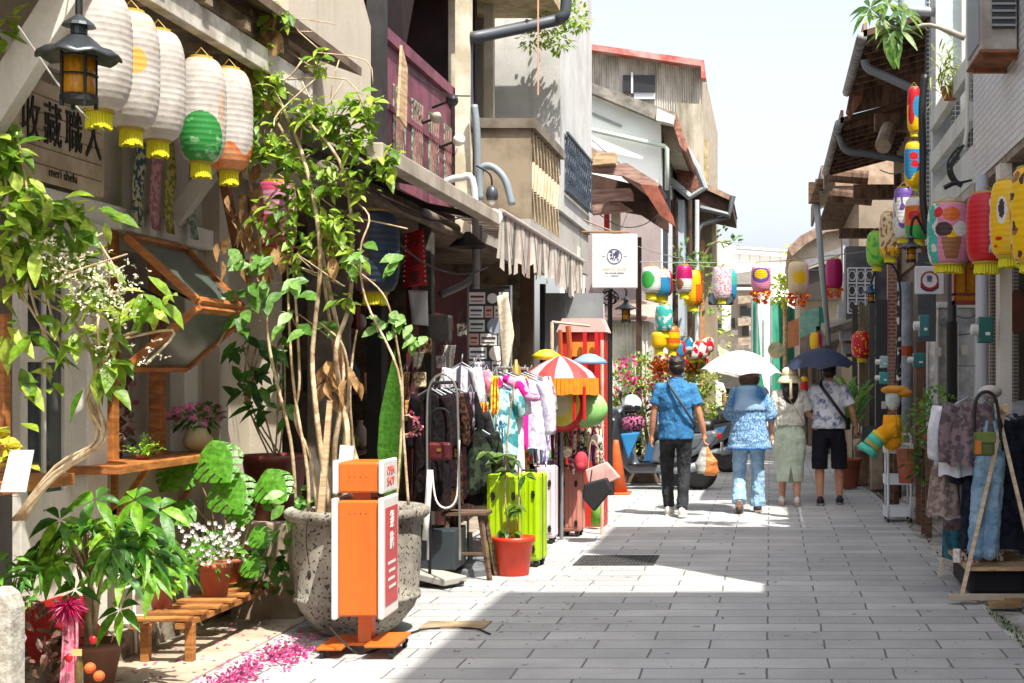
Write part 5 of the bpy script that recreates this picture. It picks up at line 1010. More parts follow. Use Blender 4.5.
# ornate black lamp post
c=P(626,322,18.5); p=P(610,0,18.5).x
t=blacklamp('street_lamp','black wrought iron street lamp with scrolls before the white shed',c,.85,plain('3b4248',.5),arm=[(p,18.5,c.z+.12),(p+.02,18.5,c.z+.42),(p+.12,18.5,c.z+.5),(c.x,18.5,c.z+.42),(c.x,18.5,c.z+.34)])
ob('post',MB().tube([(p,18.5,0),(p,18.5,.3),(p,18.5,.31),(p,18.5,c.z+.4)],[.06,.05,.035,.03],10),BLACK,t)
for r_,dx,dz in ((.09,-.02,.35),(.06,.05,.28),(.05,-.1,.2),(.12,.0,.3)): ob('scroll',MB().tube([(p+dx+r_*(1-k/40)*math.cos(k*PI/8),18.45,c.z+dz+r_*(1-k/40)*math.sin(k*PI/8)) for k in range(24)],.009,5),BLACK,t)
# white shed / corrugated white panel
t=thing('white_shed','small white panelled shed with pinkish slanted roof behind the street lamp','shed',P(640,400,21.3)); m_=MB()
x0,x1=P(608,0,21.3).x,P(648,0,21.3).x; zt=P(0,321,21.3).z
m_.box(x0,x1,21.3,22.4,0,zt); 
for i in range(11): xx=x0+(x1-x0)*i/10.5; m_.box(xx,xx+.018,21.28,21.3,0,zt-.01)
ob('wall',m_,mat('dedcd2','bdbbb0',sc=3,rough=.7),t); ob('roof',MB().prism([(x0-.1,21.15,zt+.01),(x1+.15,21.15,zt+.01),(x1+.2,22.5,zt+.34),(x0-.05,22.5,zt+.34)],(0,0,.04)),mat('b3988a','8c7062',sc=4,rough=.9),t)
# timber roofed house behind sign
t=thing('timber_roof_house','old house with red brown timber roof boards above the white hanging sign','house',(-2.9,21,0)); rw=mat('ab8c7e','7a5d52',sc=4,rough=.85,stretch=(1,1,5),bump=.3); dkw=mat('4b3428','2c1f18',sc=4,rough=.95)
Yr=20.5
def pr(n,pts,Y0,d,m,**k): return ob(n,MB().prism([P(x,y,Y0) for x,y in pts][::-1],(0,d,0)),m,t,**k)
pr('fascia',[(585,140),(612,165),(628,164),(657,183),(657,192),(624,176),(590,172)],Yr,.08,rw)
pr('roof_boards',[(612,164),(627,163),(660,184),(655,190),(640,186)],Yr+.1,1.5,rw)
pr('beam',[(585,190),(630,188),(633,193),(633,200),(585,200)],Yr+.2,.15,rw)
pr('beam_end',[(592,153),(615,152),(615,163),(592,165)],Yr-.2,.3,PALEWOOD); pr('beam',[(592,205),(620,202),(632,210),(592,214)],Yr+.6,.2,rw)
pr('eave_soffit',[(585,172),(657,190),(668,215),(668,232),(640,214),(585,204)],Yr+1.2,.2,dkw)
pr('wall',[(585,200),(660,215),(660,420),(585,420)],Yr+2.2,.2,wallmat('a89b9a','786c68'))
pr('curtain',[(604,210),(609,210),(609,232),(604,232)],Yr+1.5,.1,RED); pr('curtain',[(611,212),(620,212),(620,234),(611,234)],Yr+1.5,.1,CREAM)
pr('side_boards',[(640,184),(657,186),(672,215),(674,225),(660,215)],Yr-.1,.3,mat('94503a','6a3626',sc=5))
ob('post',MB().box(P(636,0,21).x,P(641,0,21).x,21,21.1,0,3.6),dkw,t); ob('post',MB().box(P(668,0,22).x,P(672,0,22).x,22,22.1,0,4),mat('b9c0c4'),t)
# pale gable building
t=thing('pale_gable_house','pale mint rendered gable house with tiled verge behind the timber roof','house',(-2.8,25,0)); Yg=24.
pr('wall',[(560,70),(592,88),(661,121),(661,185),(661,420),(560,420)],Yg,4,wallmat('f2f6f0','d5dfd8',dark='a8aca4',amt=.5))
pr('roof_verge',[(560,66),(592,83),(668,110),(676,113),(676,120),(664,123),(592,93),(560,78)],Yg-.25,4.5,mat('8f8a80','5f5b54',sc=4,rough=.95,bump=.3))
pr('verge_block',[(657,108),(675,116),(673,124),(656,120)],Yg-.4,.3,mat('c8c4ba'))
pr('side_tiles',[(676,112),(688,148),(686,152),(680,146),(672,120)],Yg-.2,3.5,mat('a0705c','7a5244',sc=18,rough=.9,det=1))
pr('soffit',[(662,123),(674,121),(682,146),(682,153),(665,150)],Yg+.3,3,mat('b5aa98'))
ob('pipe',MB().tube([P(570,122,Yg-.15),P(592,130,Yg-.15),P(664,146,Yg-.15),P(667,149,Yg-.15),P(667,190,Yg-.15)],.04,8),plain('b9c8b8'),t,smooth=True)
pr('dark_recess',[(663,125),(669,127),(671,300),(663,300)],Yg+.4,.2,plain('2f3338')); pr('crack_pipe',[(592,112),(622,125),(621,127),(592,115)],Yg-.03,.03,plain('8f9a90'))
# corrugated building and concrete column
t=thing('corrugated_building','tall building with weathered corrugated gable and red roof trim','building',(-3,31,0)); Yc=30.
cor=mat('c2beb4','8f8a7f',sc=3,rough=.8,stretch=(1,1,.25)); m_=MB(); x0=P(560,0,Yc).x; x1=P(702,0,Yc).x; n=120; zb=P(0,112,Yc).z
top=lambda x: P(0,49+ (x-x0)/(x1-x0)*16-5,Yc).z
for i in range(n):
    xa=x0+(x1-x0)*i/n; xb=x0+(x1-x0)*(i+1)/n; ya=Yc+(.035 if i%2 else 0); yb=Yc+(0 if i%2 else .035); m_.face([(xa,ya,zb-1.2),(xb,yb,zb-1.2),(xb,yb,top(xb)),(xa,ya,top(xa))])
ob('corrugated_wall',m_,cor,t); m_=MB(); m_.prism([(x0,Yc+.05,0),(x1,Yc+.05,0),(x1,Yc+.05,top(x1)),(x0,Yc+.05,top(x0))],(0,9,0)); ob('wall',m_,mat('a79c88','7f7362'),t)
pr('roof_trim',[(560,39),(592,44),(704,60),(706,78),(701,78),(701,66),(592,50),(560,46)],Yc-.3,.4,mat('a34a40','a89088',sc=2.5,rough=.85))
pr('shutter',[(623,75),(655,75),(655,92),(623,92)],Yc-.1,.08,plain('1b1c20')); pr('window_sheet',[(634,92),(655,92),(655,99),(634,99)],Yc-.06,.04,plain('c6ccd6')); pr('shutter_bar',[(631,72),(633,72),(633,93),(631,93)],Yc-.13,.03,plain('c8c8c8'))
pr('column',[(676,103),(703,104),(703,225),(676,225)],Yc-.4,.35,mat('aaa392','746c5c',sc=1.5,rough=.95,stretch=(2,2,.4)))
pr('column',[(703,135),(709,142),(709,200),(703,200)],Yc+.2,.35,mat('b0a080','857758')); 
# eaves and gutters left far
t=thing('eaves_house','old house with projecting tiled eaves and grey gutter beyond the pale gable','house',(-1.5,27,0)); Ye=27.
pr('roof',[(672,165),(695,180),(733,198),(733,212),(700,205),(672,190)],Ye,3,dkw); pr('roof_edge',[(694,178),(733,196),(734,202),(694,184)],Ye-.1,3,mat('a58a74','7a6252'))
pr('tiles',[(674,160),(690,158),(702,188),(694,194),(678,182)],Ye-.5,2.4,mat('8a5a48','5e3a2e',sc=18,det=1))
ob('gutter',MB().tube([P(662,173,Ye-.8),P(690,197,Ye-.8),P(705,188,Ye-.8),P(697,168,Ye-.8),P(680,140,Ye-.8)],.07,8),plain('8e9396'),t); ob('gutter',MB().tube([P(700,208,Ye-.1),P(729,215,Ye-.1),P(733,196,Ye-.1)],.06,8),plain('5d6163'),t)
pr('wall',[(668,200),(684,200),(684,420),(668,420)],Ye-.2,3,wallmat('b8c4cc','8f9aa4')); pr('wall',[(684,200),(712,212),(712,420),(684,420)],Ye+1,3,wallmat('9a8a72','71634e')); pr('post',[(700,240),(704,240),(704,420),(700,420)],Ye+.6,.2,mat('b8845a'))
ob('downpipe',MB().tube([P(730,216,Ye),P(703,224,Ye),P(698,232,Ye),P(696,300,Ye)],.05,8),plain('6b6e70'),t,smooth=True)
for px in (672,676,690,697): ob('post',MB().tube([P(px,200,Ye-1),P(px,420,Ye-1)],.04,8),plain('c2c8cc') if px%2 else dkw,t)
# plant with stems over
t=thing('roof_plant','thin dark leaved branch reaching out from the left eaves against the sky','plant',P(700,260,26)); m_=MB(); 
sprays(m_,P(700,285,26),150,.55,.16,.08); sprays(m_,P(718,238,26),14,.22,.15,.09); sprays(m_,P(731,242,26),12,.16,.14,.09); sprays(m_,P(685,262,26),70,.4,.14,.07)
ob('foliage',m_,leafmat('3a5f2c','5f8a3c','86a84a'),t); ob('stem',MB().tube(spline([P(692,290,26.1),P(705,255,26),P(716,242,26),P(730,244,26)],4),.02,5),STEM,t)
m_=MB(); sprays(m_,P(712,320,32),260,.7,.18,.09,squash=(.6,.6,1.6)); t=thing('background_bush','yellow green bush far along the left side under the lanterns','bush',P(712,330,32)); ob('foliage',m_,leafmat('6a8a2c','9ab03c','c0c85a'),t); ob('stem',MB().tube([P(712,395,32),P(712,320,32)],.04),STEM,t)
# bougainvillea bush in pots along the scooters
t=thing('bougainvillea','wide bougainvillea bush with magenta bracts behind the parked scooter','bush',(-1.6,20.6,0)); m_=MB(); f=MB()
for cx,cy,r_,n in [(640,372,.35,500),(612,385,.4,420),(625,420,.4,380),(660,395,.4,400),(680,375,.35,380),(700,378,.28,420),(708,400,.3,260),(690,410,.35,260),(650,440,.4,260),(603,410,.3,200)]: sprays(m_,P(cx,cy,20.6),n,r_,.075,.04,up=.3,squash=(1,.9,.9))
for cx,cy,n in [(606,372,14),(628,362,16),(634,380,14),(618,392,12),(648,385,12),(665,365,22),(672,356,14),(660,375,10),(640,402,10),(625,375,10),(612,365,8),(600,395,8)]:
    for i in range(n): f.leaf(P(cx+R.gauss(0,3.5),cy+R.gauss(0,3),20.2+rnd(-.1,.1)),rvec(),rvec(),.07,.06,.2,.3,2)
ob('foliage',m_,leafmat('56752a','87a03c','c2cc6a'),t); ob('flowers',f,leafmat('d0187a','e8489a','a81858',trans=.3),t)
ob('stem',MB().tube([(-1.7,20.7,.2),P(640,400,20.7)],.03).tube([(-1.9,20.7,.2),P(615,400,20.7)],.03).tube([(-1.2,20.7,.2),P(690,400,20.7)],.03),STEM,t); ob('trough',MB().box(-2.3,-.95,20.5,20.95,.006,.38),mat('7a6a5a','5a4c40'),t,bev=.01)
f=MB(); 
for i in range(160): f.leaf(P(662+R.gauss(0,6),368+R.gauss(0,6),20.1),rvec(),rvec(),.08,.05,.2,.3,2)
ob('red_flower_bunch',f,leafmat('c82a1e','e8a02a','d8481e',trans=.2),label='bunch of red and orange flowers beside the man in blue',cat='flowers')
# ---------------------------------------------------------------- scooters (side on, nose to the left)
def scooter(label,c,rz,body,accent,s=1,helmet=True):
    t=thing('scooter',label,'scooter',(0,0,0),group='scooters parked on the left'); B_=plain('17181a',.45)
    def O(n,mb,m,par=t,**k): return ob(n,mb,m,par,**k)
    for x in (-.62,.62):
        w_=O('wheel',MB().lathe((x,0,.24),[(.17,-.04),(.235,-.045),(.25,-.02),(.25,.02),(.235,.045),(.17,.04)],28,M=Matrix.Rotation(PI/2,3,'X')),B_,smooth=True)
        O('rim',MB().lathe((x,0,.24),[(.0,-.03),(.17,-.035),(.17,.035),(.0,.03)],16,M=Matrix.Rotation(PI/2,3,'X')),GREYP,w_)
    O('front_fender',MB().tube(spline([(-.84,0,.36),(-.72,0,.50),(-.56,0,.49),(-.44,0,.38)],4),[.05]*2+[.075]*9+[.05]*2,10),body,smooth=True,bev=0)
    O('fork',MB().tube([(-.62,-.07,.24),(-.48,-.06,.62)],.022,8).tube([(-.62,.07,.24),(-.48,.06,.62)],.022,8),GREYP)
    pr_=[(-.58,.50),(-.50,.98),(-.40,1.02),(-.30,.62),(-.22,.34),(.18,.34),(.25,.30),(.2,.22),(-.3,.22),(-.42,.32)]
    O('front_shield',MB().prism([(x,-.14,z) for x,z in pr_],(0,.28,0)),body,bev=.03)
    O('legshield',MB().prism([(-.56,-.19,.56),(-.47,-.19,.95),(-.43,-.19,.95),(-.38,-.19,.5),(-.44,-.19,.42)],(0,.38,0)),accent,bev=.02)
    O('tail',MB().prism([(x,-.15,z) for x,z in [(-.02,.36),(.05,.66),(.35,.72),(.85,.80),(.9,.72),(.78,.56),(.5,.42),(.3,.34)]],(0,.30,0)),body,bev=.04)
    O('side_panel',MB().prism([(x,-.165,z) for x,z in [(.1,.44),(.2,.6),(.7,.72),(.62,.58),(.3,.44)]],(0,.33,0)),accent,bev=.01)
    O('seat',MB().tube(spline([(-.02,0,.74),(.15,0,.76),(.4,0,.77),(.6,0,.83),(.82,0,.84)],4),[.08]+[.12]*13+[.11,.10,.07],12),B_,smooth=True)
    O('exhaust',MB().tube([(.2,-.2,.24),(.45,-.22,.28),(.8,-.23,.36)],[.025,.06,.065],12),GREYP,smooth=True)
    O('engine',MB().cbox((.3,0,.30),(.45,.22,.16)),plain('55585a',.5,metal=.5),bev=.03)
    O('handlebar',MB().tube(spline([(-.30,-.33,1.02),(-.38,-.2,1.05),(-.42,0,1.03),(-.38,.2,1.05),(-.30,.33,1.02)],4),.017,8),B_,smooth=True)
    O('head',MB().ball((-.47,0,1.02),(.12,.15,.09),16,10),body,smooth=True); O('headlight',MB().ball((-.55,0,1.0),(.06,.1,.05),14,8),plain('c8ccd0',.1),smooth=True)
    for y in (-.3,.3): q=O('mirror',MB().tube([(-.36,y*.8,1.04),(-.38,y,1.22)],.007,5),B_); O('glass',MB().ball((-.38,y*1.05,1.26),(.02,.065,.045),12,8),B_,q,smooth=True)
    O('tail_light',MB().cbox((.9,0,.72),(.04,.18,.07)),plain('b01818',.2),bev=.01); O('number_plate',MB().cbox((.93,0,.58),(.01,.2,.11)),WHITEP)
    O('floorboard',MB().cbox((-.12,0,.335),(.4,.34,.02)),B_); O('stand',MB().bar((.1,-.1,.24),(.16,-.16,.0),.02,.02).bar((.1,.1,.24),(.16,.16,0),.02,.02),GREYP)
    O('rear_fender',MB().prism([(.72,-.06,.5),(.9,-.06,.48),(1.0,-.06,.3),(.95,-.06,.3),(.86,-.06,.42)],(0,.12,0)),B_)
    t.location=c; t.rotation_euler=(0,0,rz); t.scale=(s,s,s); return t
gy=plain('62686e',.3,coat=.5); bl=plain('2f6a9c',.3,coat=.5); wt=plain('d2d4d6',.3,coat=.5)
scooter('charcoal grey parked scooter with a white helmet on its handlebar, nearest the man',(-1.60,19.5,0),rad(-6),gy,plain('5c6266',.35),1.02)
scooter('blue and white parked scooter just behind the charcoal one',(-2.0,20.08,0),rad(176),bl,wt,1.05)
scooter('black and blue parked scooter behind the man with its wheel to the street',(-1.28,23.2,0),rad(-25),plain('1d2024',.3,coat=.5),bl,1.05)
scooter('red and silver parked scooter furthest up the left side',(-1.45,25.6,0),rad(-30),plain('a0262a',.3,coat=.5),wt,1.0)
c=P(632,404,19.25); t=thing('helmet','white half face helmet resting on the charcoal scooter','helmet',c); ob('shell',MB().ball(c+V((0,0,.0)),(.14,.14,.13),20,12),plain('dfe0e0',.2,coat=.5),t,smooth=True); ob('visor',MB().ball(c+V((.0,-.035,-.05)),(.128,.12,.08),16,10),plain('222428',.15),t,smooth=True)
c=P(633,423,19.2); ob('floral_seat_cloth',MB().ball(c,(.17,.1,.12),14,8),fab('a85a7a','2a1c28',sc=30),smooth=True,label='pink floral cloth bundle on the scooter handlebar',cat='cloth')
ob('blue_rain_cover',MB().prism([P(620,434,19.1),P(640,432,19.1),P(628,460,19.1)],(0,.15,0)),plain('2a7ab0',.4),label='blue plastic cover draped on the front of the charcoal scooter',cat='cover',bev=.02)
# ---------------------------------------------------------------- hanging balloons / small lanterns left
LC={'red':plain('cc1426',.4,trans=.2),'yel':plain('f0c000',.4,trans=.2),'blu':plain('2a8ab8',.4,trans=.2),'grn':plain('3aa84a',.4,trans=.2),'wht':plain('dcdcd6',.4,trans=.2),'pnk':plain('dc8aa8',.4,trans=.2),'teal':plain('3fb4a8',.4,trans=.2),'org':plain('dd6a1e',.4,trans=.2),'mag':plain('b81868',.4,trans=.2),'dk':plain('3a2022',.6),'cream':plain('d8c49a',.4,trans=.2),'lim':plain('8ac83a',.4,trans=.2),'brn':plain('8a5a34',.5),'prp':plain('6a4a9a',.4,trans=.2)}
def LM(*k): return [LC[x] for x in k]
def pl(px,py,wpx,hpx,Y,mats,pat,label,group='painted lanterns on the street',**k):
    s=Y/F; k.setdefault('hi',Y<15); return lantern(P(px,py,Y),wpx*s/2,hpx*s,mats,pat,label,group,**k)
pl(651,280,20,26,18.6,LM('wht','grn','pnk'),lambda a,v:1 if el(a,v,-20,.5,45,.33) else (2 if a<-70 else 0),'white lantern painted with a green bear shape left of the pale blue one',flat=.6)
pl(661,283,24,26,19.2,LM('blu','wht','red'),lambda a,v:2 if a>55 else (1 if v>.7 else 0),'pale blue lantern with red side next to the green bear lantern',flat=.6)
pl(684,279,17,27,19.5,LM('wht','mag','brn'),lambda a,v:1 if v>.5 else (2 if el(a,v,-40,.3,40,.2) else 0),'white lantern with crimson top beside the yellow orange one',flat=.6)
pl(693,288,20,34,19.9,LM('yel','org','red'),lambda a,v:1 if a>20 and v<.6 else (2 if a>60 else 0),'yellow and orange lantern right of the crimson topped one',flat=.6)
pl(722,283,20,32,24,LM('wht','pnk'),lambda a,v:1 if noise.noise((a*.08,v*14,1))>.1 else 0,'white lantern speckled pink hanging left of the teal one',flat=.7)
pl(730,285,14,30,24.4,LM('blu','teal','wht'),lambda a,v:1 if v>.5 else 0,'teal blue lantern hanging beside the pink speckled one',flat=.5)
pl(761,278,20,28,24,LM('pnk','prp','yel','wht'),lambda a,v:2 if el(a,v,0,.62,42,.17) else (1 if el(a,v,0,.58,62,.27) else (3 if v>.85 else 0)),'pink lantern with yellow face in a purple ring, centre of the sky gap',tm=mat('c8301e','d8a81e',sc=30,det=0,lo=.48,hi=.52),flat=.6)
pl(798,278,22,32,23.5,LM('cream','yel','pnk','brn'),lambda a,v:1 if el(a,v,10,.5,40,.2) else (2 if a>55 else (3 if a<-70 else 0)),'cream lantern with yellow belly and pink side above the navy umbrella',tm=mat('c8301e','d8a81e',sc=30,det=0,lo=.48,hi=.52),flat=.6)
pl(834,274,18,29,21.5,LM('mag','red'),lambda a,v:1 if abs(a)>95 else 0,'deep magenta ribbed lantern hanging before the white lattice window',tm=mat('c8301e','d8a81e',sc=30,det=0,lo=.48,hi=.52),flat=.6)
pl(664,318,18,26,19,LM('teal','wht','blu'),lambda a,v:1 if noise.noise((a*.03,v*5,3))>.1 else 0,'teal and white lantern hanging lower left above the plants',flat=.6)
pl(659,340,16,16,19,LM('yel'),None,'plain yellow lantern low above the bougainvillea',flat=.6); pl(672,338,16,22,19.3,LM('yel','org'),lambda a,v:int(v*4)%2,'yellow and orange banded lantern low above the bougainvillea',flat=.6)
for k,(px,py,w_,mk,lb) in enumerate([(678,350,16,('blu','red'),'blue and red swirled'),(686,345,15,('wht','blu'),'white and blue patched'),(692,352,14,('wht','red'),'white and red dotted'),(700,350,16,('red','wht'),'bright red and white spotted'),(707,345,14,('red','wht'),'small red white spotted'),(691,366,15,('red',),'plain scarlet'),(702,360,13,('red','pnk'),'red and pink mottled'),(683,362,14,('org','grn'),'orange and green')]):
    pl(px,py,w_,w_*1.05,20.+k*.12,LM(*mk),(lambda a,v:1 if noise.noise((a*.022,v*2.6,px_))>.0 else 0) if len(mk)>1 and not globals().update(px_=px) else None,lb+' round lantern in the cluster behind the man in blue','cluster of small round lanterns',flat=.5,tl=.05)
# string wires across
for k,(a,b) in enumerate([((640,262,19),(880,250,19)),((690,265,24),(850,268,24)),((592,225,18.6),(700,262,20))]):
    ob('hanging_wire',MB().tube(spline([P(*a),(P(*a)+P(*b))/2-V((0,0,.08)),P(*b)],5),.006,5),plain('8a8a8a'),label=['grey wire carrying lanterns across the street, nearer one','grey wire carrying lanterns across the street, farther one','grey wire from the white sign to the left lanterns'][k],cat='wire')
# dark double lamp unit under pink lantern
c=P(721,299,24); t=thing('twin_floodlight','black twin round floodlight hanging under the speckled lantern','lamp',c); ob('housing',MB().cbox(c,(.42,.12,.2)),BLACK,t,bev=.02)
for s in (-1,1): ob('lens',MB().lathe(c+V((s*.11,-.065,0)),[(0,0),(.08,0),(.09,.01),(0,.01)],18,M=Matrix.Rotation(PI/2,3,'X')),plain('4a5560',.2),t)
# ---------------------------------------------------------------- the far end
t=thing('sheeted_building','large building wrapped in pale gridded sheeting closing the street','building',(0,70,0))
sh=brickmat('e8e5da','e2dfd3','c2beb0',.5,.9,ms=.03,off=0,rough=.8,nstr=.2)
def pf(n,pts,Y0,d,m,**k): return ob(n,MB().prism([P(x,y,Y0) for x,y in pts][::-1],(0,d,0)),m,t,**k)
pf('sheeting',[(700,238),(735,246),(790,250),(815,258),(815,400),(700,400)],70,8,sh); pf('trim',[(735,248),(790,252),(790,253.5),(735,249.5)],69.8,.1,plain('8a8a84'))
t=thing('apartment_block','weathered beige apartment block with balconies and air conditioners at the street end','building',(0,56,0)); m1=wallmat('c4b8a6','8f8271',sc=.4)
pf('wall',[(706,290),(754,290),(754,405),(706,405)],56,3,m1); pf('roof_slab',[(730,274),(760,270),(762,284),(730,284)],55,2,mat('8a857c')); 
for y in (296,318,338): pf('balcony',[(738,y),(756,y-1),(756,y+6),(738,y+8)],54.8,1,mat('a08f7a','7a6c5a'))
for x,y in [(710,300),(722,298),(714,322),(728,318),(740,306),(742,326),(748,308),(725,342)]: f_=pf('window',[(x,y),(x+7,y),(x+7,y+10),(x,y+10)],55.9,.05,plain('4a4e50',.3)); 
for x,y in [(716,312),(742,316),(731,330)]: pf('air_conditioner',[(x,y),(x+7,y),(x+7,y+5),(x,y+5)],55.5,.4,plain('c2beb4'))
pf('white_banner',[(722,300),(731,300),(731,330),(722,330)],55.3,.05,plain('d9dad8'))
t=thing('green_net_scaffold','scaffold tower wrapped in torn green netting on the far right','scaffold',P(770,400,44)); gn=mat('5ab596','2f8f70',sc=2,rough=.9,trans=.4,stretch=(3,3,.5)); pf('net',[(752,302),(757,300),(762,375),(768,405),(752,405)],44,.1,gn); pf('net',[(772,300),(778,303),(785,340),(784,405),(772,405)],44.5,.1,gn); pf('white_sheet',[(758,303),(771,303),(771,345),(764,365),(758,345)],44.2,.1,mat('d5dcd8'))
pf('net',[(778,300),(800,312),(800,405),(781,405)],42,.1,mat('1f6a55','3a8a70',sc=3,rough=.9,trans=.3,stretch=(3,3,.6)))
for px in (752,757,771,784): ob('pole',MB().tube([P(px,298,43.9),P(px,405,43.9)],.03,6),GREYP,t)
m_=MB(); sprays(m_,P(785,292,40),150,.45,.22,.12); sprays(m_,P(797,255,40),50,.4,.2,.12); t=thing('yellow_green_tree','yellow green tree crown between the scaffold and the right roofs','tree',P(785,330,40)); ob('crown',m_,leafmat('7a9a2a','a6bc3c','cfd45a'),t); ob('trunk',MB().tube([P(785,405,40),P(785,300,40)],.06),STEM,t)
# low awnings far left
for k,(pts,Y0,cc,lb) in enumerate([([(705,338),(745,360),(760,372),(760,376),(705,348)],38,'cfcac0','long pale shop awning sloping down at the far left'),([(700,352),(735,370),(735,377),(700,366)],34,'b8b2a8','grey shop awning under the pale one far left'),([(690,366),(740,378),(740,390),(690,384)],40,'e6e4de','white canvas canopy over the far shops'),]):
    ob('shop_awning',MB().prism([P(x,y,Y0) for x,y in pts][::-1],(0,3,0)),mat(cc),label=lb,cat='awning')
t=thing('far_shops','row of low dark shopfronts at the far left under white canopies','shops',(-1,42,0)); pf('wall',[(670,378),(742,382),(742,403),(670,403)],42,3,mat('6a6158','4a423b')); pf('shutter',[(716,386),(722,386),(722,403),(716,403)],41.9,.1,plain('3a4a7a')); pf('door',[(690,388),(702,388),(702,403),(690,403)],41.9,.1,plain('2a2624')); pf('wall',[(742,385),(775,385),(775,402),(742,402)],52,3,plain('c9c6bc'))
# distant person near shops
# low roof far centre
ob('tin_roof',MB().prism([P(x,y,46) for x,y in [(700,330),(760,352),(752,358),(700,345)]][::-1],(0,4,0)),mat('8f8478','5f564d',sc=3),label='rusty grey tin roof sloping behind the far awnings',cat='roof')
# ---------------------------------------------------------------- right side
tile=brickmat('c6c9cc','b7babd','84878a',.11,.055,ms=.006,plane='yz',rough=.35,bump=.5,noisec='8a8f94',nsc=1.2,nstr=.45)
t=thing('tiled_building','white tiled two storey building jutting over the right pavement','building',(2.8,9,0))
ob('upper_wall',MB().box(1.75,4.5,5.85,12.25,3.20,5.15),tile,t); ob('shadow_storey',MB().box(1.75,4.5,8.45,10.6,5.151,9.6),tile,t); ob('soffit',MB().box(1.76,4.5,5.85,12.24,3.14,3.198),mat('8a7f6e','5f5649'),t)  # topmost tiled box is added out of view to cast the street shadow
ob('lower_wall',MB().box(2.6,4.5,4,12.2,.02,3.139),mat('a9a79e','88867c',sc=1.5),t)
dtile=brickmat('5a5048','4a423c','9a948a',.045,.03,ms=.005,plane='xz',off=0,rough=.4,nstr=.2)
a=P(990,0,11.9).x; ob('tiled_pillar',MB().box(a,a+.24,11.9,12.15,.02,3.138),dtile,t,bev=.004)
ob('white_pillar',MB().box(P(1000,0,10.6).x,P(1012,0,10.6).x,10.6,10.8,.02,3.138),WHITEW,t); ob('door_panel',MB().box(P(1010,0,12.2).x,P(1040,0,12.2).x,12.19,12.199,.02,2.6),mat('7d7568'),t)
ob('oval_plaque',MB().lathe(P(1016,312,11.5),[(0,0),(.06,0),(.07,.02),(0,.02)],20,M=Matrix.Rotation(PI/2,3,'X'),sy=2.6),mat('6a3a2c'),t)
c=P(1012,25,10.3); t=thing('air_conditioner','rusty edged grey air conditioner mounted high on the white tiled wall','air conditioner',c-V((0,0,.3)))
ob('casing',MB().box(1.48,1.74,10.0,10.62,c.z-.25,c.z+.7),mat('a9a49a','8a8176',sc=5),t,bev=.01); ob('grille',MB().box(1.56,1.72,9.975,9.999,c.z-.1,c.z+.6),plain('34352f'),t)
m_=MB(); 
for i in range(14): m_.box(1.555,1.725,9.96,9.974,c.z-.09+i*.05,c.z-.075+i*.05)
for i in range(18): m_.box(1.465,1.479,10.04+i*.03,10.055+i*.03,c.z-.2,c.z+.65)
ob('louvre',m_,GREYP,t); ob('bracket',MB().box(1.5,1.75,10.05,10.1,c.z-.30,c.z-.251).box(1.5,1.75,10.5,10.55,c.z-.30,c.z-.251).box(1.47,1.75,9.97,10.65,c.z-.27,c.z-.252),RUST,t)
# concrete balcony house
t=thing('shade_casting_house','tall plain rendered house beside the tiled building, nearest the viewer on the right','house',(3,1,0)); ob('wall',MB().box(1.8,5,-8,5.75,.02,10.6),WHITEW,t); ob('window',MB().box(1.79,1.799,1,2.2,1.2,2.4).box(1.79,1.799,1,2.2,4.2,5.4),glass('3a4548',alpha=1.),t)  # house added out of view so its shadow covers the near paving
t=thing('concrete_balcony_house','pale concrete house with slatted balcony and navy tiled column','house',(2.6,14,0)); cb=wallmat('c4c8c2','949a92',amt=.6)
ob('balcony_beam',MB().box(1.75,2.0,12.3,15.3,3.22,3.55).box(1.72,1.8,12.3,15.3,3.75,3.93).box(1.72,1.8,12.3,15.3,4.18,4.36),cb,t,bev=.008)
ob('balcony_post',MB().box(1.82,1.9,13.1,13.2,3.551,4.5).box(1.82,1.9,14.2,14.3,3.551,4.5),brickmat('4a5058','3e444c','a9a9a4',.05,.05,ms=.006,off=0,nstr=.1),t)
ob('wall',MB().box(2.3,4.5,12.26,17,.02,5.6).box(1.75,2.3,15.31,15.5,3.2,5.8),wallmat('c6caca','9ea4a4'),t); ob('floor_slab',MB().box(1.76,2.3,12.26,15.3,3.14,3.219),conc,t)
nav=brickmat('39434f','2c3541','b9bcb8',.05,.05,ms=.007,off=0,rough=.3,nstr=.1)
ob('tiled_column',MB().box(P(927,0,15.6).x,P(937,0,15.6).x+.02,15.6,15.8,3.0,5.9),nav,t); ob('window_frame',MB().box(P(940,0,15).x,P(968,0,15).x,15.0,15.3,4.4,5.8),mat('bccac8'),t); ob('window_post',MB().box(P(936,0,14.9).x,P(941,0,14.9).x,14.9,15.0,4.36,5.8).box(P(962,0,14.9).x,P(968,0,14.9).x,14.9,15,4.3,5.8),WHITEP,t)
ob('drain_pipe',MB().tube([P(968,-20,11.6),P(967,130,11.6),P(964,150,11.6)],.018,8),plain('c9c6ba'),label='thin cream pipe running down in front of the tiled wall',cat='pipe')
pipe('thick black hose running down beside the balcony slats',spline([P(925,75,13),P(922,110,13),P(923,150,13),P(923,200,13),P(926,224,13),P(930,232,13)],5),.035,plain('17181a',.5),name='black_hose')
pipe('grey pipe reaching under the dark wooden eaves',spline([P(865,60,16),P(868,68,16),P(885,76,16),P(915,90,16)],4),.05,plain('70757a',.5)); pipe('grey gutter pipe at the second eaves level',spline([P(840,135,19),P(846,150,19),P(870,154,19),P(905,160,19)],4),.05,plain('5a5f63',.5))
pipe('fat grey pipe end at the top of the right eaves',spline([P(903,-10,15),P(905,8,15),P(935,12,15)],4),.05,plain('9aa0a2',.5))
m_=MB()
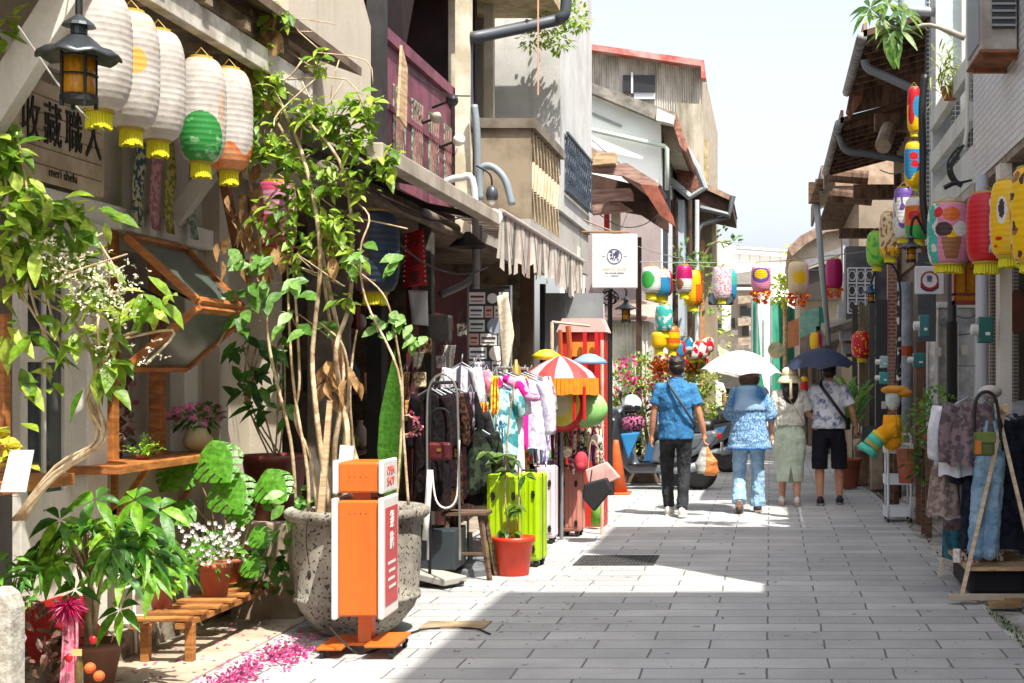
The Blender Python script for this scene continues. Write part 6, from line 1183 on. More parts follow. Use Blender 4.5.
for k in range(5): m_.tube(spline([P(964,145,11.5),P(955+rnd(-6,4),150+rnd(0,10),11.5),P(948+rnd(-4,4),168+rnd(-5,5),11.5),P(958+rnd(-5,3),182,11.5),P(972,180,11.5)],5),.009,5)
m_.tube(spline([P(944,188,11.5),P(955,183,11.5),P(962,186,11.5)],4),.02,6); ob('cable_bundle',m_,BLACK,label='tangle of black cables below the cream pipe',cat='cables')
m_=MB()
for i in range(120): m_.leaf(P(948+R.gauss(0,6),72+R.gauss(0,12),13.4),V((rnd(-1,.8),-.4,rnd(-.6,1))),(0,0,1),rnd(.12,.22),.02,.5,.2,3)
t=thing('spider_plant','spiky yellow green air plant on the right balcony','plant',P(948,95,13.4)); ob('foliage',m_,leafmat('8a9a4a','b0b468','6a7f34'),t)
ob('pot',MB().lathe(P(950,100,13.5),[(.06,0),(.1,.12),(.09,.12)],14),TERRA,t)
t=thing('frangipani','frangipani branch with drooping leaves hanging in from the upper right','tree',P(905,60,13)); m_=MB()
for cx,cy in [(880,18,),(892,30),(905,12),(870,8),(888,5),(900,30)]: whorl(m_,P(cx,cy,13),(rnd(-.5,.5),-.5,.4),8,.26,.055,droop=.5,tilt=.1)
for cx in (884,892,900): m_.leaf(P(cx,35,12.9),(rnd(-.2,.3),-.1,-1),(0,-1,0),.33,.08,0,.2,5)
ob('foliage',m_,leafmat('3a6420','587f2e','7f9a42'),t,smooth=True); ob('branch',MB().tube(spline([P(965,38,13),P(930,25,13),P(905,30,13),P(888,25,13),P(880,15,13)],4),[.03]*3+[.02]*14,7),mat('9a9484'),t,smooth=True)
# wooden eaves houses
dk2=mat('6d5240','3c2b20',sc=3,rough=.9,stretch=(4,1,1)); lt2=mat('b8a088','8c745c',sc=3)
t=thing('wooden_eaves_house','old house with dark timber eaves rafters and tiled roof edge on the right','house',(2.5,18,0))
def eave(pts,Y0,Y1,m,n,e=.08): return ob(n,MB().prism([P(x,y,Y0) for x,y in pts][::-1],(0,Y1-Y0,0)),m,t)
# soffit: sloping boarded plane running along the street
def roofslab(n,xo,zo,xi,zi,y0,y1,m,th=.07): return ob(n,MB().prism([(xo,y0,zo),(xi,y0,zi),(xi,y0,zi+th),(xo,y0,zo+th)],(0,y1-y0,0)),m,t)
soff=mat('5d4636','33251c',sc=2,rough=.9,stretch=(1,14,1))
roofslab('roof',1.02,5.25,2.4,5.65,15.5,18.5,soff); roofslab('roof',.92,4.85,2.4,5.25,18.55,23,soff)
for y0,y1,x,z in ((15.5,18.5,1.0,5.24),(18.55,23,.9,4.84)):
    ob('gutter',MB().tube([(x,y0,z),(x,y1,z)],.06,8),mat('8d8f8e','5f5850'),t,smooth=True); ob('fascia',MB().box(x+.02,x+.06,y0,y1,z+.01,z+.18),lt2,t)
    m_=MB(); k=0
    while y0+.15+k*.42<y1: m_.bar((x+.06,y0+.15+k*.42,z-.02),(2.4,y0+.15+k*.42,z+.36),.07,.08); k+=1
    ob('rafter',m_,dk2,t)
ob('tile_edge',MB().prism([P(x,y,18.4) for x,y in [(862,30),(872,38),(862,100),(850,118),(846,112)]][::-1],(0,.1,0)),mat('8a5a48','5e3a2e',sc=18,det=1),t)
ob('purlin',MB().tube([P(881,150,17.5)-V((0,.3,0)),P(893,118,17.5)+V((0,.3,0))],.10,10),mat('a59682','7f705c'),t); [ob('beam',MB().box(*b_),dk2,t) for b_ in ((1.3,2.3,17.6,17.8,4.6,4.8),(1.2,2.3,20.4,20.6,4.1,4.3),(1.1,2.3,22.6,22.8,3.75,3.9))]
ob('upper_wall',MB().box(2.0,4.5,17.01,23,3.1,5.2),wallmat('8a7a68','5f5244'),t); ob('gable_board',MB().prism([(1.0,18.51,4.95),(2.4,18.51,5.3),(2.4,18.51,5.7),(1.05,18.51,5.24)],(0,.035,0)),dk2,t); ob('lower_wall',MB().box(2.05,4.5,15.5,23,.02,3.09),mat('7a6c5e','4f453b',sc=1.2),t)
ob('post',MB().box(1.8,1.9,16.9,17,.02,4.6).box(1.75,1.85,20,20.1,.02,4.4),dk2,t)
ob('brick_pier',MB().box(P(888,0,19.4).x,P(897,0,19.4).x,19.4,19.6,.02,3.2),brickmat('8a4434','7a3a2c','9a8a7a',.12,.05,plane='xz'),t); ob('doorway',MB().box(P(876,0,19.5).x,P(888,0,19.5).x,19.5,19.55,.02,2.6),plain('2b2f33'),t)
t=thing('ridge_roof_house','pale roofed house with layered broken eaves next along on the right','house',(2.2,27,0)); 
roofslab('roof',.92,5.0,2.8,5.9,24,30,mat('b9a892','8f7d68',sc=2)); roofslab('soffit',1.0,4.6,2.8,4.75,24.05,29.9,dk2); ob('fascia',MB().box(.86,.91,23.95,30,4.7,5.1),mat('8d8478','6a6056'),t)
ob('gable',MB().prism([(1.1,24,4.76),(2.8,24,4.76),(2.8,24,5.6),(1.1,24,5.0)],(0,.1,0)),lt2,t); ob('wall',MB().box(1.5,4.5,24,30,.02,4.59),wallmat('a89a88','6f6353'),t); ob('white_column',MB().box(P(843,0,23.8).x,P(849,0,23.8).x,23.8,23.95,2.0,P(0,236,23.8).z),plain('cfd3d6'),t)
ob('beam',MB().tube([P(830,175,23.6),P(868,178,23.6)],.12,10).tube([P(832,195,23.6),P(872,199,23.6)],.12,10),dk2,t)
t=thing('far_tiled_house','far house with brown tiled sloping roof against the sky on the right','house',(2.2,36,0))
ob('roof',MB().prism([P(x,y,34) for x,y in [(788,248),(800,236),(826,222),(850,218),(850,228),(826,232),(806,244),(792,256)]][::-1],(0,8,0)),mat('9a8272','6f5a4c',sc=6),t); ob('gable_wall',MB().prism([P(x,y,34.3) for x,y in [(792,256),(806,245),(826,233),(850,228),(850,405),(800,405),(800,262)]][::-1],(0,8,0)),mat('a89c8a','786c5c',sc=1),t)
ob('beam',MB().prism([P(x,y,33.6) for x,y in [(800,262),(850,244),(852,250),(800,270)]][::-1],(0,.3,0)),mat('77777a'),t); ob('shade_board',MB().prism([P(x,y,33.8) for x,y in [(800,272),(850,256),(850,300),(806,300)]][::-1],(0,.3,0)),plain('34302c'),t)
# teal shutter and brick bits
ob('window_shutter',MB().prism([P(x,y,30) for x,y in [(800,314),(819,306),(819,330),(800,338)]][::-1],(0,.2,0)),mat('8fc0b4','6fa396'),t,label='pale teal open shutter'); ob('shutter_side',MB().prism([P(x,y,30) for x,y in [(819.3,306),(826,310),(826,335),(819.3,330)]][::-1],(0,.2,0)),mat('2f7f6e'),t); ob('brick_panel',MB().prism([P(x,y,31) for x,y in [(788,322),(799,318),(799,345),(788,348)]][::-1],(0,.3,0)),mat('b5764e'),t)
# lattice window box
Y=22.; a=P(846,318,Y); b=P(878,262,Y); t=thing('lattice_window_bay','white geometric lattice window above a grey ledge on the right','window',((a.x+b.x)/2,Y,a.z-.3))
ob('bay',MB().box(a.x,b.x+.3,Y+.05,Y+.6,a.z-.6,b.z+.25),mat('6f7378','55595e',sc=3),t); m_=MB(); z0,z1=P(0,313,Y).z,P(0,268,Y).z; x0,x1=P(848,0,Y).x,P(874,0,Y).x
for s in range(4): x=x0+(x1-x0)*s/3; m_.box(x-.012,x+.012,Y,Y+.04,z0,z1)
for s in range(4): z=z0+(z1-z0)*s/3; m_.box(x0,x1,Y-.002,Y+.038,z-.012,z+.012)
for i in range(3):
    for j in range(3):
        cx=x0+(x1-x0)*(i+.5)/3; cz=z0+(z1-z0)*(j+.5)/3; m_.tube([(cx+.055*math.cos(k*PI/3),Y+.015,cz+.08*math.sin(k*PI/3)) for k in range(6)],.011,4,closed=True)
ob('lattice',m_,plain('eef3f7'),t); ob('ledge',MB().box(a.x-.1,b.x+.2,Y-.2,Y+.049,a.z-.35,a.z-.12),mat('c4c9ce','9a9fa4'),t,bev=.01); ob('lower_ledge',MB().box(a.x-.05,b.x+.2,Y-.1,Y+.04,a.z-.55,a.z-.4),mat('8d9298'),t)
ob('canopy',MB().prism([(a.x-.35,Y-.6,2.15),(b.x+.2,Y-.3,2.5),(b.x+.2,Y+1,2.6),(a.x-.35,Y+1,2.3)],(0,0,.1)),mat('8f8576','66604f'),t); ob('side_panel',MB().prism([P(x,y,23) for x,y in [(838,305),(846,298),(846,330),(838,325)]][::-1],(0,.2,0)),mat('b9c0c6'),t)
# long pole
ob('steel_pole',MB().tube([P(816,195,21),P(822,270,21),P(829,345,21)],[.05,.045,.035],10),plain('8f9698',.4),label='leaning thin grey steel pole under the far right eaves',cat='pole',smooth=True); 
c=P(814,193,21); ob('pole_head',MB().cbox(c,(.16,.2,.3)).cbox(c+V((.08,0,.12)),(.12,.16,.16)),OLDWOOD,OBJ['steel_pole'])
# lower shopfront stuff
t=thing('narrow_shopfront','dark narrow shopfront with posts and hanging red decorations on the right','shop',(1.7,25,0)); 
for px,Y0,cc in [(855,21,'3f3a34'),(862,20.5,'6a5c4a'),(872,20,'4b4a4a'),(866,21.2,'8a7a62'),(879,19.8,'5d5248'),(818,30,'5d5146'),(810,31,'7a6a58'),(828,28,'443c34')]: x=P(px,0,Y0).x; ob('post',MB().box(x-.04,x+.04,Y0,Y0+.08,.02,2.6),mat(cc),t)
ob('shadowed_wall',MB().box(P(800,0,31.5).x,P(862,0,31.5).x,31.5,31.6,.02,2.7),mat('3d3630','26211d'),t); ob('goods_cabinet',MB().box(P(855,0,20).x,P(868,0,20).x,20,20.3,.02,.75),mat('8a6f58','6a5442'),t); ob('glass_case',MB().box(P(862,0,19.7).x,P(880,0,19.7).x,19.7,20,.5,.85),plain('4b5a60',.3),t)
pl(862,345,22,26,20.2,LM('red','yel'),lambda a,v:1 if noise.noise((a*.09,v*9,1))>.32 else 0,'large round red lantern with gold dots beside the navy umbrella',flat=.5,tl=.06)
pl(848,340,13,20,22,LM('dk','brn'),lambda a,v:1 if noise.noise((a*.06,v*7,1))>.1 else 0,'small dark brown round lantern left of the red gold one',flat=.5,tl=.04)
pl(816,341,13,17,26,LM('yel','mag'),lambda a,v:1 if a>20 else 0,'small yellow and magenta ball lantern over the navy umbrella',flat=.5,tl=.04)
pl(804,388,8,22,27,LM('red','yel'),lambda a,v:1 if v>.8 else 0,'slim red lantern seen between the hat and the dark haired man',flat=.6,tl=.1)
c=P(776,350,38); ob('round_badge',MB().lathe(c,[(0,0),(.2,0),(.22,.05),(0,.05)],24,M=Matrix.Rotation(PI/2,3,'X')),mat('d8b878','2f8a94',sc=3),label='round cream and teal disc on the green scaffold',cat='disc')
# big right lanterns
pl(914,110,14,44,14.2,LM('yel','red','blu','org'),lambda a,v:2 if el(a,v,30,.55,45,.25) else (1 if v>.6 or el(a,v,-30,.4,30,.25) else 0),'red, blue and yellow lantern, upper of the two by the black hose',flat=.6,tl=.05)
pl(913,165,18,44,14.2,LM('blu','yel','red'),lambda a,v:2 if el(a,v,0,.68,30,.09) or el(a,v,8,.5,28,.08) else (1 if v<.25+.1*math.sin(a/20) or v>.85 else 0),'blue lantern with red blossoms, lower of the two by the black hose',flat=.6,tl=.05)
pl(904,213,22,50,13.6,LM('wht','prp','lim'),lambda a,v:1 if v>.8 or noise.noise((a*.04,v*6,2))>.25 else 0,'white lantern with violet top behind the orange and green one',flat=.6,tl=.05)
pl(917,219,25,42,13.2,LM('org','grn','wht','red'),lambda a,v:1 if v<.33 else (2 if v>.8 else (3 if el(a,v,-20,.55,30,.12) else 0)),'orange lantern with a deep green base beside the black lamp arm',flat=.6,tl=.05)
pl(877,249,22,34,16.5,LM('lim','grn'),lambda a,v:1 if noise.noise((a*.04,v*6,2))>.2 else 0,'lime green round lantern, the leftmost of the right hand lanterns',flat=.5,tl=.06)
pl(890,235,22,44,15.6,LM('cream','brn','yel'),lambda a,v:1 if noise.noise((a*.06,v*9,7))>.12 else (2 if v<.2 else 0),'cream lantern with brown scribbled figures beside the lime one',flat=.6,tl=.06)
def icecream(a,v):
    if el(a,v,0,.80,24,.12): return 3
    if el(a,v,-22,.55,24,.12) : return 5
    if el(a,v,26,.56,22,.12): return 6
    if el(a,v,0,.50,24,.09): return 4
    if v<.42 and v>.06 and abs(a)<18+30*(v-.06): return 2
    if el(a,v,-38,.83,14,.09): return 8
    if el(a,v,52,.4,8,.1): return 8
    if a<-40: return 7 if noise.noise((a*.04,v*6,2))>-.1 else 6
    return 1
pl(949,234,44,60,11.2,LM('wht','pnk','brn','org','yel','dk','wht','teal','red'),icecream,'pink lantern painted with an ice cream cone scoop cup',flat=.75,tl=.07,name='paper_lantern')
pl(1040,215,60,92,8.6,LM('yel','dk','brn'),lambda a,v:1 if noise.noise((a*.05,v*8,9))>.33 else (2 if noise.noise((a*.03,v*5,4))>.33 else 0),'big yellow lantern cut by the right picture edge, rightmost of the row',flat=.75,tl=.07)
pl(987,228,42,68,10.4,LM('red','wht','lim','pnk','prp'),lambda a,v:0 if a<-2 or v<.12 or v>.92 else [1,2,3,1,4][int((noise.noise((a*.08,v*9,4))+1)*4)%5],'crimson lantern with a busy patterned panel left of the yellow one',flat=.7,tl=.09)
def face1(a,v):
    if el(a,v,-38,.62,9,.13): return 1
    if el(a,v,-38,.60,16,.19): return 2
    if el(a,v,8,.5,22,.16) or el(a,v,14,.36,18,.1): return 3
    if el(a,v,20,.85,14,.06) or abs(a-25-60*(v-.8))<5 and .7<v<.95: return 1
    if el(a,v,-48,.22,12,.03) or el(a,v,-62,.12,8,.02): return 4
    return 0
pl(1012,219,44,74,9.4,LM('yel','dk','wht','prp','red'),face1,'big yellow lantern with a black eye and purple shape at the right edge',flat=.7,tl=.08)
# lamp, signs on right
c=P(911,262,12.6); p=P(921,0,12.6).x
t=blacklamp('street_lamp','black street lamp on a curved arm left of the ice cream lantern',c,.62,plain('2a3038',.5),arm=[(P(925,0,12.9).x,12.9,c.z+.28),(p,12.7,c.z+.36),(p-.04,12.6,c.z+.4),(c.x+.02,12.6,c.z+.38),(c.x,12.6,c.z+.3),(c.x,12.6,c.z+.24)])
c=P(871,303,17.5); t=blacklamp('street_lamp','blue black street lamp with glowing yellow panes beside the lattice window',c,.62,plain('26456a',.5),arm=[(P(900,0,17.5).x,17.5,c.z-.4),(P(900,0,17.5).x,17.5,c.z+.2),(P(892,0,17.5).x,17.5,c.z+.47),(P(878,0,17.5).x,17.5,c.z+.45),(c.x,17.5,c.z+.24)])
Y=12.9; a=P(915,294,Y); b=P(944,266,Y); t=thing('round_logo_sign','white square sign with a red and navy round logo under the lanterns','sign',(a.x,Y,a.z)); ob('board',MB().box(a.x,b.x,Y,Y+.04,a.z,b.z),plain('d2d3d6',.5),t,bev=.01); cx,cz=(a.x+b.x)/2,(a.z+b.z)/2
def ringp(n,r,th,m,a0=0,a1=360,y=Y-.004): ob(n,MB().tube([(cx+r*math.cos(rad(a0+(a1-a0)*k/24)),y,cz+r*math.sin(rad(a0+(a1-a0)*k/24))) for k in range(25)],th,5),m,t)
ringp('logo_ring',.085,.010,plain('a01c24'),200,340); ringp('logo_ring',.075,.008,plain('a01c24'),0,360); text('character','壹',.06,navy,t,(cx,Y-.006,cz+.01)); ringp('logo_ring',.10,.006,navy,215,325)
ob('bracket',MB().tube([(b.x,Y+.02,b.z-.02),(b.x+.15,Y+.02,b.z-.02)],.01,5),BLACK,t)
t=thing('palace_lantern','red and gold wooden palace lantern hanging below the crimson lantern','lantern',P(964,304,11.6)); a=P(954,304,11.6); b=P(977,258,11.6); w_=b.x-a.x
ob('frame',MB().box(a.x,b.x,11.6,11.75,a.z,a.z+.03).box(a.x,b.x,11.6,11.75,a.z+.07,a.z+.09).box(a.x,b.x,11.6,11.75,b.z-.04,b.z).box(a.x,a.x+.012,11.6,11.75,a.z,b.z).box(b.x-.012,b.x,11.6,11.75,a.z,b.z).box(a.x+w_*.48,a.x+w_*.54,11.598,11.61,a.z+.09,b.z-.04),mat('8f2a16','6d1d10',rough=.5),t); ob('pane',MB().box(a.x+.012,b.x-.012,11.612,11.74,a.z+.091,b.z-.041).box(a.x+.012,b.x-.012,11.612,11.74,a.z+.031,a.z+.069),AMBER,t)
# poles & pillars
def pole(px,Y,r,z1,m,label,cat='pole',name='utility_pole',z0=.02,**k): x=P(px,0,Y).x; return ob(name,MB().tube([(x,Y,z0),(x,Y,z1)],r,14),m,smooth=True,label=label,cat=cat,**k)
pole(905,18.2,.10,2.75,mat('a3a9ad','7d858a',sc=6,rough=.6),'light grey round utility pole behind the teal and orange toy')
ob('orange_band',MB().tube([P(905,346,18.2),P(905,356,18.2)],.103,14),plain('b8562e'),OBJ['utility_pole'])
pole(899,17.6,.03,2.6,mat('1b1b1c','c9c4bd',sc=12,det=1,lo=.55,hi=.6),'thin black pole with peeling white stickers beside the grey utility pole',name='thin_pole')
pole(952,14.0,.045,2.65,plain('111213',.5),'glossy black pipe in front of the pale shop columns',name='black_pole'); ob('sleeve',MB().tube([P(952,322,14),P(952,440,14)],.056,12),plain('0d0d0e',.4),OBJ['black_pole'])
pole(982,11.0,.05,3.1,mat('a9adb2','8a6a52',sc=3,rough=.6,lo=.55,hi=.7),'pale grey pipe with rust patches behind the green meter box',name='pipe_column')
for px,Y,cc,lb in [(931,15.2,'eceae6','white peeling column left of the black pole'),(966,15.0,'c2c5c6','grey white panel column right of the black pole'),(943,15.4,'e4e3dc','narrow cream column between white peeling column and black pole')]:
    x=P(px,0,Y).x; w_=.055 if px!=966 else .10; t=thing('shop_column',lb,'column',(x,Y,.02)); ob('shaft',MB().box(x-w_,x+w_,Y,Y+.14,.02,1.55-(308-376)*Y/F),mat(cc,'8f9290',sc=4,rough=.8),t,bev=.01)
    ob('moulding',MB().box(x-w_-.015,x-w_+.02,Y-.02,Y-.001,.02,2.1).box(x+w_-.02,x+w_+.015,Y-.02,Y-.001,.02,2.1),WHITEP,t); ob('capital',MB().box(x-w_-.03,x+w_+.03,Y-.03,Y+.16,1.55+68*Y/F+.001,1.55+74*Y/F),WHITEP,t,bev=.006)
ob('grey_shutter',MB().box(P(918,0,14.4).x,P(936,0,14.4).x,14.4,14.45,1.9,2.8),mat('43484c'),label='dark grey board behind the white peeling column',cat='board')
ob('brown_door',MB().box(P(916,0,14.6).x,P(926,0,14.6).x,14.6,14.65,.02,2.0),mat('6a4a34','4a3222'),label='dark brown door beside the grey utility pole',cat='door')
# meter boxes
tl=mat('1f6a66','18524f',rough=.5)
for px,py,w_,h_,Y,lb,cc in [(985,330,15,26,10.6,'large dark teal meter box on the pale rusted pipe','1a5f58'),(924,326,10,22,13,'teal meter box on the white peeling column','2a6a6e'),(919,360,12,14,13.5,'small teal meter box with white dial below left','1d6462'),(884,362,8,12,16,'pale grey blue meter box far left','8fa9ac'),(884,378,9,12,15.9,'small teal meter box under the pale one','2f8884')]:
    c=P(px,py,Y); s=Y/F; t=thing('meter_box',lb,'meter box',c-V((0,0,h_*s/2))); ob('box',MB().cbox(c,(w_*s,.12,h_*s)),mat(cc,rough=.5),t,bev=.01); ob('dial',MB().lathe(c+V((-w_*s*.5,-.03,0)),[(.0,0),(h_*s*.22,0),(h_*s*.22,.05),(0,.06)],16,M=Matrix.Rotation(-PI/2,3,'Y')),plain('c2c4c0',.3),t); ob('label_plate',MB().cbox(c+V((w_*s*.1,-.063,-h_*s*.15)),(w_*s*.3,.005,h_*s*.12)),WHITEP,t)
# wires on wall
m_=MB(); m_.tube(spline([P(955,316,11.2),P(970,318,11.2),P(980,310,11.2)],4),.005,4).tube(spline([P(958,335,11.2),P(980,333,11.2)],4),.005,4).tube([P(958,366,11.2),P(982,366,11.2)],.004,4); ob('thin_cables',m_,BLACK,label='thin dark cables strung between the black pole and pipe',cat='cable')
# ---------------------------------------------------------------- right clothes rack
LW=mat('e0cdb0','c0a888',sc=5,stretch=(1,1,7),rough=.7); t=thing('wooden_clothes_rack','A frame wooden clothes rack with denim and dark garments at the right','clothes rack',(1.56,10.1,0)); xr=1.56
for y in (9.7,10.9):
    ob('leg',MB().bar((xr-.26,y,.02),(xr+.05,y,1.36),.035,.025),LW,t); ob('leg',MB().bar((xr+.30,y,.02),(xr-.02,y,1.36),.035,.025),LW,t)
ob('rail',MB().tube([(xr+.02,9.5,1.32),(xr+.02,11.1,1.32)],.018,8),PALEWOOD,t); ob('shelf',MB().box(xr-.22,xr+.24,9.7,10.9,.22,.245),PALEWOOD,t); ob('crossbar',MB().box(xr-.35,xr+.9,9.62,9.68,.03,.07),mat('b9ab98'),t,bev=.004)
G3='garments on the wooden rack'; den=fab('6f8fa8','8aa6bb',sc=5,det=5)
for i,(lb,m,w_,h_,dx) in enumerate([('dark navy long coat hanging at the front of the wooden rack',fab('161c28','232a38'),.42,.95,.02),('white cotton blouse peeking out at the left of the rack',fab('c2c0cc','a9a8b4',sc=5),.44,.75,-.06),('brown mauve checked scarf coat with wide sleeve on the left',fab('6d5c5e','4f4046',sc=20),.42,.85,-.05),('indigo jacket in the middle of the wooden rack',fab('24344a','18202e'),.42,.8,.03),('teal long trousers like garment reaching low on the rack',fab('2f6a78','204c58',sc=8),.4,1.1,-.03),('black dress at the far end of the wooden rack',fab('121316','1d1e22'),.44,1.0,.03)]):
    garment('hanging_coat',lb,'garment',(xr+dx,10.05+i*.17,1.28),w_,h_,.16,m,rz=rad(rnd(-14,14)),group=G3,sleeve=.45)
garment('hanging_shirt','large white cotton shirt bulging at the left end of the wooden rack','shirt',P(960,404,10.0),.26,.50,.2,fab('dcdce2','c4c4cc',sc=5),sleeve=.35,group=G3)
garment('hanging_coat','grey mauve wrap hanging over the white shirt on the wooden rack','garment',P(968,400,9.85),.24,.45,.16,fab('7a6a6c','584c52',sc=20),sleeve=.4,group=G3)
t=thing('hanging_jeans','pale blue denim overall with crumpled legs in front on the wooden rack','garment',P(988,560,9.75),group=G3); g_=MB(); c=P(990,462,9.75)
for s in (-1,1): limb(g_,[c+V((s*.04,0,0)),c+V((s*.055-.02,.02,-.25)),c+V((s*.05-.05,-.01,-.62))],[.07,.06,.055,.06])
rings(g_,[(c.x,c.y,c.z-.14,.10,.06),(c.x,c.y,c.z,.10,.06),(c.x+.01,c.y,c.z+.08,.09,.05)]); remeshed('cloth',g_,den,t,.009,.009,11)
ob('strap',MB().tube([c+V((-.05,-.05,.08)),c+V((-.02,0,.28))],.012,6).tube([c+V((.06,-.05,.08)),c+V((.03,0,.28))],.012,6),den,t)
garment('hanging_shirt','thin beige printed cloth hanging low at the left of the rack','garment',P(944,462,10.1),.17,.38,.12,fab('a08e84','7c6b64',sc=20),sleeve=0,group=G3,hanger=False,flare=1.5)
garment('hanging_shirt','pale blue vest with net front hanging near the rack top','garment',P(985,404,9.85),.2,.3,.12,fab('6a8499','9ab0c0',sc=30),sleeve=.0,group=G3)
ob('black_strap',MB().tube(spline([P(975,445,9.6),P(975,405,9.6),P(984,392,9.6),P(996,400,9.6),P(1001,440,9.6)],5),.012,6),BLACK,label='thick black bag strap looped over the rack top',cat='strap')
c=P(984,444,9.5); t=thing('green_pouch','small olive green pouch with an orange tag on the rack','bag',c-V((0,0,.12))); ob('body',MB().cbox(c,(.14,.06,.16)),mat('5a6a34','434f26'),t,bev=.02); ob('flap',MB().cbox(c+V((.01,-.034,.045)),(.13,.012,.07)),mat('6a7a3a'),t,bev=.004); ob('tag',MB().cbox(c+V((-.045,-.045,-.02)),(.04,.008,.09)),plain('c8702a'),t)
for k,(px,cc,lb) in enumerate([(958,'c8b8b0','pale patterned tin'),(967,'7a3a4a','dark rose patterned tin'),(976,'b82850','bright crimson tin'),(1003,'8a6a5a','brown patterned tin')]): c=G(px,568); p_=P(px,532,9.9); ob('small_tin',MB().lathe((p_.x,9.95+.1*(k%2),.246),[(.028,0),(.03,.004),(.03,.09),(.027,.094)],16),fab(cc,'e0d8d0',sc=40),smooth=False,label=lb+' on the low shelf of the wooden rack',cat='tin',group='tins on the rack shelf')
ob('dark_cloth_pile',MB().cbox((xr+.02,10.3,.12),(.4,.9,.19)),mat('15181f'),label='dark cloth pile under the wooden rack shelf',cat='cloth',bev=.04)
for k,y in enumerate((9.45,9.62)): ob('wood_offcut',MB().cbox((1.56+k*.14,y,.035),(.22,.12,.03),Matrix.Rotation(.2*k-.1,3,'Z')),mat('9a7c52','7a5f3c'),label=['short flat wood offcut nearest the gutter by the rack','short flat wood offcut right against the rack foot'][k],cat='wood',bev=.003)
t=thing('side_table','weathered plank table edge at the right border','table',(2.2,9.3,0)); ob('top',MB().box(1.78,2.6,9.1,9.6,.50,.53),mat('8f7570','6a5552',sc=5),t,bev=.006)
for x,y in ((1.85,9.15),(1.85,9.55),(2.5,9.15),(2.5,9.55)): ob('leg',MB().box(x-.02,x+.02,y-.02,y+.02,.02,.499),mat('7a655c'),t)
t=thing('garment_bag','grey clear plastic covered garments beyond the rack at the right edge','garment bag',(2.3,11.3,0)); m_=MB(); m_.ball((2.08,11.3,1.22),(.34,.28,.14),20,12); ob('cover',m_,mat('a8a8ac','85858a',rough=.3),t,smooth=True); ob('base',MB().ball((2.08,11.3,.8),(.30,.25,.42),16,12),mat('2a2c30','55585c',sc=8),t,smooth=True)
c=P(990,392,10); ob('hat',MB().ball(c,(.085,.08,.05),16,8),mat('c9c2b8','a39c92'),smooth=True,label='crumpled off white cap on top of the wooden rack',cat='cap')
# white cart
t=thing('storage_trolley','white three tier metal trolley on castors by the gutter','trolley',(1.47,15.2,0)); c=G(899,514); x0,x1=P(884,0,15.2).x,P(912,0,15.2).x; wc=plain('e6ebef',.4)
for z in (.03,.37,.70): ob('tray',MB().box(x0,x1,15.05,15.06,z+.03,z+.13).box(x0,x1,15.35,15.36,z+.03,z+.13).box(x0,x0+.01,15.061,15.349,z+.03,z+.13).box(x1-.01,x1,15.061,15.349,z+.03,z+.13).box(x0+.011,x1-.011,15.061,15.349,z+.03,z+.04),wc,t)
ob('frame',MB().tube(spline([(x0+.03,15.03,.05),(x0+.03,15.03,.88),(x0+.05,15.03,.93),(x1-.05,15.03,.93),(x1-.03,15.03,.88),(x1-.03,15.03,.05)],4),.013,8).tube([(x0+.03,15.38,.05),(x0+.03,15.38,.8)],.012,6).tube([(x1-.03,15.38,.05),(x1-.03,15.38,.8)],.012,6),wc,t,smooth=True)
for x in (x0+.03,x1-.03):
    for y in (15.03,15.38): ob('castor',MB().lathe((x,y,.026),[(0,-.01),(.024,-.01),(.024,.01),(0,.01)],12,M=Matrix.Rotation(PI/2,3,'Y')),BLACK,t)
t=thing('shop_goods_table','brown wooden table behind the white trolley','table',(1.7,15.8,0)); ob('top',MB().box(1.35,2.1,15.5,16.2,.78,.81),OLDWOOD,t)
for x in (1.38,2.06):
    for y in (15.53,16.17): ob('leg',MB().box(x-.03,x+.03,y-.03,y+.03,.02,.779),OLDWOOD,t)
t=thing('corner_stand','rough wooden plant stand left of the wooden clothes rack','stand',(1.65,13.6,0)); ob('top',MB().box(1.46,1.95,13.4,13.85,.86,.89),OLDWOOD,t)
for x,y in ((1.5,13.44),(1.91,13.44),(1.5,13.81),(1.91,13.81)): ob('leg',MB().box(x-.03,x+.03,y-.03,y+.03,.02,.859),OLDWOOD,t)
m_=MB(); sprays(m_,P(935,415,13.6),260,.24,.07,.04,squash=(.9,.8,1.1)); sprays(m_,P(938,432,13.6),90,.22,.07,.04); c=V((P(935,0,13.6).x,13.6,.89)); potted('green_shrub_pot','loose green potted shrub left of the wooden clothes rack','plant',c,pprof(.1,.1),TERRA,m_,MGREEN,stem=MB().tube([c+V((0,0,.05)),P(935,410,13.6)],.012))
m_=MB(); 
for i in range(60): m_.leaf((P(906+rnd(-6,8),0,14.6).x,14.6+rnd(-.1,.1),rnd(.8,1.15)),rvec()+V((0,0,.8)),(0,0,1),.12,.02,.4,.2,3)
t=thing('grass_plant','small tuft of bright green grass like leaves beside the toy','plant',P(906,450,14.6)); ob('foliage',m_,LGREEN,t); ob('pot',MB().lathe((P(906,0,14.6).x,14.6,.45),pprof(.1,.35),16),TERRA,t)
t=thing('terracotta_pot','plain terracotta pot on the ground by the wooden stand','pot',P(925,500,13.6)); c=G(926,515); ob('body',MB().lathe((c.x+.1,13.6,.02),pprof(.15,.28),24),TERRA,t,smooth=True)
m_=MB(); sprays(m_,P(925,460,13.7),70,.2,.09,.05); t=thing('small_plant','dark leafy plant in shade beneath the wooden stand','plant',P(925,480,13.7)); ob('foliage',m_,DGREEN,t)
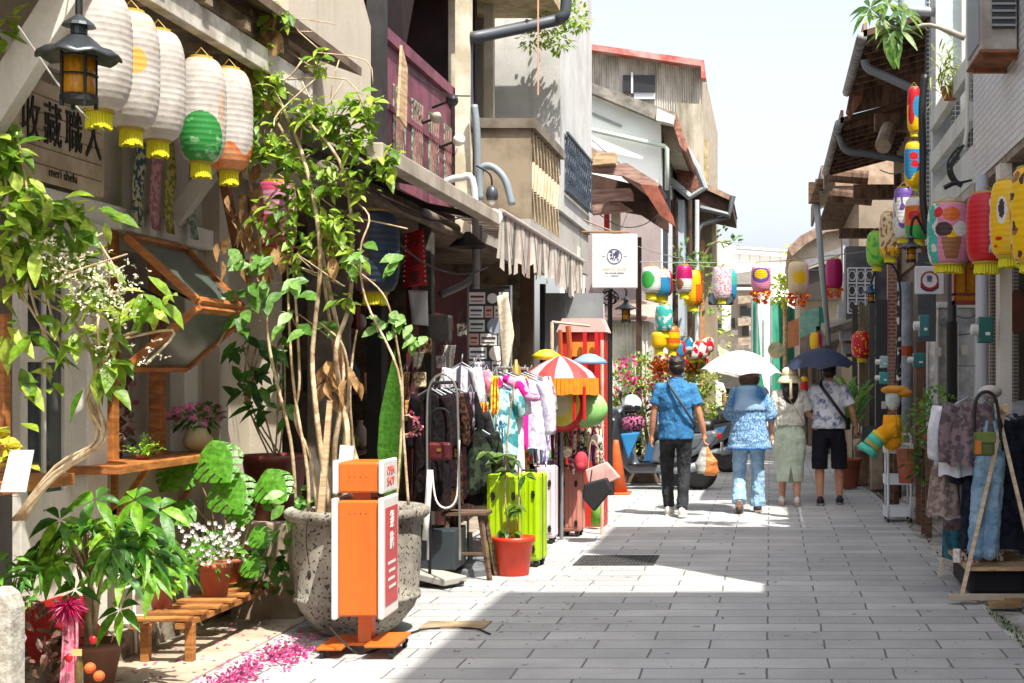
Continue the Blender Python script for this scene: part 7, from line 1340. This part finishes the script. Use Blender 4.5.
# toy: stuffed tube figure in orange and teal
t=thing('plush_figure','orange and teal stuffed tube figure with a striped trunk hanging by the utility pole','toy',P(895,455,14.8)); Y=14.8; s=Y/F; og=clothmat('eaa21a','dc9216'); te=clothmat('5cc8b0','4ab8a0')
ob('body',MB().tube([P(892,438,Y),P(892,415,Y)],[.11,.09],14).ball(P(892,440,Y),(.11,.1,.11),14,10),og,t,smooth=True); ob('head',MB().ball(P(893,398,Y),(.08,.07,.13),16,10),mat('c8d8d4','aab8b4'),t,smooth=True); ob('hat',MB().ball(P(895,390,Y),(.15,.09,.05),16,8).ball(P(904,393,Y-.03),(.09,.06,.045),12,8),mat('c88a1e','a8701a'),t,smooth=True)
ob('arm',MB().tube(spline([P(895,430,Y-.05),P(885,433,Y-.08),P(877,440,Y-.1)],4),.085,12),og,t,smooth=True)
ob('cuff',MB().tube([P(878,438,Y-.1),P(870,447,Y-.1)],.092,14),te,t,smooth=True); ob('cuff',MB().tube([P(881,435,Y-.1),P(878.5,438,Y-.1)],.094,14),mat('d8c83a'),t,smooth=True); ob('trunk_end',MB().tube([P(870,447,Y-.1),P(866,453,Y-.1)],[.1,.12],14),te,t,smooth=True); ob('band',MB().tube([P(873.5,443.5,Y-.1),P(871.5,446,Y-.1)],.096,14),mat('c8a02a'),t)
ob('hanging_strap',MB().tube([P(895,385,Y),P(898,330,Y)],.006,5),BLACK,t)
# kerbside grass palm by navy umbrella
m_=MB(); 
for i in range(60): 
    a=rnd(0,6.3); m_.leaf(P(848,430,19.5)+V((rnd(-.1,.1),rnd(-.1,.1),rnd(0,.4))),V((math.cos(a)*.5,math.sin(a)*.5,1)),(0,-1,0),rnd(.5,.95),.06,.5,.2,5)
t=thing('palm_plant','tall spiky green palm like plant behind the man in the patterned shirt','plant',P(848,470,19.5)); ob('foliage',m_,leafmat('4a7a3a','6f9a4a','8ab05a'),t); ob('pot',MB().lathe((P(848,0,19.5).x,19.5,.02),pprof(.18,.4),18),TERRA,t,smooth=True)
# kerb stone pillar by couple
ob('stone_bollard',MB().box(P(871,0,19).x,P(884,0,19).x,19,19.3,.02,.62),mat('9a8a76','7a6b59',sc=4,bump=.3),label='low tan stone block behind the teal trunk end',cat='block',bev=.02)
m_=MB()
for k in range(10): m_.tube(spline([G(865+rnd(-4,6),480+rnd(-4,6)),G(872+rnd(-6,6),488+rnd(-4,4)),G(880+rnd(-4,6),492+rnd(-5,6)),G(885,500+rnd(-4,6))],4),.01,4)
ob('cables_on_ground',m_,plain('4a4438'),label='loose dark cord tangle lying along the right kerb',cat='cord')
# ---------------------------------------------------------------- people
def hand(mb,w,d,th,curl=.5,s=1):
    """palm and five bent fingers; w wrist, d pointing to the finger tips, th thumb side"""
    w=V(w); d=V(d).normalized(); th=(V(th)-d*V(th).dot(d)).normalized(); nn=d.cross(th)
    palm=w+d*.045*s
    for k in range(4):
        o=(k-1.5)*.019*s; mb.tube([w-th*o*.5,palm-th*o+d*.035*s],[.016*s,.0125*s],8); mb.ball(palm-th*o+d*.035*s,.0125*s,8,6)
        L=[.062,.07,.065,.05][k]*s; p0=palm-th*o+d*.035*s; p1=p0+d*L*.42+nn*curl*.01; p2=p1+(d*(1-curl*.5)+nn*curl).normalized()*L*.33; p3=p2+(d*(1-curl)+nn*curl*1.4).normalized()*L*.28
        mb.tube([p0,p1,p2,p3],[.0105*s,.0098*s,.009*s,.0075*s],8)
    mb.ball(palm,(.034*s,.034*s,.03*s),10,8)
    q=w+d*.022*s+th*.022*s; mb.tube([w+d*.01,q,q+(d*.8+th*.6)*.03*s+nn*.006,q+(d*1.5+th*.6)*.038*s+nn*.014],[.015*s,.014*s,.011*s,.008*s],8)
SK2=mat('c9967a','bd8468',sc=8,rough=.55); HAIRM=mat('0f0c0a','2e221b',sc=70,rough=.42,stretch=(1,1,.12),bump=1,bsc=90); BRHAIR=mat('2a1812','553325',sc=70,rough=.4,stretch=(1,1,.1),bump=1,bsc=90)
def body(t,feet,knees,elbows,wrists,hands,sw=.19,hw=.09,head=(0,.02,1.64),skin=SKIN,fs=1):
    mb=MB(); 
    rings(mb,[(0,0,.86,.12*fs,.09),(0,0,.93,.16*fs,.11),(0,0,1.02,.135*fs,.098),(0,0,1.12,.13*fs,.095),(0,0,1.25,.155*fs,.105),(0,0,1.36,.165*fs,.10),(0,0,1.43,.12*fs,.075),(0,0,1.47,.06,.055)])
    mb.tube([(0,-.005,1.43),(0,.0,1.5),(0,.01,1.57)],[.058,.05,.052],14)
    hx,hy,hz=head; mb.ball((hx,hy,hz+.02),(.075,.093,.098),20,14); mb.ball((hx,hy+.025,hz-.045),(.055,.066,.062),16,10); mb.ball((hx,hy+.098,hz-.012),(.012,.018,.02),8,6)
    mb.tube([(hx-.022,hy+.085,hz-.058),(hx+.022,hy+.085,hz-.058)],.008,6)
    for s in (-1,1): mb.ball((hx+s*.077,hy,hz-.01),(.012,.02,.03),10,8)
    for i,s in enumerate((-1,1)):
        f=V(feet[i]); kn=V(knees[i]); limb(mb,[(s*hw,0,.90),kn,f+V((0,-.02,.09))],[.088*fs,.075*fs,.055,.06,.048,.036])
        mb.ball(f+V((0,.06,.035)),(.042,.12,.035),14,8); mb.ball(f+V((0,-.03,.045)),(.035,.05,.045),12,8)
        e=V(elbows[i]); w=V(wrists[i]); limb(mb,[(s*sw*.84,0,1.378),e,w],[.046,.045,.038,.038,.026])
        mb.ball((s*sw*.80,0,1.375),(.05,.045,.045),12,8)
        d,th,cu=hands[i]; hand(mb,w,d,th,cu)
    o=remeshed('body',mb,skin,t,.0075)
    for s in (-1,1):
        e_=ob('eye',MB().ball((hx+s*.028,hy+.086,hz+.006),(.012,.008,.008),10,8),plain('e0ddd8',.2),t,smooth=True); ob('iris',MB().ball((hx+s*.028,hy+.0935,hz+.006),(.005,.003,.005),8,6),plain('20140e',.2),e_,smooth=True)
        ob('eyebrow',MB().tube([(hx+s*.016,hy+.09,hz+.025),(hx+s*.042,hy+.08,hz+.026)],.003,5),HAIRM,t)
    return o
def shirt(t,m,elbows,sl,z0,fs=1,sw=.19,ex=.022,flare=1.0,sr=.07,wr=.006,name='shirt',vox=.010,pat=None,z1=1.495):
    mb=MB(); e=ex
    rings(mb,[(0,0,z0,(.155*fs+e)*flare,(.11+e)*flare),(0,0,z0+.1,(.15*fs+e)*(1+(flare-1)*.7),(.105+e)*(1+(flare-1)*.7)),(0,0,1.12,.145*fs+e,.10+e),(0,0,1.25,.16*fs+e,.108+e),(0,0,1.36,.165*fs+e*.6,.105+e*.6),(0,0,1.43,.125*fs+e*.5,.08+e*.5),(0,0,z1,.065,.062)])
    for i,s in enumerate((-1,1)):
        a=V((s*sw*.84,0,1.385)); E=V(elbows[i]); b=a+(E-a)*min(1,sl); limb(mb,[a,(a+b)/2,b],[sr*.84,sr*.92,sr*.98],3,end=sl>1)
        if sl>1: W=V(t_w[i]); c=E+(W-E)*(sl-1); limb(mb,[E,(E+c)/2,c],[sr*.92,sr*.9,sr],3,end=False)
    return remeshed(name,mb,m,t,vox,wr)
def trousers(t,m,feet,knees,z0=.1,hw=.09,r=(.10,.085,.07,.068),fs=1,wr=.006,name='trousers'):
    mb=MB(); rings(mb,[(0,0,.80,.14*fs,.11),(0,0,.88,.168*fs,.125),(0,0,.95,.162*fs,.12),(0,0,1.03,.14*fs,.108)])
    for i,s in enumerate((-1,1)):
        f=V(feet[i])+V((0,-.02,0)); kn=V(knees[i]); full=f+V((0,0,z0)); 
        limb(mb,[(s*hw,0,.86),kn,full],[q for q in r],4,end=False)
    return remeshed(name,mb,m,t,.010,wr)
def shoes(t,m,feet,name='shoe',sole=None):
    for f,rz in feet:
        f=V(f); M=Matrix.Rotation(rad(rz),3,'X'); mb=MB(); mb.ball(f+M@V((0,.05,.045)),(.05,.145,.045),18,10); mb.ball(f+M@V((0,-.05,.06)),(.042,.055,.055),14,8)
        o=remeshed(name,mb,m,t,.008); ob('sole',MB().lathe(f+M@V((0,.03,.0)),[(.048,0),(.052,.006),(.050,.026)],20,M=M,sy=3.1),sole or WHITEP,o,smooth=False)
def finish(t,loc,rz=0,s=1): t.location=loc; t.rotation_euler=(0,0,rz); t.scale=(s,s,s)
# man in blue
t=thing('person','person in a blue t-shirt, black trousers and white shoes walking away carrying a bag','person')
feet=[(-.095,.16,.0),(.085,-.12,.0)]; kn=[(-.115,.14,.48),(.085,.0,.48)]; el_=[(-.235,-.02,1.12),(.25,-.01,1.12)]; wr_=[(-.27,.03,.87),(.30,.05,.89)]; t_w=wr_
body(t,feet,kn,el_,wr_,[((-.02,.1,-1),(0,1,0),.5),((.02,.1,-1),(0,1,0),.9)],sw=.20,fs=1.0,head=(.01,.035,1.605))
bm=clothmat('3a76a4','306894',fs=8); shirt(t,bm,el_,.68,.84,fs=1.08,sw=.205,ex=.03,sr=.078,wr=.009,name='tshirt')
trousers(t,clothmat('242528','34363a',fs=14),feet,kn,.09,r=(.098,.085,.072,.066,.062),wr=.009)
shoes(t,mat('d8d4cc',rough=.7),[((-.095,.16,0),8),((.085,-.12,0),-6)])
hm=MB(); hm.ball((.01,.015,1.655),(.093,.11,.088),20,14); hm.ball((.01,-.01,1.605),(.086,.09,.08),20,12); hm.ball((.0,.07,1.70),(.07,.06,.04),14,8)
remeshed('hair',hm,HAIRM,t,.007,.004,40)
ob('watch',MB().lathe((-.266,.028,.905),[(.031,-.012),(.033,-.008),(.033,.008),(.031,.012)],16),BLACK,t)
ob('collar',MB().tube([(.0+.062*math.cos(a*PI/8),.062*math.sin(a*PI/8),1.5) for a in range(16)],.008,6,closed=True),bm,t)
LOC1=V(((676-VX)*15.7/F,15.7,0)); finish(t,LOC1,rad(-4),1.02)
def strap_bag(name,label,cat,loc,rz,s,pts,m,bagc=None,bagsz=None,r=.014,n=4):
    q=thing(name,label,cat); ob('strap',MB().tube(spline(pts,5),r,6),m,q,smooth=True)
    if bagc: ob('pouch',MB().cbox(bagc,bagsz),m,q,bev=.02)
    finish(q,loc,rz,s)
strap_bag('sling_bag','dark sling bag strap crossing the back of the man in blue','bag',LOC1,rad(-4),1.02,[(-.07,.0,1.49),(-.06,-.12,1.43),(0.03,-.165,1.30),(.14,-.15,1.13),(.205,-.05,1.0),(.2,.1,.97)],plain('33373a',.7),(.16,.16,.96),(.2,.07,.14))
t=thing('shopping_bag','thin orange and clear plastic shopping bag held by the man in blue','bag'); hx=V((.31,.06,.80))
g=MB(); rings(g,[(hx.x+.05,.06,.44,.06,.04),(hx.x+.05,.06,.47,.10,.06),(hx.x+.05,.06,.60,.085,.05),(hx.x+.03,.06,.70,.035,.02),(hx.x+.0,.06,.78,.02,.015)]); remeshed('pouch',g,mat('d89a5c','c8783a',sc=5,rough=.4,trans=.35),t,.01,.01,12)
g=MB(); rings(g,[(hx.x-.03,.04,.46,.05,.04),(hx.x-.04,.04,.56,.07,.05),(hx.x-.02,.05,.68,.04,.03),(hx.x+.0,.06,.79,.02,.015)]); remeshed('clear_pouch',g,mat('c8ccc4','a8b0a8',rough=.3,trans=.4),t,.01,.008,12); ob('handle',MB().tube([(hx.x,.06,.77),(hx.x-.01,.06,.83)],.012,6),mat('c8ccc4',trans=.3),t); finish(t,LOC1,rad(-4),1.02)
# woman under white umbrella
t=thing('person','person with brown bob, patterned blue smock and pale jeans under the white umbrella','person')
feet=[(-.115,-.10,.06),(.105,.10,.0)]; kn=[(-.11,.06,.47),(.105,.08,.48)]; el_=[(-.22,.05,1.14),(.25,-.02,1.13)]; wr_=[(-.10,.25,1.18),(.26,.06,.90)]; t_w=wr_
body(t,feet,kn,el_,wr_,[((.1,.4,1),(1,0,0),.9),((0,.1,-1),(0,1,0),.5)],sw=.175,fs=.95,head=(0,.02,1.62),skin=SK2)
blu=clothmat('4a78a2','9db8ce',sc=60,det=1,lo=.42,hi=.66); 
sh=shirt(t,blu,el_,1.1,.745,fs=1.05,sw=.18,ex=.035,flare=1.32,sr=.085,wr=.012,name='smock')
y_=MB(); rings(y_,[(0,-.008,1.18,.198,.146),(0,-.008,1.25,.202,.152),(0,-.006,1.35,.205,.138),(0,-.004,1.43,.165,.104),(0,0,1.485,.07,.068)]); remeshed('yoke',y_,mat('3a76ac','9dc0de',sc=3,det=0,lo=.45,hi=.55,rough=.85),t,.01,.004)
ob('hem',MB().tube([( .262*math.cos(a*PI/16),.19*math.sin(a*PI/16),.745+.006*math.sin(a*2)) for a in range(32)],.012,6,closed=True),mat('2a5c96',rough=.85),t)
trousers(t,clothmat('86a8c4','9cbad2',fs=11),feet,kn,.07,r=(.098,.09,.078,.08,.09),fs=.95,wr=.012,name='jeans')
shoes(t,mat('3a3838',rough=.8),[((-.115,-.12,.06),-48),((.105,.10,0),0)],sole=mat('b09a84'))
hm=MB(); hm.ball((0,.01,1.67),(.108,.117,.10),22,14); rings(hm,[(0,-.02,1.48,.105,.08),(0,-.022,1.53,.122,.098),(0,-.012,1.62,.118,.108),(0,0,1.68,.105,.10)]); remeshed('hair',hm,BRHAIR,t,.008,.005,26)
LOC2=V(((749-VX)*16.1/F,16.1,0)); finish(t,LOC2,rad(3),.985)
def umbrella(label,loc,r,h,top,m,tilt=(0,0),shaft=.85,sc=.18,name='umbrella',sheer=1):
    t=thing(name,label,'umbrella',loc); c=V(loc); n=64; vs=[];fs=[]; rows=10
    for j in range(rows+1):
        u=j/rows
        for k in range(n):
            a=2*PI*k/n; ph=abs(((k%8)/8)-.5)*2; rr=r*u*(1-(.075*(1-ph**2))*u); z=-h*(u**1.9)+ (.03*(1-ph**2))*u*u
            vs.append((rr*math.cos(a),rr*math.sin(a),z))
    for j in range(rows):
        for k in range(n): fs.append((j*n+k,j*n+(k+1)%n,(j+1)*n+(k+1)%n,(j+1)*n+k))
    T=Matrix.Rotation(tilt[0],3,'X')@Matrix.Rotation(tilt[1],3,'Y'); tp=c+V((0,0,top)); mb=MB(); mb.add([tp+T@V(v) for v in vs],fs); ob('canopy',mb,m,t,smooth=False)
    rb=MB()
    for k in range(8):
        a=2*PI*k/8; rb.tube([tp+T@V((r*u*math.cos(a),r*u*math.sin(a),-h*u**1.9-.006)) for u in (0,.25,.5,.75,1)],.003,4); rb.tube([tp+T@V((r*.5*math.cos(a),r*.5*math.sin(a),-h*.5**1.9)),tp+T@V((0,0,-.28))],.0025,4)
    ob('ribs',rb,GREYP,t); ob('shaft',MB().tube([tp+T@V((0,0,.04)),tp+T@V((0,0,-shaft))],.005,6),GREYP,t); ob('handle',MB().tube([tp+T@V((0,0,-shaft-.1)),tp+T@V((0,0,-shaft+.02))],.013,8),BLACK,t); return t
U=P(742,373,16.0); umbrella('white folding umbrella held by the woman in the blue smock',(U.x,U.y+.15,0),.47,.25,P(0,350.5,16.1).z,mat('e6e4df','dcdad4',rough=.6,trans=.35),tilt=(rad(4),rad(3)))
# woman with hat
t=thing('person','person in white blouse and long sage skirt with long black hair','person')
feet=[(-.10,.06,0),(.085,-.06,0)]; kn=[(-.09,.05,.47),(.085,.0,.47)]; el_=[(-.23,-.0,1.13),(.22,.06,1.16)]; wr_=[(-.24,.16,.98),(.33,.1,1.10)]; t_w=wr_
body(t,feet,kn,el_,wr_,[((-.1,.6,-.6),(0,0,1),.5),((1,.2,.1),(0,1,0),.9)],sw=.175,fs=.95,head=(0,.02,1.60),skin=SK2)
shirt(t,clothmat('dcd7cb','cdc7b9',fs=12),el_,.85,1.0,fs=1.0,sw=.185,ex=.025,flare=1.05,sr=.085,wr=.009,name='blouse')
k_=MB(); rings(k_,[(-.0,.0,.30,.165,.12),(0,0,.5,.18,.13),(0,0,.72,.205,.145),(0,0,.86,.205,.15),(0,0,.97,.165,.125),(0,0,1.07,.14,.108)]); sk=remeshed('skirt',k_,clothmat('cbd5c2','bcc8b2',fs=7),t,.010,.007,7)
ob('slit',MB().prism([(0,-.123,.50),(-.03,-.118,.29),(.045,-.118,.29)],(0,-.02,0)),mat('7b8471'),sk); ob('belt',MB().tube([(.146*math.cos(a*PI/16),.114*math.sin(a*PI/16),1.05) for a in range(32)],.012,6,closed=True),mat('a8b89e'),t)
shoes(t,mat('ddd8cf',rough=.6),[((-.10,.06,0),0),((.085,-.06,0),0)],name='sandal',sole=mat('c8a888'))
hm=MB(); hm.ball((0,.0,1.65),(.088,.10,.09),20,12); rings(hm,[(0,-.07,1.19,.03,.02),(.01,-.09,1.26,.065,.035),(.0,-.10,1.34,.088,.045),(0,-.10,1.45,.105,.06),(0,-.05,1.55,.098,.075),(0,-.01,1.64,.09,.09)]); remeshed('hair',hm,HAIRM,t,.008,.007,30)
LOC3=V(((790-VX)*17.1/F,17.1,0)); finish(t,LOC3,rad(2),.955)
h=thing('bucket_hat','cream bucket hat with a ribbon worn by the woman in the sage skirt','hat'); hmat=mat('efe2bd','dccba0',sc=50,rough=.95,bump=.3)
ob('crown',MB().lathe((0,.0,1.66),[(.105,0),(.107,.03),(.098,.08),(.07,.108),(.02,.118),(.001,.118)],28),hmat,h,smooth=True); ob('brim',MB().lathe((0,0,1.66),[(.106,.005),(.135,-.035),(.178,-.085),(.172,-.09),(.12,-.03),(.102,.0)],28,cap=False),hmat,h,smooth=True); ob('ribbon',MB().prism([(-.014,-.18,1.62),(.014,-.18,1.62),(.022,-.19,1.38),(-.014,-.19,1.36)],(0,.004,0)).lathe((0,0,1.665),[(.109,0),(.109,.02)],28),mat('cbbd9a'),h); finish(h,LOC3-V((0,0,.035)),rad(2),.955)
strap_bag('crossbody_bag','thin tan crossbody bag strap across the white blouse','bag',LOC3,rad(2),.955,[(-.09,.0,1.465),(-.07,-.11,1.42),(.02,-.155,1.28),(.13,-.15,1.10),(.17,-.03,1.0),(.16,.12,.96)],mat('a8957a'),(.13,.17,.93),(.18,.05,.12),r=.006)
# man with shorts
t=thing('person','person in a white shirt with navy leaf print and black shorts holding the navy umbrella','person')
feet=[(-.11,.06,0),(.10,-.05,0)]; feet=[(-.10,-.08,0),(.13,.06,0)]; kn=[(-.11,.0,.48),(.12,.06,.48)]; el_=[(-.25,.06,1.14),(.28,-.01,1.13)]; wr_=[(-.12,.26,1.24),(.33,.09,.93)]; t_w=wr_
body(t,feet,kn,el_,wr_,[((.1,.3,1),(1,0,0),.9),((.0,.3,-1),(0,1,0),.8)],sw=.205,fs=1.05,head=(0,.035,1.605))
shirt(t,clothmat('d4d4da','5a6484',sc=7.5,det=4,lo=.48,hi=.60,fs=9),el_,.75,.92,fs=1.08,sw=.205,ex=.033,flare=1.05,sr=.085,wr=.008,name='shirt')
trousers(t,clothmat('14151b','1c1d24',fs=10),[(-.11,0,.40),(.125,.05,.40)],[(-.108,0,.66),(.12,.03,.66)],.03,r=(.105,.105,.10,.098),fs=1.0,wr=.006,name='shorts')
shoes(t,plain('26262a',.7),[((-.10,-.08,0),0),((.13,.06,0),0)],sole=mat('8a8a88'))
hm=MB(); hm.ball((0,.015,1.655),(.093,.108,.088),20,14); hm.ball((0,-.01,1.60),(.087,.088,.08),20,12); remeshed('hair',hm,HAIRM,t,.007,.005,35)
LOC4=V(((829-VX)*17.1/F,17.15,0)); finish(t,LOC4,rad(-3),1.0)
strap_bag('sling_bag','broad black sling bag strap across the leaf print shirt','bag',LOC4,rad(-3),1.0,[(-.10,.0,1.48),(-.09,-.12,1.43),(0.0,-.175,1.31),(.13,-.165,1.13),(.21,-.05,1.02),(.2,.1,.98)],plain('121214',.6),(.15,.18,.97),(.22,.07,.15),r=.02)
b=thing('hand_bag','small cream and brown bag held low in the right hand of the man with shorts','bag'); ob('body',MB().cbox((.34,.12,.72),(.10,.07,.15)),mat('b5a488','6a5a48',sc=15),b,bev=.015); ob('handle',MB().tube([(.31,.12,.79),(.33,.11,.88),(.37,.12,.79)],.006,5),BLACK,b); finish(b,LOC4,rad(-3),1.0)
U=P(820,366,17.0); umbrella('navy folding umbrella shared by the couple on the right',(U.x,U.y+.2,0),.46,.24,P(0,348,17.2).z,mat('1e2c48','18243c',rough=.7,trans=.08),tilt=(rad(3),rad(-2)))
# far pedestrian
t=thing('person','small distant person in white walking between the scooters and shops','person')
feet=[(-.08,0,0),(.08,0.05,0)]; kn=[(-.08,.03,.48),(.08,.05,.48)]; el_=[(-.23,0,1.12),(.23,0,1.12)]; wr_=[(-.24,.05,.88),(.24,.05,.88)]; t_w=wr_
body(t,feet,kn,el_,wr_,[((0,0,-1),(0,1,0),.4)]*2); shirt(t,WHITEP,el_,.7,.92,vox=.02); trousers(t,plain('2a2e3a'),feet,kn); hm=MB(); hm.ball((0,.01,1.69),(.088,.102,.085),16,10); remeshed('hair',hm,HAIRM,t,.012)
finish(t,((714-VX)*30/F,30,0),rad(10),.98)

# ---------------------------------------------------------------- small wear and wiring
m_=MB()
for i in range(160):
    x=rnd(-2.8,1.35); y=rnd(7,24); r_=rnd(.008,.022); m_.lathe((x,y,.0008),[(r_,0),(r_*.9,.0012),(.0005,.0014)],8,sx=rnd(.7,1.3))
ob('gum_spots',m_,mat('6a6864','8a8884',sc=40),kind='stuff',label='flattened grey gum spots and grit on the paving',cat='gum spots')
m_=MB()
for i in range(700):
    x=rnd(-2.85,1.40); y=6.8+rnd(0,1)**1.6*16; s_=rnd(.003,.009); m_.leaf((x,y,.003),(rnd(-1,1),rnd(-1,1),.2),(0,0,1),s_*2,s_*1.4,0,.3,2)
ob('grit',m_,mat('5a4a38','9a7a50',sc=30),kind='stuff',label='tiny dry leaf crumbs and grit scattered over the paving',cat='grit')
for k,(a,b,sag,lb) in enumerate([((372,190,9.6),(470,215,12.6),.12,'thin black wire sagging under the beige awning'),((398,60,12),(470,96,13.8),.10,'thin wire along the maroon balcony'),((384,230,10),(500,262,13),.2,'black wire looping under the awning to the board'),((470,180,13.9),(560,220,16.2),.15,'dark wire below the patterned balcony'),((592,140,20),(690,190,26),.2,'dark wire between the timber roof and the far gutter'),((880,170,17),(930,150,14),.12,'thin wire under the right wooden eaves'),((925,262,13.5),(1005,262,10.5),.06,'wire running behind the big right lanterns'),((600,215,19),(668,205,22),.25,'looping wire under the timber roof boards')]):
    A_,B_=P(*a),P(*b); ob('sagging_wire',MB().tube(spline([A_,A_*.7+B_*.3-V((0,0,sag*.85)),A_*.35+B_*.65-V((0,0,sag*.9)),B_],6),.007,5),BLACK,label=lb,cat='wire')
t=thing('cable_conduit','grey cable conduit with clips running along the concrete balcony wall','conduit',P(486,110,15.85)); ob('tube',MB().tube([P(486,0,15.85),P(486,120,15.85)],.014,6),GREYP,t); ob('clip',MB().cbox(P(486,30,15.86),(.05,.03,.02)),GREYP,t); ob('clip',MB().cbox(P(486,80,15.86),(.05,.03,.02)),GREYP,t)
for k,(px,py,Y,lb) in enumerate([(938,352,14.9,'small cream switch box on the white peeling column'),(884,405,19.2,'small white sticker on the brown pier by the umbrella couple'),(965,350,14.8,'cream notice taped to the pale panel column')]):
    ob('small_notice',MB().cbox(P(px,py,Y),(.07,.02,.10)),plain('d0cabc',.6),label=lb,cat='notice',bev=.003)
